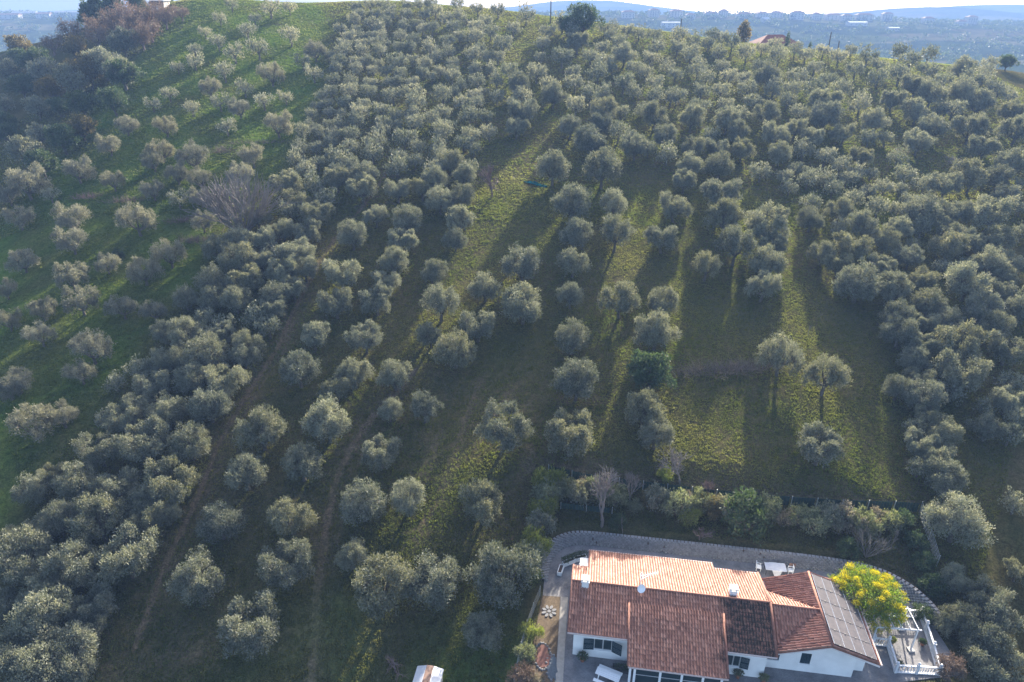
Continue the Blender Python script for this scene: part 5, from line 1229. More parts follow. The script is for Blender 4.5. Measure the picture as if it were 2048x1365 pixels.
def leaf(name, stops, back, trans, tcol=None, rough=.65, spec=.15, var=.3):
    def f(N, L):
        t = N('ShaderNodeAttribute', attribute_name='tone').outputs['Fac']
        oi = N('ShaderNodeObjectInfo').outputs['Random']
        col = ramp(N, stops, t, L)
        col = mix(N, L, 1.0, col, ramp(N, [(0, (1 - var, 1 - .9 * var, 1 - .8 * var)), (.25, (1 + .15 * var, 1, 1 - .55 * var)), (.5, (1 - .25 * var, 1 - .2 * var, 1 - .1 * var)), (.75, (1 + .5 * var, 1 + .4 * var, 1 + .1 * var)), (1, (1 + var, 1 + .95 * var, 1 + .95 * var))], oi, L), 'MULTIPLY')
        g = N('ShaderNodeNewGeometry').outputs['Backfacing']
        front = col
        col = mix(N, L, math_(N, L, 'MULTIPLY', g, .6), col, back)
        p = bsdf(N, L, col, rough, spec)
        tr = N('ShaderNodeBsdfTranslucent')
        L(mix(N, L, 1.0, front, tcol or (1.4, 1.5, .8), 'MULTIPLY'), tr.inputs[0])
        m = N('ShaderNodeMixShader'); m.inputs[0].default_value = trans
        L(p, m.inputs[1]); L(tr.outputs[0], m.inputs[2])
        return m.outputs[0]
    return mat(name, f)
# ------------------------------------------------------------------ mesh helpers
def mesh_np(name, V, F, m, attrs=None, smooth=False):
    V = np.asarray(V, np.float32); me = bpy.data.meshes.new(name)
    Fs = F if isinstance(F, list) else [F]
    Fs = [np.asarray(f, np.int32) for f in Fs if len(f)]
    nl = sum(f.size for f in Fs); npol = sum(len(f) for f in Fs)
    me.vertices.add(len(V)); me.vertices.foreach_set('co', V.ravel())
    me.loops.add(nl); me.loops.foreach_set('vertex_index', np.concatenate([f.ravel() for f in Fs]))
    me.polygons.add(npol)
    st = []; o = 0
    for f in Fs:
        st.append(o + np.arange(len(f)) * f.shape[1]); o += f.size
    me.polygons.foreach_set('loop_start', np.concatenate(st).astype(np.int32))
    me.update(calc_edges=True); me.validate()
    if m is not None: me.materials.append(MATS[m])
    for k, (dom, v) in (attrs or {}).items():
        a = me.attributes.new(k, 'FLOAT', dom); a.data.foreach_set('value', np.asarray(v, np.float32))
    me.shade_smooth() if smooth else me.shade_flat()
    return me
def ob(name, me, parent=None, loc=None, rz=None, sc=None, rot=None):
    o = bpy.data.objects.new(name, me); COL.objects.link(o)
    if parent is not None: o.parent = parent
    if loc is not None: o.location = loc
    if rot is not None: o.rotation_euler = rot
    if rz is not None: o.rotation_euler = (0, 0, rz)
    if sc is not None: o.scale = (sc,) * 3 if np.isscalar(sc) else sc
    return o
def tag(o, label=None, cat=None, group=None, kind=None):
    for k, v in (('label', label), ('category', cat), ('group', group), ('kind', kind)):
        if v: o[k] = v
    return o
def empty(name, loc, rz=0.0, **k):
    o = ob(name, None, None, loc, rz); o.empty_display_size = .5
    return tag(o, **k)
class MB:
    """collects boxes, tubes and prisms into one mesh"""
    def __init__(s): s.v = []; s.f = {}; s.n = 0
    def add(s, V, F):
        V = np.asarray(V, float); s.v.append(V)
        for f in F: s.f.setdefault(len(f), []).append([i + s.n for i in f])
        s.n += len(V); return s
    def box(s, a, b, rz=0.0, c=None):
        x0, y0, z0 = a; x1, y1, z1 = b
        V = np.array([(x, y, z) for z in (z0, z1) for x, y in ((x0, y0), (x1, y0), (x1, y1), (x0, y1))], float)
        if rz:
            c = np.array(c if c is not None else ((x0 + x1) / 2, (y0 + y1) / 2)); q = V[:, :2] - c
            V[:, 0] = c[0] + q[:, 0] * math.cos(rz) - q[:, 1] * math.sin(rz); V[:, 1] = c[1] + q[:, 0] * math.sin(rz) + q[:, 1] * math.cos(rz)
        return s.add(V, [(3, 2, 1, 0), (4, 5, 6, 7), (0, 1, 5, 4), (1, 2, 6, 5), (2, 3, 7, 6), (3, 0, 4, 7)])
    def tube(s, P, r, n=6, cap=True):
        P = np.asarray(P, float); r = np.broadcast_to(np.asarray(r, float), (len(P),))
        T = np.gradient(P, axis=0); T /= np.linalg.norm(T, axis=1)[:, None] + 1e-9
        ref = np.array([0, 0, 1.]) if abs(T[0][2]) < .9 else np.array([1., 0, 0])
        V = []
        for p, t, q in zip(P, T, r):
            u = np.cross(t, ref); u /= np.linalg.norm(u) + 1e-9; w = np.cross(t, u)
            a = np.arange(n) * 2 * math.pi / n
            V.append(p + q * (np.cos(a)[:, None] * u + np.sin(a)[:, None] * w))
        F = [(i * n + j, i * n + (j + 1) % n, (i + 1) * n + (j + 1) % n, (i + 1) * n + j) for i in range(len(P) - 1) for j in range(n)]
        s.add(np.concatenate(V), F)
        if cap: s.f.setdefault(n, []).extend([[s.n - n + j for j in range(n)], [s.n - len(P) * n + j for j in range(n)][::-1]])
        return s
    def prism(s, P, z0, z1):
        n = len(P); P = [tuple(p) for p in P]
        if sum(P[i][0] * P[(i + 1) % n][1] - P[(i + 1) % n][0] * P[i][1] for i in range(n)) < 0: P = P[::-1]
        V = [(x, y, z0) for x, y in P] + [(x, y, z1) for x, y in P]
        return s.add(V, [tuple(range(n))[::-1], tuple(range(n, 2 * n))] + [(i, (i + 1) % n, n + (i + 1) % n, n + i) for i in range(n)])
    def slab(s, P, th):
        """a polygon given by 3D points, thickened downwards"""
        P = np.asarray(P, float); n = len(P); V = np.concatenate([P, P - (0, 0, th)])
        return s.add(V, [tuple(range(n)), tuple(range(n, 2 * n))[::-1]] + [((i + 1) % n, i, n + i, n + (i + 1) % n) for i in range(n)])
    def mesh(s, name, m, smooth=False):
        return mesh_np(name, np.concatenate(s.v), [np.array(f) for f in s.f.values()], m, None, smooth)
    def obj(s, name, m, parent=None, smooth=False, **k): return ob(name, s.mesh(name, m, smooth), parent, **k)
def unit(v): return v / (np.linalg.norm(v, axis=-1, keepdims=True) + 1e-9)
def sprigs(rng, cen, rad, n, L, W, up=.35, shell=.4, squash=.9):
    """n small leaf sprigs spread through clumps; 4 vertices each"""
    cen = np.asarray(cen, float); rad = np.asarray(rad, float)
    k = rng.choice(len(cen), n, p=rad ** 2.2 / (rad ** 2.2).sum())
    d = rng.normal(size=(n, 3)); d[:, 2] += .35; d = unit(d)
    rr = rad[k] * (shell + (1 - shell) * rng.random(n) ** .55) * (1 + .12 * rng.normal(size=n))
    p = cen[k] + d * rr[:, None] * (1, 1, squash)
    ax = unit(d + .75 * rng.normal(size=(n, 3)) + (0, 0, up))
    sd_ = unit(np.cross(ax, rng.normal(size=(n, 3))))
    l = L * (.7 + .6 * rng.random(n))[:, None]; w = W * (.7 + .6 * rng.random(n))[:, None]
    V = np.stack([p, p + ax * l * .5 + sd_ * w * .5, p + ax * l, p + ax * l * .5 - sd_ * w * .5], 1).reshape(-1, 3)
    F = np.arange(4 * n).reshape(n, 4)
    ct = rng.random(len(cen))
    return V, F, np.clip(.5 * ct[k] + .5 * rng.random(n), 0, 1)
# ------------------------------------------------------------------ foliage, bark
leaf('olive_leaf', [(0, (.062, .076, .052)), (.5, (.131, .145, .107)), (1, (.25, .25, .188))], (.255, .265, .22), .27, (1.25, 1.2, .85), var=.36)
leaf('pale_olive_leaf', [(0, (.10, .105, .080)), (.5, (.155, .16, .125)), (1, (.23, .225, .175))], (.25, .25, .205), .28, (1.25, 1.2, .85), var=.25)
leaf('green_leaf', [(0, (.062, .075, .047)), (.5, (.122, .136, .088)), (1, (.215, .22, .145))], (.22, .235, .175), .3)
leaf('dark_leaf', [(0, (.026, .044, .028)), (.6, (.052, .080, .044)), (1, (.11, .14, .065))], (.09, .11, .07), .22)
leaf('lime_leaf', [(0, (.07, .10, .025)), (.5, (.14, .17, .04)), (1, (.27, .25, .09))], (.2, .2, .09), .32)
leaf('oak_leaf', [(0, (.050, .050, .028)), (.5, (.105, .098, .05)), (1, (.19, .155, .075))], (.14, .125, .08), .28, (1.4, 1.25, .7))
leaf('mimosa_flower', [(0, (.24, .23, .010)), (.5, (.40, .35, .014)), (1, (.54, .46, .02))], (.36, .32, .02), .35, (1.1, 1.1, .6), .7)
leaf('mimosa_leaf', [(0, (.05, .09, .012)), (1, (.16, .22, .03))], (.14, .18, .05), .35)
leaf('dry_leaf', [(0, (.085, .066, .054)), (.5, (.14, .108, .088)), (1, (.21, .165, .13))], (.17, .135, .11), .2, (1.2, 1, .8))
leaf('silver_leaf', [(0, (.12, .115, .09)), (.5, (.18, .17, .13)), (1, (.28, .24, .17))], (.22, .21, .17), .25, (1.2, 1.1, .85))
leaf('grass_blade', [(0, (.050, .080, .018)), (.5, (.095, .106, .040)), (1, (.155, .145, .078))], (.10, .11, .045), .5, (1.75, 1.8, .95), .6, .2)
plain('bark', (.10, .085, .07), .9, .35, 6)
plain('pale_bark', (.17, .15, .135), .9, .25, 6)
plain('brush_wood', (.15, .122, .108), .9, .3, 5)
plain('red_bark', (.15, .105, .095), .9, .25, 6)
def olive_form(seed, n, kind='round', L=.088, W=.034, sub=1.0):
    """crown of radius 1 above the origin -> crown arrays and limb builder"""
    rng = np.random.default_rng(seed); cen = []; rad = []; tb = MB()
    fork = {'round': .32, 'lobed': .34, 'sparse': .26, 'tall': .44, 'shrub': .10}[kind] * (.9 + .2 * rng.random())
    nl = {'round': 7, 'lobed': 6, 'sparse': 6, 'tall': 7, 'shrub': 8}[kind]
    lean = rng.normal(size=2) * .06
    base = np.array([0, 0, -.12]); fk = np.array([lean[0], lean[1], fork])
    tb.tube([base, [lean[0] * .5, lean[1] * .5, fork * .5], fk], [.11, .085, .075], 7)
    zc = {'tall': 1.02, 'shrub': .72, 'sparse': .9}.get(kind, 1.0)
    a0 = rng.random() * 6.28
    for i in range(nl):
        a = a0 + i * 6.283 / nl + rng.normal() * .25
        rr = (.55 if kind == 'round' else .62) * (.8 + .4 * rng.random())
        z = zc + rng.normal() * .12 - .1
        c = np.array([math.cos(a) * rr, math.sin(a) * rr, z]); q = {'round': .46, 'lobed': .38, 'sparse': .42, 'tall': .44, 'shrub': .46}[kind] * (.8 + .4 * rng.random())
        cen.append(c); rad.append(q)
        mid = fk * .45 + c * .55 + (0, 0, -.08)
        tb.tube([fk, mid, c + (0, 0, q * .3)], [.06, .04, .012], 5, False)
        for _ in range(3 if kind != 'sparse' else 4):
            d = unit(rng.normal(size=3) + (math.cos(a) * .6, math.sin(a) * .6, .3)); e = c + d * q * .85
            cen.append(e); rad.append(q * (.40 + .25 * rng.random()))
            tb.tube([c, c * .4 + e * .6 + (0, 0, .03), e + d * q * .25], [.022, .014, .005], 4, False)
    if kind in ('round', 'lobed'):
        for i in range(6):
            a = a0 + i * 1.047 + .5; cen.append(np.array([math.cos(a) * .6, math.sin(a) * .6, .58 + .15 * rng.random()])); rad.append(.26 + .1 * rng.random())
    if kind in ('round', 'tall', 'shrub'):
        for _ in range(4):
            c = np.array([rng.normal() * .25, rng.normal() * .25, zc + .28 + rng.random() * .22]); cen.append(c); rad.append(.36 * (.8 + .4 * rng.random()))
            tb.tube([fk, fk * .5 + c * .5, c], [.05, .035, .01], 5, False)
    sc_ = []; sr_ = []
    for c, q in zip(cen, rad):
        for _ in range(max(3, int(34 * q * sub))):
            d = unit(rng.normal(size=3) + (0, 0, .25)); sc_.append(np.array(c) + d * q * (.6 + .4 * rng.random())); sr_.append((.11 + .08 * rng.random()) * (1.0 if sub >= 1 else 1.35))
    V, F, T = sprigs(rng, sc_, sr_, n, L, W, .55, .15)
    keep = np.repeat(V[0::4, 2] > (.16 if kind != 'shrub' else .03), 4); V = V[keep]; T = T[keep[0::4]]
    hor = np.percentile(np.hypot(V[:, 0], V[:, 1]), 97); V[:, :2] /= hor; zz = V[:, 2]
    return V, np.arange(len(V)).reshape(-1, 4), T, tb, hor
def scale_tb(tb, hor):
    for v in tb.v: v[:, :2] /= hor
def olive_meshes(name, seed, n, kind, lm, bark='bark', L=.088, W=.034):
    V, F, T, tb, hor = olive_form(seed, n, kind, L, W); scale_tb(tb, hor)
    return mesh_np('crown', V, F, lm, {'tone': ('FACE', T)}), tb.mesh('trunk', bark)
FORMS = {}
for i in range(7): FORMS['o%d' % i] = olive_meshes('olive', 10 + i, 11500, ['round', 'lobed', 'round', 'lobed', 'round', 'lobed', 'round'][i], 'olive_leaf')
for i in range(3): FORMS['p%d' % i] = olive_meshes('olive', 30 + i, 6500, 'sparse', 'pale_olive_leaf', 'bark', .10, .032)
for i in range(2): FORMS['t%d' % i] = olive_meshes('olive', 40 + i, 9000, 'tall', 'olive_leaf')
FORMS['g0'] = olive_meshes('olive', 50, 11000, 'round', 'olive_leaf')
for i in range(3): FORMS['k%d' % i] = olive_meshes('oak', 60 + i, 5500, 'round', ['oak_leaf', 'olive_leaf', 'dark_leaf'][i], 'bark', .13, .05)
for i, lm in enumerate(['green_leaf', 'dark_leaf', 'lime_leaf', 'silver_leaf', 'oak_leaf', 'dry_leaf', 'olive_leaf']): FORMS['s%d' % i] = olive_meshes('shrub', 70 + i, 2600, 'shrub', lm, 'bark', .17, .06)
FORMS['d0'] = olive_meshes('dry', 80, 2600, 'round', 'dry_leaf', 'red_bark', .13, .03)
FORMS['d1'] = olive_meshes('dry', 81, 2000, 'lobed', 'dry_leaf', 'red_bark', .13, .03)
def put_tree(name, form, x, y, w, rz, label, cat, group=None, hs=1.0):
    root = empty(name, (x, y, float(height(x, y))), rz, label=label, cat=cat, group=group)
    root.scale = (w / 2, w / 2, w / 2 * hs * (1.12 if 'olive' in name else 1.0))
    c, t = FORMS[form]
    ob('trunk', t, root); ob('crown', c, root)
    return root
def branch_mesh(seed, name, m, levels=4, spread=.55, first=.24, up=.25, kids=4, sides=4, fan=False, r0=.028):
    """a bare tree about 1 high"""
    rng = np.random.default_rng(seed); tb = MB()
    def grow(p, d, l, r, k):
        e = p + d * l; m_ = p + d * l * .5 + rng.normal(size=3) * l * .06
        tb.tube([p, m_, e], [r, r * .85, r * .7], sides if k > 1 else 3, False)
        if k == 0: return
        for i in range(kids):
            q = unit(d + spread * rng.normal(size=3) + (0, 0, up))
            f = 1.0 if i < 2 else .45 + .5 * rng.random()
            grow(p + d * l * f, q, l * (.65 + .3 * rng.random()), max(r * .62, .0055), k - 1)
    if fan:
        fan = 16 if fan is True else fan
        for i in range(int(fan)):
            a = rng.random() * 6.28; s = .2 + 1.0 * rng.random()
            grow(np.zeros(3), unit(np.array([math.cos(a) * s, math.sin(a) * s, 1.0])), .55, .014, 2)
    else: grow(np.array([0, 0, -.05]), unit(np.array([rng.normal() * .08, rng.normal() * .08, 1])), first + .05, r0, levels)
    return tb.mesh(name, m)
# ------------------------------------------------------------------ ground
def ground_mat(N, L):
    g = N('ShaderNodeNewGeometry').outputs['Position']
    at = lambda n: N('ShaderNodeAttribute', attribute_name=n).outputs['Fac']
    n1 = noise(N, L, .09, 5, g); n2 = noise(N, L, .9, 6, g, .65); n3 = noise(N, L, 5.5, 5, g, .75); n4 = noise(N, L, 2.0, 5, g, .7)
    grass = ramp(N, [(.32, (.040, .048, .020)), (.5, (.058, .055, .028)), (.68, (.088, .072, .046))], math_(N, L, 'ADD', math_(N, L, 'MULTIPLY', n1, .5), math_(N, L, 'MULTIPLY', n2, .5)), L)
    lush = ramp(N, [(.3, (.044, .078, .016)), (.55, (.068, .106, .024)), (.75, (.108, .122, .038))], n2, L)
    col = mix(N, L, at('lush'), grass, lush)
    d = math_(N, L, 'MULTIPLY', at('dirt'), math_(N, L, 'ADD', math_(N, L, 'MULTIPLY', n2, 1.6), .1), True)
    col = mix(N, L, d, col, ramp(N, [(.3, (.080, .062, .052)), (.7, (.165, .125, .10))], n3, L))
    col = mix(N, L, 1.0, col, ramp(N, [(.32, (.5, .5, .5)), (.68, (1.5, 1.5, 1.4))], n3, L), 'MULTIPLY')
    col = mix(N, L, 1.0, col, ramp(N, [(.35, (.72, .76, .7)), (.65, (1.3, 1.24, 1.2))], n4, L), 'MULTIPLY')
    # far fields beyond the crest
    v = N('ShaderNodeTexVoronoi'); mp = N('ShaderNodeMapping'); mp.inputs['Scale'].default_value = (.007, .014, .0); mp.inputs['Rotation'].default_value = (0, 0, .5)
    L(g, mp.inputs[0]); L(mp.outputs[0], v.inputs['Vector']); v.inputs['Scale'].default_value = 1.0
    w = N('ShaderNodeSeparateColor'); L(v.outputs['Color'], w.inputs[0])
    fld = ramp(N, [(0, (.016, .024, .014)), (.35, (.024, .036, .015)), (.6, (.045, .055, .022)), (.8, (.085, .082, .045)), (1, (.03, .026, .02))], w.outputs[0], L)
    fld = mix(N, L, 1.0, fld, ramp(N, [(.35, (.55, .55, .55)), (.6, (1.2, 1.2, 1.2))], noise(N, L, .05, 6, g, .7), L), 'MULTIPLY')
    col = mix(N, L, at('far'), col, fld)
    return bsdf(N, L, col, 1.0, 0.0, 0, math_(N, L, 'ADD', math_(N, L, 'MULTIPLY', n2, 1.0), math_(N, L, 'MULTIPLY', n3, .5)), .25, .8)
mat('hillside', ground_mat)
def axis(a, b, step, far_lo, far_hi, grow=1.09):
    c = list(np.arange(a, b + .01, step)); s = step; x = b; hi = []
    while x < far_hi: s *= grow; x += s; hi.append(x)
    s = step; x = a; lo = []
    while x > far_lo: s *= grow; x -= s; lo.append(x)
    return np.array(lo[::-1] + c + hi)
gx = axis(-135, 170, .8, -3600, 3600); gy = axis(24, 275, .8, -250, 3600, 1.05)
GX, GY = np.meshgrid(gx, gy); GZ = height(GX, GY)
LUSH = np.array(LUSHP)
lush = sstep((3 - poly_dist(GX, GY, LUSH)) / 6)
lush = np.maximum(lush, sstep((9 - np.hypot(GX + 3, GY - 39)) / 8) * .9); lush = np.maximum(lush, sstep((10 - np.hypot(GX + 19, GY - 41)) / 8) * .8)
lush = np.clip(lush * (.68 + .45 * wob(GX, GY, .23, 4.0) + .3 * wob(GX, GY, .07, 1.5)), 0, 1)
dirt = np.zeros_like(GX)
for T_, wd, st in TRACKS:
    D_ = line_dist(GX, GY, T_); dirt = np.maximum(dirt, st * (.6 * np.exp(-(D_ / wd) ** 2) + .35 * np.exp(-(D_ / (wd * 4)) ** 2)) * (.75 + .35 * wob(GX, GY, .35, 2.5)))
# micro relief: tussocks and the sunken wheel ruts
rg = np.random.default_rng(3)
near = (GX > -136) & (GX < 171) & (GY > 23) & (GY < 276) & (poly_dist(GX, GY, TERR) > 1.5)
GZ = GZ + near * (rg.normal(size=GX.shape) * .03 - .06 * dirt)
nx, ny = len(gx), len(gy)
I = np.arange(nx * ny).reshape(ny, nx)
F = np.stack([I[:-1, :-1], I[:-1, 1:], I[1:, 1:], I[1:, :-1]], -1).reshape(-1, 4)
V = np.stack([GX, GY, GZ], -1).reshape(-1, 3)
far = sstep((GY - 262) / 50)
far = np.maximum(far, sstep((-GX - 150) / 60))
gm = mesh_np('ground', V, F, 'hillside', {'lush': ('POINT', lush.ravel()), 'dirt': ('POINT', dirt.ravel()), 'far': ('POINT', far.ravel())}, True)
tag(ob('ground', gm), kind='structure')
# grass tufts, blades that catch the low sun
def tufts(name, n, box, hgt, wid, blades, seed, minlush):
    r = np.random.default_rng(seed)
    y = box[2] + (box[3] - box[2]) * r.random(n * 2) ** 1.15; half = np.minimum(y * .80 + 6, 150)
    x = (r.random(n * 2) * 2 - 1) * half
    k = (poly_dist(x, y, TERR) > 1.2) & (x > box[0]) & (x < box[1]) & (wob(x, y, .4, 7.0) + r.normal(size=len(x)) * .5 > -.7)
    for T_, wd, st in TRACKS: k &= (line_dist(x, y, T_) > wd * .7) | (r.random(len(x)) > st)
    x, y = x[k][:n], y[k][:n]; m = len(x); z = height(x, y)
    lu = sstep((3 - poly_dist(x, y, LUSH)) / 6)
    B = np.repeat(np.stack([x, y, z - .03], 1), blades, 0); q = len(B)
    B[:, :2] += r.normal(size=(q, 2)) * wid * 1.6
    a = r.random(q) * 6.283; h = hgt * (.5 + r.random(q)) ; w = wid * (.6 + .8 * r.random(q))
    dx = np.stack([np.cos(a), np.sin(a), 0 * a], 1) * w[:, None]; tip = B + np.stack([r.normal(size=q) * h * .45, r.normal(size=q) * h * .45, h], 1)
    V = np.stack([B - dx, B + dx, tip], 1).reshape(-1, 3); F = np.arange(3 * q).reshape(-1, 3)
    tone = np.clip(np.repeat(.5 - .32 * lu + .3 * wob(x, y, .13, 9.0) + .12 * wob(x, y, .6, 4.0), blades) + .22 * (r.random(q) - .5), 0, 1)
    return tag(ob(name, mesh_np(name, V, F, 'grass_blade', {'tone': ('FACE', tone)})), 'short winter grass covering the olive hillside', 'grass', kind='stuff')
tufts('grass', 300000, (-70, 75, 24, 130), .12, .05, 4, 1, 0)
tufts('grass', 130000, (-125, 150, 115, 262), .18, .11, 4, 2, 0)
tufts('weeds', 6000, (-100, 120, 24, 200), .20, .08, 8, 7, 0)
# ------------------------------------------------------------------ the villa (frame: s along the ridge, t to the back, z up)
def tile_mat(name, a, b, c, stain):
    def f(N, L):
        tc = N('ShaderNodeTexCoord').outputs['Object']
        rnd = N('ShaderNodeAttribute', attribute_name='tone').outputs['Fac']
        col = ramp(N, [(0, a), (.55, b), (1, c)], rnd, L)
        n1 = noise(N, L, 1.1, 6, tc, .7); n2 = noise(N, L, 9, 4, tc, .7)
        col = mix(N, L, math_(N, L, 'MULTIPLY', ramp(N, [(.58, (0, 0, 0)), (.70, (1, 1, 1))], n1, L), .55), col, (.055, .04, .032))
        if stain:   # black lichen over the east end of the front slope, with ragged edges
            sp = N('ShaderNodeSeparateXYZ'); L(tc, sp.inputs[0])
            q = math_(N, L, 'ADD', sp.outputs[0], math_(N, L, 'MULTIPLY', math_(N, L, 'SUBTRACT', n1, .5), 6.0))
            q = math_(N, L, 'ADD', q, math_(N, L, 'MULTIPLY', math_(N, L, 'SUBTRACT', n2, .5), 2.0))
            fr = math_(N, L, 'MULTIPLY', math_(N, L, 'MULTIPLY', math_(N, L, 'SUBTRACT', q, 12.1), .8, True), math_(N, L, 'LESS_THAN', sp.outputs[1], -.1))
            fr = math_(N, L, 'MULTIPLY', fr, math_(N, L, 'LESS_THAN', sp.outputs[0], 16.75))
            n3 = noise(N, L, 2.6, 3, tc, .6)
            fr = math_(N, L, 'MULTIPLY', fr, ramp(N, [(.36, (.5, .5, .5)), (.50, (1, 1, 1))], n3, L))
            col = mix(N, L, math_(N, L, 'MULTIPLY', fr, .96), col, (.022, .018, .016))
        return bsdf(N, L, col, .6, .25, 0, n2, .01, .3)
    return mat(name, f)
tile_mat('roof_tile', (.22, .105, .074), (.285, .142, .100), (.35, .19, .138), True)
plain('gutter_metal', (.50, .41, .37), .5, .08, 4)
plain('ridge_tile', (.20, .092, .065), .85, .3, 4)
plain('white_wall', (.74, .74, .72), .85, .08, .9, .2)
plain('white_paint', (.80, .80, .79), .5, .03, 3)
plain('shutter', (.015, .040, .052), .5, .2, 8)
plain('fascia', (.62, .58, .56), .6, .08, 5)
plain('window_frame', (.42, .42, .42), .5, .05, 5)
plain('dark_metal', (.05, .05, .055), .5, .2, 5, .5)
plain('concrete', (.36, .35, .34), .9, .12, 2.5)
plain('aluminium', (.62, .63, .65), .35, .05, 5, .5, .8)
mat('glass', lambda N, L: bsdf(N, L, (.018, .035, .04), .08, .6))
def pv_mat(N, L):
    tc = N('ShaderNodeTexCoord').outputs['Object']
    return bsdf(N, L, ramp(N, [(.3, (.045, .042, .05)), (.7, (.075, .066, .072))], noise(N, L, 2.2, 5, tc), L), .5, .25)
mat('solar_cell', pv_mat)
VZ = 0.0
villa = empty('villa', (float(VO[0]), float(VO[1]), 0), VYAW, label='white single-storey villa with terracotta tile roofs and solar panels', cat='house')
def loc(s, t, z=0.0): p = VO + s * E1 + t * E2; return (float(p[0]), float(p[1]), z)
K = .36
zr = lambda s, t: 4.6 - K * abs(t)
W = MB()
def gable(mb, s0, s1, t0, t1, zf, drop=.2):
    """wall block whose top follows a ridge along s at t=0"""
    P = [(t0, -.3), (t1, -.3), (t1, zf(0, t1) - drop), (0, zf(0, 0) - drop), (t0, zf(0, t0) - drop)]
    V = [(s, t, z) for s in (s0, s1) for t, z in P]; n = 5
    mb.add(V, [tuple(range(n))[::-1], tuple(range(n, 2 * n))] + [((i + 1) % n, i, n + i, n + (i + 1) % n)[::-1] for i in range(n)])
gable(W, .55, 16.2, -3.6, 4.9, zr); gable(W, 1.7, 12.5, -3.5, 5.9, zr)
W.box((16.0, -2.45, -.3), (20.8, 4.0, 3.1))
P = [(16.35, 0.0), (24.15, 0.0)]
zA = lambda s: 4.4 - K * abs(s - 20.8)
V = [(s, t, z) for t in (-2.45, 4.1) for s, z in ((16.2, -.3), (23.5, -.3), (23.5, zA(23.5) - .2), (20.8, 4.2), (16.2, zA(16.2) - .2))]
W.add(V, [(0, 1, 2, 3, 4), (9, 8, 7, 6, 5), (1, 0, 5, 6), (2, 1, 6, 7), (3, 2, 7, 8), (4, 3, 8, 9), (0, 4, 9, 5)])
W.box((23.4, -1.9, -.3), (24.5, 3.9, 2.85))
def openings(mb, s0, s1, tf, z0, z1, th, ops):
    """front wall of thickness th built round its window openings (a, b, sill, head)"""
    xs = s0
    for a, b, lo, hi in ops:
        if a > xs: mb.box((xs, tf, z0), (a, tf + th, z1))
        if lo > z0: mb.box((a, tf, z0), (b, tf + th, lo))
        mb.box((a, tf, hi), (b, tf + th, z1)); xs = b
    if s1 > xs: mb.box((xs, tf, z0), (s1, tf + th, z1))
openings(W, .5, 5.2, -3.8, -.3, 3.02, .21, [(2.25, 3.75, .95, 2.2)])
openings(W, 12.6, 16.15, -3.8, -.3, 3.02, .21, [(13.05, 14.15, .95, 2.2)])
openings(W, 16.15, 23.4, -2.65, -.3, 2.62, .21, [(16.5, 17.5, .95, 2.15), (19.15, 19.95, .95, 2.15)])
V = [(s, t, z) for t in (-2.65, -2.44) for s, z in ((16.15, 2.62), (23.4, 2.62), (23.4, zA(23.4) - .2), (20.8, 4.2), (16.15, zA(16.15) - .2))]
W.add(V, [(0, 1, 2, 3, 4), (9, 8, 7, 6, 5), (2, 1, 6, 7), (3, 2, 7, 8), (4, 3, 8, 9)])
W.obj('wall', 'white_wall', villa)
def window(a, b, tf, lo, hi, panes, shut):
    w = MB(); f = .06
    w.box((a, tf + .06, lo), (a + f, tf + .12, hi)); w.box((b - f, tf + .06, lo), (b, tf + .12, hi))
    w.box((a + f, tf + .06, lo), (b - f, tf + .12, lo + f)); w.box((a + f, tf + .06, hi - f), (b - f, tf + .12, hi))
    for i in range(1, panes):
        x = a + (b - a) * i / panes; w.box((x - .04, tf + .06, lo + f), (x + .04, tf + .12, hi - f))
    wo = w.obj('window', 'window_frame', villa)
    for i in range(panes):
        x0 = a + (b - a) * i / panes + .05; x1 = a + (b - a) * (i + 1) / panes - .05
        MB().box((x0, tf + .08, lo + f), (x1, tf + .10, hi - f)).obj('pane', 'glass', wo)
    MB().box((a - .08, tf - .07, lo - .06), (b + .08, tf + .06, lo - .003)).obj('sill', 'white_paint', wo)
    for side, ang in shut:
        L_ = (b - a) / 2 + .12; x = a - .01 if side < 0 else b + .01
        m = MB(); m.box((0, -.05, lo), (.05, 0, hi)); m.box((L_ - .05, -.05, lo), (L_, 0, hi))
        for z in (lo, (lo + hi) / 2, hi - .06): m.box((.05, -.048, z), (L_ - .05, -.002, z + .06))
        for k in range(14):
            z = lo + .07 + k * (hi - lo - .14) / 14
            m.box((.05, -.035, z), (L_ - .05, -.015, z + .045))
        r = math.pi + R_(ang) if side < 0 else -R_(ang)
        m.obj('shutter', 'shutter', villa, loc=(x, tf - (.01 if side > 0 else .06), 0), rz=r)
window(2.25, 3.75, -3.8, .95, 2.2, 2, [(-1, 6), (1, 24)])
window(13.05, 14.15, -3.8, .95, 2.2, 2, [(1, 10)])
def closed(a, b, tf, lo, hi):
    m = MB()
    for x0, x1 in ((a, (a + b) / 2 - .01), ((a + b) / 2 + .01, b)):
        m.box((x0, tf + .02, lo), (x0 + .05, tf + .07, hi)); m.box((x1 - .05, tf + .02, lo), (x1, tf + .07, hi))
        for z in (lo, hi - .06): m.box((x0 + .05, tf + .02, z), (x1 - .05, tf + .068, z + .06))
        for k in range(16):
            z = lo + .07 + k * (hi - lo - .14) / 16; m.box((x0 + .05, tf + .03, z), (x1 - .05, tf + .055, z + .055))
    m.obj('shutter', 'shutter', villa)
    MB().box((a - .1, tf - .07, lo - .06), (b + .1, tf + .05, lo - .003)).obj('sill', 'white_paint', villa)
closed(16.5, 17.5, -2.65, .95, 2.15); closed(19.15, 19.95, -2.65, .95, 2.15)
MB().box((.44, -3.1, .9), (.55, -2.2, 2.1)).obj('shutter', 'shutter', villa)
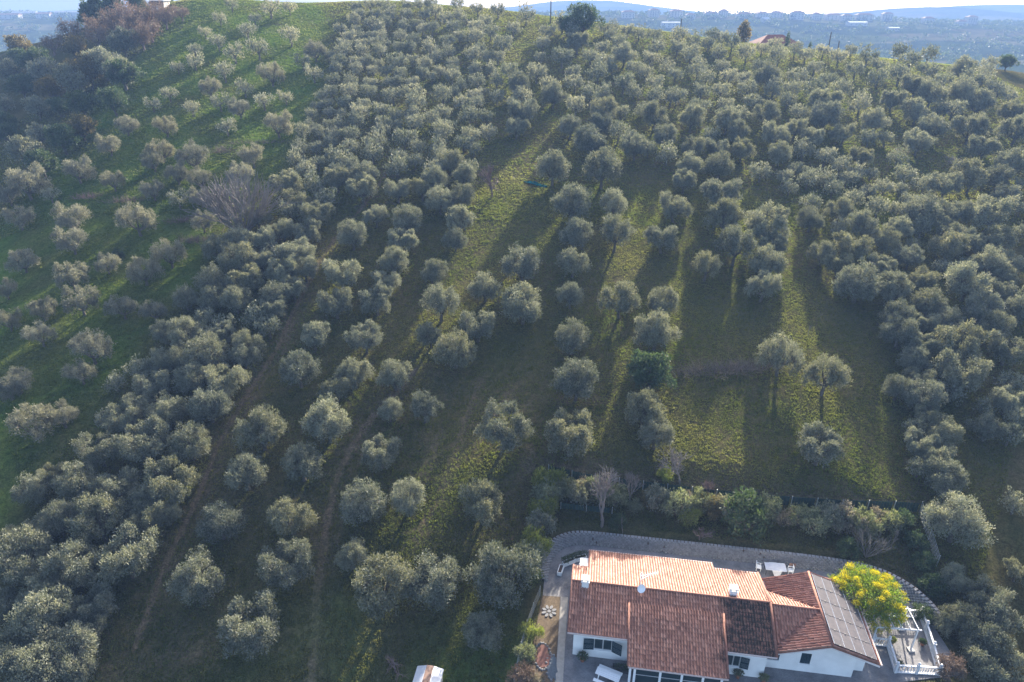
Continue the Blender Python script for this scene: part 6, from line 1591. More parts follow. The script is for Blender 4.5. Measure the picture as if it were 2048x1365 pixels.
# glazed veranda under the lower front roof
for x in (5.25, 5.62, 7.65, 9.35, 11.0, 12.45): MB().box((x - .09, -5.85, -.1), (x + .09, -5.67, 2.15)).obj('post', 'white_paint', villa)
MB().box((5.16, -5.88, 2.15), (12.54, -5.64, 2.36)).obj('beam', 'white_paint', villa)
for a, b in zip((5.71, 7.74, 9.44, 11.09), (7.56, 9.26, 10.91, 12.36)): 
    g = MB().box((a, -5.78, .02), (b, -5.74, 2.14)).obj('glass_panel', 'glass', villa)
    MB().box((a, -5.80, 1.0), (b, -5.72, 1.06)).obj('rail', 'window_frame', g)
# roof slopes: (corner polygon in s,t), height function, down-slope direction
roof = MB()
def plane(pts, zf, th=.16): roof.slab([(s, t, zf(s, t)) for s, t in pts], th)
zm = lambda s, t: 4.6 - K * abs(t)
ze = lambda s, t: 4.4 - .46 * abs(t)
za = lambda s, t: 4.4 - K * abs(s - 20.8)
zmid = lambda s, t: 4.67 - K * abs(t)
vq = K / .46
plane([(0, -4.19), (16.7, -4.19), (16.7, 0), (0, 0)], zm)
plane([(5, -6.22), (12.78, -6.22), (12.78, -1.4), (5, -1.4)], zmid)
plane([(0, 0), (16.7, 0), (16.7, 2.9), (0, 2.9)], lambda s, t: zm(s, t) - .003)
plane([(1.32, 2.9), (16.9, 2.9), (16.9, 5.25), (12.92, 5.3), (12.92, 6.35), (1.32, 6.35)], lambda s, t: zm(s, t) - .003)
plane([(16.7, -3.15), (20.8, 0), (16.7, 0)], lambda s, t: ze(s, t) - .003)
plane([(16.7, 0), (20.8, 0), (16.7, 3.3)], lambda s, t: ze(s, t) - .003)
plane([(16.9, -3.65), (20.8, -3.65), (20.8, 4.3), (16.9, 4.3), (16.9, 3.05), (20.7, 0), (16.9, -3.0)], lambda s, t: za(s, t) - .006)
plane([(20.8, -3.65), (24.75, -3.6), (24.85, 4.75), (20.8, 4.3)], lambda s, t: za(s, t) - .006)
ro = roof.obj('roof', 'ridge_tile', villa)
# tiles: each a barrel and a pan, overlapping the one below
TW, TL = .235, .37
prof = np.array([(0, .0), (.10, .075), (.24, .105), (.38, .075), (.48, .0), (.74, -.02), (1.0, .0)])
def tiles(name, inside, zf, o, uv, dv, nu, nv, seed):
    r = np.random.default_rng(seed); Vs = []; Fs = []; T = []; nP = len(prof); c = 0
    for j in range(nv):
        for i in range(nu):
            m = np.array(o) + np.array(uv) * (i + .5) * TW + np.array(dv) * (j + .5) * TL * .94
            if not inside(*m): continue
            q = np.array(o) + np.array(uv) * i * TW + np.array(dv) * j * TL * .94
            jit = r.normal() * .010
            top = []; bot = []
            for a, h in prof:
                p0 = q + np.array(uv) * a * TW; p1 = p0 + np.array(dv) * TL * (1.0 + .04 * r.random())
                top.append((p0[0], p0[1], zf(*p0) + h + jit)); bot.append((p1[0], p1[1], zf(*p1) + h + .038 + jit))
            lip = [(x, y, z - .05) for x, y, z in bot]
            Vs += top + bot + lip
            for k in range(nP - 1):
                Fs.append((c + k, c + k + 1, c + nP + k + 1, c + nP + k)[::-1]); Fs.append((c + nP + k, c + nP + k + 1, c + 2 * nP + k + 1, c + 2 * nP + k)[::-1])
            c += 3 * nP; T += [r.random()] * (2 * (nP - 1))
    tag(ob('roof_tiles', mesh_np(name, Vs, np.array(Fs), 'roof_tile', {'tone': ('FACE', T)}), ro), kind='stuff')
tiles('front', lambda s, t: -4.15 < t < -.05 and 0.05 < s < 16.66 and not (4.95 < s < 12.82 and t < -1.4), zm, (0, -.02), (1, 0), (0, -1), 72, 13, 1)
tiles('front_low', lambda s, t: -6.2 < t < -1.4 and 5.0 < s < 12.78, zmid, (5.0, -1.4), (1, 0), (0, -1), 34, 15, 2)
tiles('back', lambda s, t: t > .03 and ((s < 1.35 and t < 2.85) or (1.35 < s < 12.9 and t < 6.3) or (12.9 < s < 16.75 and t < 5.25)), zm, (0, .02), (1, 0), (0, 1), 72, 19, 3)
tiles('link_front', lambda s, t: s > 16.75 and -t < (20.8 - s) * vq - .12 and t < -.05, ze, (16.75, -.02), (1, 0), (0, -1), 18, 10, 4)
tiles('link_back', lambda s, t: s > 16.75 and t < (20.8 - s) * vq - .12 and t > .05, ze, (16.75, .02), (1, 0), (0, 1), 18, 10, 5)
tiles('annex_west', lambda s, t: 17.0 < s < 20.75 and -3.6 < t < 4.25 and abs(t) > (20.8 - s) * vq + .1, za, (20.78, -3.65), (0, 1), (-1, 0), 35, 12, 6)
tiles('annex_east', lambda s, t: 20.85 < s < 24.7 and -3.55 < t < 4.3 + (s - 20.8) * .1, za, (20.82, -3.6), (0, 1), (1, 0), 37, 12, 7)
def cap(P, r=.11): 
    MB().tube(P, r, 8).obj('ridge_cap', 'ridge_tile', ro, smooth=True)
cap([(0, 0, 4.62), (16.75, 0, 4.62)]); cap([(16.8, 0, 4.40), (20.8, 0, 4.42)]); cap([(20.8, -3.68, 4.42), (20.8, 4.32, 4.42)])
cap([(16.72, -4.2, 3.12), (16.72, 0, 4.62), (16.85, 5.25, 2.74)], .12); cap([(5.0, -6.22, 2.46), (5.0, -1.4, 4.19)], .1); cap([(12.78, -6.22, 2.46), (12.78, -1.4, 4.19)], .1)
cap([(0.02, -4.2, 3.12), (0.02, 0, 4.62), (0.02, 2.95, 3.55)], .09)
# eaves, gutters and verges
for a, b in (((0, -4.24, 3.02), (4.95, -4.24, 3.02)), ((5.0, -6.28, 2.36), (12.8, -6.28, 2.36)), ((12.85, -4.24, 3.02), (16.75, -4.24, 3.02)), ((1.3, 6.42, 2.24), (12.95, 6.42, 2.24)), ((12.95, 5.36, 2.6), (16.9, 5.32, 2.6)), ((0, 2.98, 3.46), (1.3, 2.98, 3.46)), ((24.82, -3.65, 2.92), (24.92, 4.75, 2.9))):
    MB().tube([a, b], .075, 8).obj('gutter', 'gutter_metal', villa)
fa = MB()
fa.box((.3, -4.12, 2.86), (5.0, -3.82, 3.0)); fa.box((12.8, -4.12, 2.86), (16.3, -3.82, 3.0)); fa.box((5.1, -6.15, 2.16), (12.7, -5.9, 2.3))
for sa, sb in ((16.9, 20.8), (20.8, 24.75)):
    fa.add([(sa, -3.62, zA(sa) - .16), (sb, -3.62, zA(sb) - .16), (sb, -3.62, zA(sb) - .34), (sa, -3.62, zA(sa) - .34), (sa, -2.7, zA(sa) - .17), (sb, -2.7, zA(sb) - .17), (sb, -2.7, zA(sb) - .35), (sa, -2.7, zA(sa) - .35)], [(3, 2, 1, 0), (4, 5, 6, 7), (0, 1, 5, 4), (2, 3, 7, 6), (0, 4, 7, 3), (1, 2, 6, 5)])
fa.obj('fascia', 'fascia', villa)
# solar array: four columns of five modules, each in an aluminium frame
nrm = unit(np.array([K, 0, 1.0]))
for i in range(4):
    for j in range(5):
        s0 = 21.02 + i * .86; s1 = s0 + .84; t0 = -3.42 + j * 1.5; t1 = t0 + 1.48
        P = [np.array((s, t, za(s, t) + .16)) for s, t in ((s0, t0), (s1, t0), (s1, t1), (s0, t1))]
        pan = MB().slab(P, .04).obj('solar_panel', 'solar_cell', ro)
        fr = MB()
        for a, b in ((0, 1), (1, 2), (2, 3), (3, 0)):
            fr.tube([P[a] + nrm * .004, P[b] + nrm * .004], .008, 4)
        c_ = (P[0] + P[1]) / 2
        fr.box(c_ - (.05, .04, .0), c_ + (.05, .04, .05))
        # frame and its clamp share one sub-piece joined to the array rails
        fr.obj('panel_frame', 'dark_metal', ro)
for s in (21.0, 21.87, 22.73, 23.59, 24.46): MB().tube([(s, -3.42, za(s, 0) + .165), (s, 4.06, za(s, 0) + .165)], .022, 4).obj('panel_rail', 'aluminium', ro)
# chimneys
for s, t in ((1.19, -.28), (13.76, .62)):
    ch = MB(); z = zm(s, t)
    ch.box((s - .3, t - .25, z - .3), (s + .3, t + .25, z + .55)); ch.box((s - .36, t - .31, z + .55), (s + .36, t + .31, z + .63))
    for dx in (-.24, .24):
        for dy in (-.19, .19): ch.box((s + dx - .05, t + dy - .05, z + .63), (s + dx + .05, t + dy + .05, z + .85))
    ch.obj('chimney', 'white_wall', villa)
    MB().slab([(s - .38, t - .33, z + .92), (s + .38, t - .33, z + .92), (s + .38, t + .33, z + .92), (s - .38, t + .33, z + .92)], .07).obj('chimney_cap', 'concrete', villa)
an = empty('roof_antenna', loc(5.85, -.35, 4.45), VYAW, label='white television antenna with bent booms on the villa ridge', cat='antenna')
MB().tube([(0, 0, 0), (0, 0, 2.3)], .03, 6).obj('mast', 'white_paint', an)
m = MB(); m.tube([(-.1, -.3, 2.2), (1.3, .2, 2.25)], .025, 5)
for k in range(8): q = k / 7; m.tube([(-.1 + 1.4 * q, -.3 + .5 * q - .28, 2.21 + .05 * q), (-.1 + 1.4 * q, -.3 + .5 * q + .28, 2.21 + .05 * q)], .012, 4)
m.obj('boom', 'white_paint', an)
m = MB(); m.tube([(0, 0, 1.5), (.7, .5, 1.55)], .025, 5)
for k in range(6): q = k / 5; m.tube([(.7 * q, .5 * q, 1.5 - .25), (.7 * q, .5 * q, 1.5 + .25)], .012, 4)
m.obj('boom', 'white_paint', an)
a = np.linspace(0, 6.283, 13)[:-1]
dish = MB(); rings = [(0, 0), (.15, .02), (.3, .08), (.38, .14)]
V = [(0, 0, 0)] + [(q * math.cos(b), q * math.sin(b), h) for q, h in rings[1:] for b in a]
Fd = [(0, 1 + k, 1 + (k + 1) % 12) for k in range(12)] + [(1 + r * 12 + k, 1 + (r + 1) * 12 + k, 1 + (r + 1) * 12 + (k + 1) % 12, 1 + r * 12 + (k + 1) % 12) for r in range(2) for k in range(12)]
dish.add(V, Fd); dish.obj('dish', 'white_paint', an, loc=(.05, -.1, .6), rot=(R_(60), 0, R_(25)))
# ------------------------------------------------------------------ terrace, walls and things round the villa
def paving_mat(N, L):
    g = N('ShaderNodeNewGeometry').outputs['Position']
    b = N('ShaderNodeTexBrick'); L(g, b.inputs['Vector']); b.inputs['Scale'].default_value = 4.2
    b.inputs['Color1'].default_value = (.155, .155, .165, 1); b.inputs['Color2'].default_value = (.20, .198, .208, 1); b.inputs['Mortar'].default_value = (.085, .085, .085, 1); b.inputs['Mortar Size'].default_value = .012
    n = noise(N, L, .7, 6, g, .65)
    col = mix(N, L, 1.0, b.outputs[0], ramp(N, [(.3, (.6, .6, .6)), (.7, (1.3, 1.28, 1.25))], n, L), 'MULTIPLY')
    return bsdf(N, L, col, .85, .25, 0, b.outputs['Fac'], -.004, .4)
mat('paving', paving_mat)
plain('block_stone', (.25, .245, .245), .95, .28, 3.5)
plain('soil', (.085, .058, .042), 1.0, .3, 2.0)
plain('bed_gravel', (.095, .070, .045), 1.0, .3, 6.0)
plain('red_gravel', (.12, .060, .05), 1.0, .2, 8.0)
plain('blue_gravel', (.085, .105, .125), 1.0, .2, 8.0)
plain('kerb_stone', (.30, .28, .25), .9, .15, 3.0)
plain('cloth', (.52, .53, .56), .9, .08, 4)
plain('shaded_white', (.56, .57, .59), .6, .05, 3)  # white paint dimmed and blued: shade on balustrade and pergola put into the colour
plain('pale_stone', (.17, .17, .175), .9, .15, 5)
plain('fence_mesh', (.025, .050, .042), .8, .25, 5)
plain('steel_post', (.42, .44, .43), .5, .1, 5, .5, .3)
plain('terracotta', (.34, .14, .08), .9, .2, 5)
plain('sheet_metal', (.52, .53, .55), .45, .08, 2, .5, .4)
plain('rusty_wood', (.20, .13, .10), .9, .35, 2.5)
plain('net', (.006, .065, .08), 1.0, .3, 3, 0.0)
def sheet(name, P, z, m, th=.05, kind='structure'): return tag(MB().prism(P, z - th, z).obj(name, m), kind=kind)
PAV = [(-.9, 30), (1.9, 36.6), (2.4, 41.5), (2.9, 46.8), (3.2, 49.5), (3.7, 51.5), (4.6, 52.9), (6.0, 53.6), (7.5, 53.75), (12, 53.05), (22.7, 51.4), (30.8, 50.1), (34.9, 49.0), (36.9, 47.1), (37.7, 45.0), (37.6, 39.5), (37.2, 38.3), (31.0, 37.5), (30.6, 30)]
sheet('terrace', PAV, .0, 'paving')
bed = [loc(-2.75, 2.2)[:2], loc(-1.05, 2.3)[:2], loc(-.85, -3), loc(-.75, -7.2)[:2], loc(-2.6, -7.6)[:2], loc(-2.95, -3)[:2]]
bed = [p[:2] for p in bed]
sheet('garden_bed', bed, .03, 'bed_gravel')
sheet('garden_path', [loc(-.98, 2.3)[:2], loc(-.35, 2.35)[:2], loc(.0, -9.5)[:2], loc(-.62, -9.5)[:2]], .05, 'kerb_stone', .06)
def blob(cx, cy, rx, ry, seed, n=18):
    r = np.random.default_rng(seed); a = np.arange(n) * 6.283 / n; q = 1 + .12 * r.normal(size=n)
    return [(cx + rx * q[i] * math.cos(a[i]), cy + ry * q[i] * math.sin(a[i])) for i in range(n)]
rb = empty('red_gravel_patch', loc(-2.0, -4.4, .03), 0, label='rusty red gravel patch edged with pale stones in the side bed', cat='gravel patch')
MB().prism([(x - 0, y) for x, y in blob(0, 0, .62, 1.25, 3)], 0, .035).obj('gravel', 'red_gravel', rb)
bb = empty('blue_gravel_patch', loc(-1.1, -5.35, .03), 0, label='slate blue gravel patch beside the paved side path', cat='gravel patch')
MB().prism(blob(0, 0, .42, 1.2, 4), 0, .03).obj('gravel', 'blue_gravel', bb)
r = np.random.default_rng(5)
def pebble(r, q):
    V = []; n = 7
    for z, f in ((0, 1), (.55, .85), (.9, .4)):
        for k in range(n): a = k * 6.283 / n; s = q * f * (.85 + .3 * r.random()); V.append((s * math.cos(a), s * math.sin(a) * .8, z * q))
    return MB().add(V, [tuple(range(14, 21))] + [(l * 7 + k, l * 7 + (k + 1) % 7, l * 7 + 7 + (k + 1) % 7, l * 7 + 7 + k) for l in (0, 1) for k in range(7)])
peb = [pebble(r, .12).mesh('stone', 'pale_stone') for _ in range(3)]
for k in range(22):
    a = k / 22 * 6.283; ob('stone', peb[k % 3], rb, (.7 * math.cos(a), 1.33 * math.sin(a), -.03), r.random() * 6, .8 + .5 * r.random())
for k in range(9):
    a = 1.2 + k / 9 * 3.6; ob('stone', peb[k % 3], bb, (.5 * math.cos(a), 1.27 * math.sin(a), -.03), r.random() * 6, .8 + .5 * r.random())
fl = empty('stone_flower', loc(-1.93, .42, .03), 0, label='ring of pale oval slabs laid like a daisy in the bed', cat='stepping stones'); fl.scale = (.78, .78, 1)
def oval(rx, ry): a = np.arange(12) * 6.283 / 12; return MB().prism([(rx * math.cos(b), ry * math.sin(b)) for b in a], 0, .07).mesh('slab', 'pale_stone')
ob('slab', oval(.22, .22), fl)
pet = oval(.30, .17)
for k in range(8): a = k * 6.283 / 8 + .3; ob('slab', pet, fl, (.62 * math.cos(a), .62 * math.sin(a), 0), a)
# planter-block retaining wall curling round the back of the terrace
RW = np.array([(3.3, 48.6), (3.55, 50.2), (3.95, 51.5), (4.8, 52.75), (6.1, 53.45), (7.5, 53.55), (12, 52.85), (22.7, 51.2), (30.8, 49.9), (34.8, 48.8), (36.7, 47.0), (37.5, 44.9), (37.5, 43.0)])
def resample(P, d):
    P = np.asarray(P, float)
    for _ in range(2):
        Q = [P[0]]
        for a, b in zip(P[:-1], P[1:]): Q += [a * .75 + b * .25, a * .25 + b * .75]
        P = np.array(Q + [P[-1]])
    l = np.concatenate([[0], np.cumsum(np.linalg.norm(np.diff(P, axis=0), axis=1))]); t = np.arange(0, l[-1], d)
    return np.stack([np.interp(t, l, P[:, 0]), np.interp(t, l, P[:, 1])], 1)
rw = empty('retaining_wall', (float(RW[0][0]), float(RW[0][1]), 0), 0, label='curved grey planter-block retaining wall stepping up behind the villa', cat='wall')
o0 = RW[0]
core = MB(); Q = resample(RW, .48); T = np.gradient(Q, axis=0); T = unit(T); Nn = np.stack([-T[:, 1], T[:, 0]], 1)
for i in range(len(Q) - 1):
    a, b = Q[i] + Nn[i] * .12 - o0, Q[i + 1] + Nn[i + 1] * .12 - o0; c_, d_ = Q[i + 1] + Nn[i + 1] * 1.0 - o0, Q[i] + Nn[i] * 1.0 - o0
    a2, b2 = Q[i] + Nn[i] * .75 - o0, Q[i + 1] + Nn[i + 1] * .75 - o0
    core.add([(*a, -.1), (*b, -.1), (*c_, -.1), (*d_, -.1), (*a2, .86), (*b2, .86), (*c_, .9), (*d_, .9)], [(0, 1, 5, 4), (4, 5, 6, 7), (1, 2, 6, 5), (3, 0, 4, 7), (2, 3, 7, 6)])
core.obj('wall_core', 'soil', rw)
bk = MB(); r = np.random.default_rng(8)
for c in range(8):
    Qc = resample(RW + 0, .36) ; Tc = unit(np.gradient(Qc, axis=0)); Nc = np.stack([-Tc[:, 1], Tc[:, 0]], 1)
    for i in range(len(Qc)):
        p = Qc[i] + Tc[i] * (.18 if c % 2 else 0) + Nc[i] * (.05 + c * .098) - o0
        if r.random() < .03: continue
        w = .14 + .012 * r.normal(); an_ = math.atan2(Tc[i][1], Tc[i][0]); h0 = c * .122
        bk.box((p[0] - w, p[1] - .13, h0), (p[0] + w, p[1] + .16 + .02 * r.random(), h0 + .11), an_)
        q = p - Nc[i] * .16; bk.box((q[0] - w * .6, q[1] - .05, h0 + .01), (q[0] + w * .6, q[1] + .05, h0 + .10), an_)
tag(bk.obj('wall_blocks', 'block_stone', rw), kind='stuff')
# fences
def fence(name, P, h, label, m='fence_mesh', step=2.5, post='steel_post', group=None):
    P = np.asarray(P, float); fo = empty(name, (float(P[0][0]), float(P[0][1]), float(height(*P[0]))), 0, label=label, cat='fence', group=group)
    o = np.array(fo.location); l = np.concatenate([[0], np.cumsum(np.linalg.norm(np.diff(P, axis=0), axis=1))]); n = max(2, int(l[-1] / step) + 1)
    t = np.linspace(0, l[-1], n); x = np.interp(t, l, P[:, 0]); y = np.interp(t, l, P[:, 1]); z = height(x, y)
    for i in range(n): MB().tube([(x[i] - o[0], y[i] - o[1], z[i] - o[2] - .1), (x[i] - o[0], y[i] - o[1], z[i] - o[2] + h + .1)], .035, 6).obj('post', post, fo)
    for i in range(n - 1):
        mb = MB(); a = np.array((x[i], y[i], z[i])) - o; b = np.array((x[i + 1], y[i + 1], z[i + 1])) - o
        for k in range(6): q = .08 + (h - .1) * k / 5; mb.tube([a + (0, 0, q), b + (0, 0, q)], .012, 3, False)
        if m == 'fence_mesh':
            d = (b - a) / 9
            for k in range(8): mb.slab([a + d * (k + .2) + (0, 0, .1), a + d * (k + 1.1) + (0, 0, .1), a + d * (k + 1.1) + (0, .02, h - .05), a + d * (k + .2) + (0, .02, h - .05)], .006)
        mb.obj('mesh_panel', m, fo)
    return fo
fence('garden_fence', FENCE_TOP, 1.25, 'dark green mesh fence along the top of the yard bank')
fence('garden_fence', FENCE_EAST, 1.4, 'pale wire fence dropping beside the big olive east of the yard', 'steel_post')
fence('garden_fence', FENCE_WEST, 1.2, 'thin grey wire fence along the side bed', 'steel_post', 2.0)
fence('garden_fence', [(5.2, 57.2), (8.6, 56.9), (10.6, 56.6)], .8, 'low dark green screen below the bare tree on the bank')
# balustraded pergola terrace
bal = empty('balustrade', (31.27, 41.23, 0), 0, label='white balustrade of turned balusters round the pergola terrace', cat='balustrade')
o2 = np.array([31.27, 41.23])
BP = [(31.27, 41.23), (32.46, 41.08), (31.86, 38.52), (33.55, 38.40), (35.30, 38.28), (36.0, 40.5), (36.60, 42.7), (36.95, 44.2), (35.4, 44.2), (33.9, 44.3)]
br = np.array([(.03, 0), (.03, .08), (.045, .2), (.05, .3), (.028, .45), (.024, .55), (.04, .62), (.04, .68)])
bmesh_ = MB().tube([(0, 0, .1 + h) for q, h in br], [q for q, h in br], 6).mesh('baluster', 'shaded_white', True)
pm = MB().box((-.1, -.1, -.3), (.1, .1, .98)).box((-.13, -.13, .98), (.13, .13, 1.03)).mesh('post', 'shaded_white')
a = np.linspace(0, math.pi, 6)
fin = MB().tube([(0, 0, 1.04 + .12 - .12 * math.cos(q)) for q in a], [max(.12 * math.sin(q), .03) for q in a], 8).mesh('finial', 'shaded_white', True)
for i, p in enumerate(BP):
    p = np.array(p) - o2; po = ob('post', pm, bal, (p[0], p[1], 0)); ob('finial', fin, po)
for p, q in zip(BP[:-1], BP[1:]):
    p = np.array(p) - o2; q = np.array(q) - o2; d = q - p; l = np.linalg.norm(d); d /= l; an_ = math.atan2(d[1], d[0]); c = (p + q) / 2
    MB().box((c[0] - l / 2 + .1, c[1] - .07, .81), (c[0] + l / 2 - .1, c[1] + .07, .89), an_, c).box((c[0] - l / 2 + .1, c[1] - .09, .03), (c[0] + l / 2 - .1, c[1] + .09, .12), an_, c).obj('rail', 'shaded_white', bal)
    nb = int((l - .3) / .2)
    for k in range(nb): x = p + d * (.15 + (l - .3) * (k + .5) / nb); ob('baluster', bmesh_, bal, (x[0], x[1], 0))
pw = tag(MB().prism([(31.7, 38.3), (35.45, 38.05), (37.2, 44.4), (31.3, 44.6), (31.1, 41.1), (32.3, 40.95)], -1.6, -.002).obj('terrace_base', 'concrete'), kind='structure')
per = empty('pergola', (34.34, 40.62, 0), 0, label='open white timber pergola standing on the balustraded terrace', cat='pergola')
PG = {k: np.array(v) - (34.34, 40.62) for k, v in PERG.items()}
for k in ('fl', 'fr', 'bl', 'br'):
    p = PG[k]; po = MB().box((p[0] - .055, p[1] - .055, .02), (p[0] + .055, p[1] + .055, 2.35)).obj('post', 'shaded_white', per)
    MB().box((p[0] - .25, p[1] - .25, 0.001), (p[0] + .25, p[1] + .25, .12)).obj('post_base', 'concrete', po)
def beam(a, b, z, w, h, n='beam'):
    d = b - a; l = np.linalg.norm(d); c = (a + b) / 2
    MB().box((c[0] - l / 2, c[1] - w / 2, z), (c[0] + l / 2, c[1] + w / 2, z + h), math.atan2(d[1], d[0]), c).obj(n, 'shaded_white', per)
ex = unit(PG['fr'] - PG['fl'])
beam(PG['fl'] - ex * .3, PG['fr'] + ex * .3, 2.36, .09, .12); beam(PG['bl'] - ex * .3, PG['br'] + ex * .3, 2.36, .09, .12)
for k in range(6):
    q = k / 5; a_ = PG['fl'] * (1 - q) + PG['fr'] * q; b_ = PG['bl'] * (1 - q) + PG['br'] * q; e = unit(b_ - a_)
    beam(a_ - e * .12, b_ + e * .12, 2.53, .05, .09, 'rafter')
# troughs, pots, bench, table
def trough(x, y, rz, L_, label, plant):
    t = empty('planter_trough', (x, y, 0), rz, label=label, cat='planter', group='white planters beside the villa corner')
    m = MB(); h = .42
    m.box((-L_ / 2, -.22, .005), (L_ / 2, -.16, h)); m.box((-L_ / 2, .16, .005), (L_ / 2, .22, h)); m.box((-L_ / 2, -.16, .005), (-L_ / 2 + .06, .16, h)); m.box((L_ / 2 - .06, -.16, .005), (L_ / 2, .16, h))
    m.obj('trough', 'white_paint', t); MB().box((-L_ / 2 + .06, -.16, .1), (L_ / 2 - .06, .16, h - .05)).obj('soil', 'soil', t)
    if plant:
        V, F, T = sprigs(np.random.default_rng(int(x * 10)), [(q * L_ / 2.4, .05, h + .25) for q in (-1, -.3, .4, 1)], [.26, .32, .3, .24], 380, .2, .07)
        ob('foliage', mesh_np('foliage', V, F, 'dark_leaf', {'tone': ('FACE', T)}), t)
trough(4.75, 49.7, R_(72), 1.15, 'empty white planter trough standing out from the paving corner', False)
trough(5.6, 50.75, R_(28), 1.35, 'middle white planter trough with dark shrub behind', True)
trough(6.8, 51.3, R_(14), 1.3, 'white planter trough with dark plants next to the roof corner', True)
def pot(x, y, h, rr, label, lm='green_leaf', fr=.4, z=0.0):
    t = empty('potted_plant', (x, y, z), 0, label=label, cat='potted plant')
    MB().tube([(0, 0, 0.002), (0, 0, h * .9), (0, 0, h)], [rr * .7, rr, rr * 1.08], 10).obj('pot', 'terracotta', t, True)
    V, F, T = sprigs(np.random.default_rng(int(abs(x * 17))), [(0, 0, h + fr * .6), (fr * .4, 0, h + fr * .5), (-fr * .4, .1, h + fr * .4)], [fr * .8, fr * .6, fr * .55], 420, .17, .06)
    ob('foliage', mesh_np('foliage', V, F, lm, {'tone': ('FACE', T)}), t)
pot(5.95, 39.6, .35, .22, 'bushy dark potted plant by the villa front corner', 'dark_leaf', .48)
pot(18.6, 38.0, .35, .2, 'potted plant beside the veranda roof edge under the window', 'green_leaf', .4)
pot(20.6, 37.6, .35, .2, 'small green potted plant at the white wall corner', 'green_leaf', .38)
pot(32.95, 41.35, .3, .2, 'potted plant at the inner corner of the balustrade', 'lime_leaf', .3); pot(32.35, 39.0, .3, .2, 'potted plant behind the balustrade front corner', 'green_leaf', .28); pot(35.55, 41.2, .3, .18, 'dark small pot on the terrace by the side balustrade', 'dark_leaf', .22)
bt = empty('picnic_table', (7.85, 37.75, 0), R_(-26), label='white slatted picnic table with benches on the front paving', cat='picnic table')
for k in range(4): MB().box((-1.0, -.36 + k * .185, .72), (1.0, -.36 + k * .185 + .165, .76)).obj('plank', 'white_paint', bt)
for sgn in (-1, 1):
    MB().box((-1.0, sgn * .72 - .14, .43), (1.0, sgn * .72 + .14, .47)).obj('bench_seat', 'white_paint', bt)
    MB().tube([(sgn * .7, -.72, .43), (sgn * .7, .72, .43)], .035, 4).tube([(sgn * .7, -.6, 0.01), (sgn * .7, -.2, .72)], .04, 4).tube([(sgn * .7, .6, 0.01), (sgn * .7, .2, .72)], .04, 4).obj('leg', 'white_paint', bt)
pl = empty('raised_planter', (9.15, 38.75, 0), VYAW, label='dark edged planting box against the villa under its shutter', cat='planter')
MB().box((-.75, -.35, .003), (.75, .35, .28)).obj('box', 'dark_metal', pl)
V, F, T = sprigs(np.random.default_rng(77), [(-.4, 0, .3), (.1, 0, .35), (.5, 0, .3)], [.3, .28, .3], 300, .16, .06); ob('foliage', mesh_np('foliage', V, F, 'dark_leaf', {'tone': ('FACE', T)}), pl)
dt = empty('garden_table', (25.6, 49.6, 0), VYAW, label='rectangular table draped with a pale cloth behind the villa', cat='table')
MB().box((-.95, -.5, .70), (.95, .5, .74)).obj('tabletop', 'cloth', dt)
for x in (-.85, .85):
    for y in (-.4, .4): MB().box((x - .03, y - .03, .002), (x + .03, y + .03, .70)).obj('leg', 'dark_metal', dt)
cl = MB(); cl.slab([(-.5, -.55, .765), (1.0, -.55, .765), (1.0, .55, .765), (-.5, .55, .765)], .012); cl.slab([(-.4, -.56, .76), (.55, -.56, .76), (.4, -.64, .25), (-.1, -.62, .15)], .01)
tag(cl.obj('tablecloth', 'cloth', None, loc=(25.6, 49.6, 0), rz=VYAW), 'white cloth hanging off the garden table front', 'tablecloth')
def chair(x, y, rz, label):
    c = empty('garden_chair', (x, y, 0), rz, label=label, cat='chair', group='white chairs at the garden table')
    MB().box((-.26, -.25, .40), (.26, .25, .45)).obj('seat', 'white_paint', c); 
    b = MB()
    for k in range(5): b.box((-.24 + k * .1, .22, .45), (-.24 + k * .1 + .07, .26, .86))
    b.box((-.26, .215, .86), (.26, .265, .94)); b.obj('backrest', 'white_paint', c)
    for sx in (-1, 1):
        MB().box((sx * .26 - .03, -.22, .62), (sx * .26 + .03, .24, .66)).box((sx * .26 - .02, -.22, .451), (sx * .26 + .02, -.17, .62)).obj('armrest', 'white_paint', c)
        for sy in (-1, 1): MB().box((sx * .22 - .025, sy * .2 - .025, .002), (sx * .22 + .025, sy * .2 + .025, .40)).obj('leg', 'white_paint', c)
chair(24.15, 49.95, R_(75), 'white plastic garden chair at the chimney end of the table'); chair(27.1, 49.5, R_(-100), 'white plastic garden chair at the mimosa end of the table')
tag(MB().box((-.3, -.03, .451), (.3, .01, .95)).obj('folding_trestle', 'rusty_wood', None, loc=(27.35, 49.85, 0), rz=VYAW), 'brown wooden slatted board propped behind a garden chair', 'board')
# metal hut at the bottom edge of the field
hz = float(height(-7.0, 38.3))
hut = empty('garden_hut', (-7.0, 38.2, hz), R_(-8), label='small white sheet-metal hut with a rusty roof strip in the grass', cat='hut'); hut.scale = (.88, .8, .8)
MB().box((-1.15, -1.1, -.3), (1.15, 1.1, 1.9)).obj('wall', 'sheet_metal', hut)
for s in (-1, 1):
    rf = MB()
    for k in range(6): q0 = k / 6; rf.slab([(s * (.35 + .95 * q0), -1.25, 2.2 - .3 * q0), (s * (.35 + .95 * (q0 + .15)), -1.25, 2.2 - .3 * (q0 + .15)), (s * (.35 + .95 * (q0 + .15)), 1.25, 2.2 - .3 * (q0 + .15)), (s * (.35 + .95 * q0), 1.25, 2.2 - .3 * q0)][::s], .04)
    rf.slab([(s * .35, -1.25, 2.17), (s * 1.3, -1.25, 1.87), (s * 1.3, 1.25, 1.87), (s * .35, 1.25, 2.17)][::s], .05); rf.obj('roof', 'sheet_metal', hut)
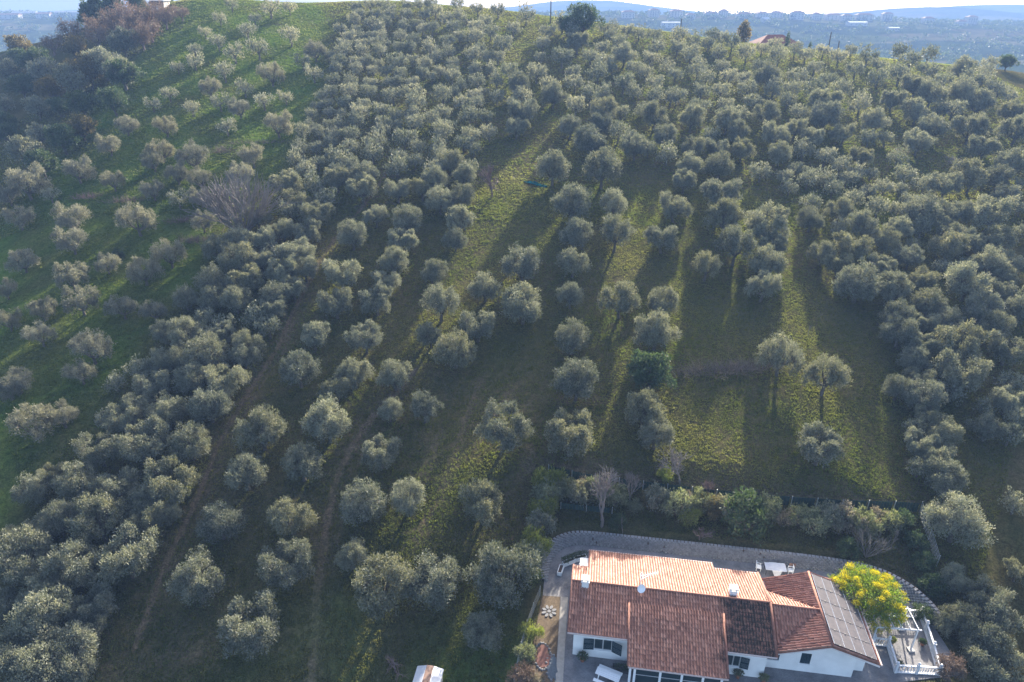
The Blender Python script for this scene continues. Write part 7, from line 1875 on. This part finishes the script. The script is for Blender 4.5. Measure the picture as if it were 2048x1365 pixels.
MB().box((-.35, -1.27, 2.1), (.35, 1.27, 2.22)).obj('roof_strip', 'rusty_wood', hut)
# mimosa: yellow flower heads over bright green leaf
mi = empty('mimosa_tree', (31.4, 44.0, 0), 0, label='bright yellow flowering mimosa tree beside the solar roof', cat='tree'); mi.scale = (1.05, 1.05, .95)
rng = np.random.default_rng(91); cen = []; rad = []; tk = MB()
tk.tube([(0, 0, -.1), (.05, 0, .6), (.0, .1, 1.3)], [.16, .13, .11], 7)
for k in range(12):
    a = k * 2.4; q = 2.35 * math.sqrt((k + .5) / 12); c = np.array([q * math.cos(a) * 1.05, q * math.sin(a) * 1.0, 2.9 + .9 * (1 - (q / 2.35) ** 2) + rng.normal() * .2])
    cen.append(c); rad.append(1.0 + .3 * rng.random()); tk.tube([(0, .1, 1.3), c * .5 + (0, 0, .8), c], [.07, .045, .015], 5, False)
for k in range(8):
    a = k * .785; c = np.array([2.2 * math.cos(a), 2.2 * math.sin(a), 2.1 + .3 * rng.normal()]); cen.append(c); rad.append(.95)
tk.obj('trunk', 'bark', mi)
V, F, T = sprigs(rng, cen, rad, 15000, .20, .075, .1, .3); ob('crown', mesh_np('crown', V, F, 'mimosa_leaf', {'tone': ('FACE', T)}), mi)
sub = []; sr = []
for c, q in zip(cen, rad):
    for _ in range(14):
        d = unit(rng.normal(size=3) + (0, .1, .7)); e = c + d * q * .95
        if rng.random() < .50: sub.append(e); sr.append(.20 + .14 * rng.random())
V, F, T = sprigs(rng, sub, sr, 22000, .11, .05, .4, .1); ob('flowers', mesh_np('flowers', V, F, 'mimosa_flower', {'tone': ('FACE', T)}), mi)
# ------------------------------------------------------------------ the olive trees
for x, y, w, form, rz, lab, cat, nm, grp in OLIVES:
    put_tree(nm, form, x, y, w, rz, lab, cat, grp)
# the smaller trees beyond the three hundredth, and those just outside the view
LOD = []
for i in range(6):
    V, F, T, tb, hor = olive_form(100 + i, 1000 if i < 4 else 700, ['round', 'lobed', 'round', 'lobed', 'sparse', 'sparse'][i], .2, .075, .45)
    scale_tb(tb, hor); LOD.append((V, T, np.concatenate(tb.v[:7]), None))
far_rng = np.random.default_rng(21)
Vl = []; Tl = []; tm = MB()
for x, y, w, p in REST:
    V, T, _, _ = LOD[int(far_rng.integers(0, 4)) if not p else int(far_rng.integers(4, 6))]
    a = far_rng.random() * 6.283; c, s = math.cos(a), math.sin(a); z = float(height(x, y)); k = w / 2
    Vl.append(np.stack([(V[:, 0] * c - V[:, 1] * s) * k + x, (V[:, 0] * s + V[:, 1] * c) * k + y, V[:, 2] * k * (1.0 + .2 * far_rng.random()) + z], 1))
    Tl.append(np.clip(T + far_rng.normal() * .15 + (.25 if p else 0), 0, 1))
    tm.tube([(x, y, z - .2), (x, y, z + k * .6)], [.1 * k, .07 * k], 5, False)
    for q in range(3): b = a + q * 2.1; tm.tube([(x, y, z + k * .5), (x + .5 * k * math.cos(b), y + .5 * k * math.sin(b), z + k * 1.1)], [.05 * k, .015 * k], 4, False)
Va = np.concatenate(Vl)
og = mesh_np('olive_grove', Va, np.arange(len(Va)).reshape(-1, 4), 'olive_leaf', {'tone': ('FACE', np.concatenate(Tl))})
grove = tag(ob('olive_grove', og), 'far grey-green olive trees massed up to the crest', 'olive grove', kind='stuff')
tag(tm.obj('olive_grove_trunks', 'bark'), 'trunks of the far olive trees near the crest', 'trunks', kind='stuff')
# shrubs, hedge plants and yard trees
for nm, form, x, y, w, hs, lab, cat, grp in SHRUBS:
    put_tree(nm, form, x, y, w, (x * 3.7 + y) % 6.28, lab, cat, grp, hs)
# bare trees
BM = {}
def bare(nm, x, y, h, seed, lab, m='pale_bark', cat='bare tree', wide=1.0, grp=None, **k):
    key = (seed, m)
    if key not in BM: BM[key] = branch_mesh(seed, 'branches', m, **k)
    rt = empty(nm, (x, y, float(height(x, y))), seed * 1.3, label=lab, cat=cat, group=grp); rt.scale = (h * wide, h * wide, h)
    ob('branches', BM[key], rt)
for nm, x, y, h, seed, m, wide, kw, lab, cat in BARES: bare(nm, x, y, h, seed, lab, m, cat, wide, **kw)
# big leafless thicket, brambles, brush pile, net
def twigs(name, n, L_, seed, m, rx, ry, hz, r=.012):
    g = np.random.default_rng(seed); tb = MB()
    for _ in range(n):
        p = np.array([g.normal() * rx * .5, g.normal() * ry * .5, g.random() ** 2 * hz * .5]); d = unit(np.array([p[0] / rx * .8 + g.normal() * .4, p[1] / ry * .8 + g.normal() * .4, .7])); l = L_ * (.5 + .7 * g.random()); d = unit(d + (0, 0, .5 if L_ > 3 else 0))
        q = p + d * l * .5 + g.normal(size=3) * .08; tb.tube([p, q, p + d * l + g.normal(size=3) * .12 + (0, 0, -.1)], [r, r * .8, r * .4], 3, False)
    return tb.mesh(name, m)
for nm, x, y, n, L_, seed, m, rx, ry, hz, r, rz, lab, cat in THICKETS:
    rt = empty(nm, (x, y, float(height(x, y))), rz, label=lab, cat=cat); tag(ob('twigs', twigs('twigs', n, L_, seed, m, rx, ry, hz, r), rt), kind='stuff')
g = np.random.default_rng(6); mb = MB(); NX, NY = NET
A = [np.array((q * 4.4, math.sin(q * 5) * .35 - q * 1.2)) for q in np.linspace(0, 1, 15)]
V = []
for i, p in enumerate(A):
    for j in range(5): a = p + (.1 * g.normal(), (j / 4 - .5) * (.35 + 1.1 * math.sin(i / 14 * 3.14)) + .08 * g.normal()); V.append((a[0], a[1], float(height(NX + a[0], NY + a[1]) - height(NX, NY)) + .08 + .16 * g.random()))
F_ = [(i * 5 + j, i * 5 + j + 1, i * 5 + j + 6, i * 5 + j + 5) for i in range(14) for j in range(4)]
mb.add(V, F_); mb.add([(a, b, c - .03) for a, b, c in V], [f[::-1] for f in F_])
tag(mb.obj('harvest_net', 'net', None, loc=(NX, NY, float(height(NX, NY)))), 'crumpled dark teal harvest net lying on the shaded grass', 'net')
# ------------------------------------------------------------------ along the crest and beyond
plain('pole_wood', (.07, .06, .055), .9, .2, 4); plain('farm_roof', (.20, .075, .065), .9, .2, 2); plain('far_roof', (.22, .13, .10), .9, .2, .5); plain('far_wall', (.36, .34, .32), .9, .1, .5); plain('grey_wall', (.4, .4, .4), .9, .1, .5); plain('pale_roof', (.36, .38, .42), .9, .05, .5, .05)
for x, y, h, lab, arms in POLES:
    po = empty('utility_pole', (x, y, float(height(x, y))), 0, label=lab, cat='utility pole', group='wooden poles along the crest')
    MB().tube([(0, 0, -.5), (0, 0, h)], [.22, .15], 7).obj('pole', 'pole_wood', po)
    if arms: 
        MB().box((-.9, -.06, h - .5), (.9, .06, h - .38)).obj('crossarm', 'pole_wood', po)
        for sx in (-.8, 0, .8): MB().tube([(sx, 0, h - .379), (sx, 0, h - .15)], .06, 6).obj('insulator', 'dark_metal', po)
def far_house(x, y, w, d, h, rz, roofm, wallm, lab, nm='far_house', grp='houses on the far ridge', hip=True, rh=.28, nwin=4):
    z = float(height(x, y)); hs = empty(nm, (x, y, z), rz, label=lab, cat='house', group=grp)
    MB().box((-w / 2, -d / 2, -2), (w / 2, d / 2, h)).obj('wall', wallm, hs)
    o = .5; r = d * rh; k = d / 2 if hip else -o
    P = [(-w / 2 - o, -d / 2 - o, h + .01), (w / 2 + o, -d / 2 - o, h + .01), (w / 2 + o, d / 2 + o, h + .01), (-w / 2 - o, d / 2 + o, h + .01), (-w / 2 + k, 0, h + r), (w / 2 - k, 0, h + r)]
    MB().add(P, [(0, 1, 5, 4), (2, 3, 4, 5), (1, 2, 5), (3, 0, 4), (3, 2, 1, 0)]).obj('roof', roofm, hs)
    for i in range(nwin):
        xx = -w / 2 + w * (i + .5) / nwin
        for f in range(max(1, int(h // 3))): MB().box((xx - .6, -d / 2 - .05, .9 + f * 3), (xx + .6, -d / 2 + .02, 2.4 + f * 3)).obj('window', 'dark_metal', hs)
    return hs
for a in HOUSES: far_house(*a[:9], **a[9])
# cypress and umbrella crowns
def cone_tree(nm, x, y, w, h, lm, seed, lab, cat='cypress', grp=None, shape='cone'):
    g = np.random.default_rng(seed); z = float(height(x, y)); rt = empty(nm, (x, y, z), 0, label=lab, cat=cat, group=grp); n = 9
    cen = []; rad = []
    for i in range(n):
        q = (i + .5) / n; r = w / 2 * ((math.sin(q * 3.0 + .25) ** .6) if shape == 'cone' else (1 - q) * .9 + .12)
        for _ in range(3): a = g.random() * 6.28; cen.append((math.cos(a) * r * .45, math.sin(a) * r * .45, h * (.08 + .9 * q))); rad.append(max(r * .62, .2))
    V, F, T = sprigs(g, cen, rad, 1500, w * .16, w * .07, .9, .4); ob('crown', mesh_np('crown', V, F, lm, {'tone': ('FACE', T)}), rt)
    MB().tube([(0, 0, -.3), (0, 0, h * .8)], [w * .07, w * .02], 6).obj('trunk', 'bark', rt)
for a in CONES: cone_tree(*a[:8], **a[8])
# woods on the far slopes
g = np.random.default_rng(33); n = 7000
yy = 420 + 1150 * g.random(n) ** .7; xx = (g.random(n) * 2 - 1) * yy * .95
yy[:700] = 1290 + 120 * g.random(700); xx[:700] = (g.random(700) * 2 - 1) * 1250
keep = (wob(xx, yy, .02, 1.7) + .5 * g.normal(size=n) > -.25) | (np.arange(n) < 700); xx, yy = xx[keep], yy[keep]; zz = height(xx, yy)
Vl = []; Tl = []
for x, y, z in zip(xx, yy, zz):
    k = 2.2 + 2.6 * g.random()
    V, F, T = sprigs(g, [(0, 0, k * .7), (k * .5, 0, k * .55), (-k * .45, k * .2, k * .5)], [k * .75, k * .55, k * .55], 42, k * .55, k * .4, .2, .6)
    Vl.append(V + (x, y, z)); Tl.append(T)
Va = np.concatenate(Vl)
tag(ob('distant_woods', mesh_np('distant_woods', Va, np.arange(len(Va)).reshape(-1, 4), 'dark_leaf', {'tone': ('FACE', np.concatenate(Tl))})), 'blue hazy trees scattered over the valley and far ridge', 'woods', kind='stuff')
# ------------------------------------------------------------------ the air
def haze_mat():
    m = bpy.data.materials.new('haze'); m.use_nodes = True; nt = m.node_tree; nt.nodes.clear()
    v = nt.nodes.new('ShaderNodeVolumePrincipled'); v.inputs['Color'].default_value = (.17, .285, .54, 1); v.inputs['Density'].default_value = .00042; v.inputs['Anisotropy'].default_value = .0
    o = nt.nodes.new('ShaderNodeOutputMaterial'); nt.links.new(v.outputs[0], o.inputs['Volume']); MATS['haze'] = m
haze_mat()
zmax = float(max(GZ.max() + 3, 72)); zmin = float(GZ.min()) - 2
tag(MB().box((-3800, -300, zmin), (3800, 3800, zmax)).obj('haze', 'haze'), 'thin blue winter haze over hill and valley', 'haze', kind='stuff')
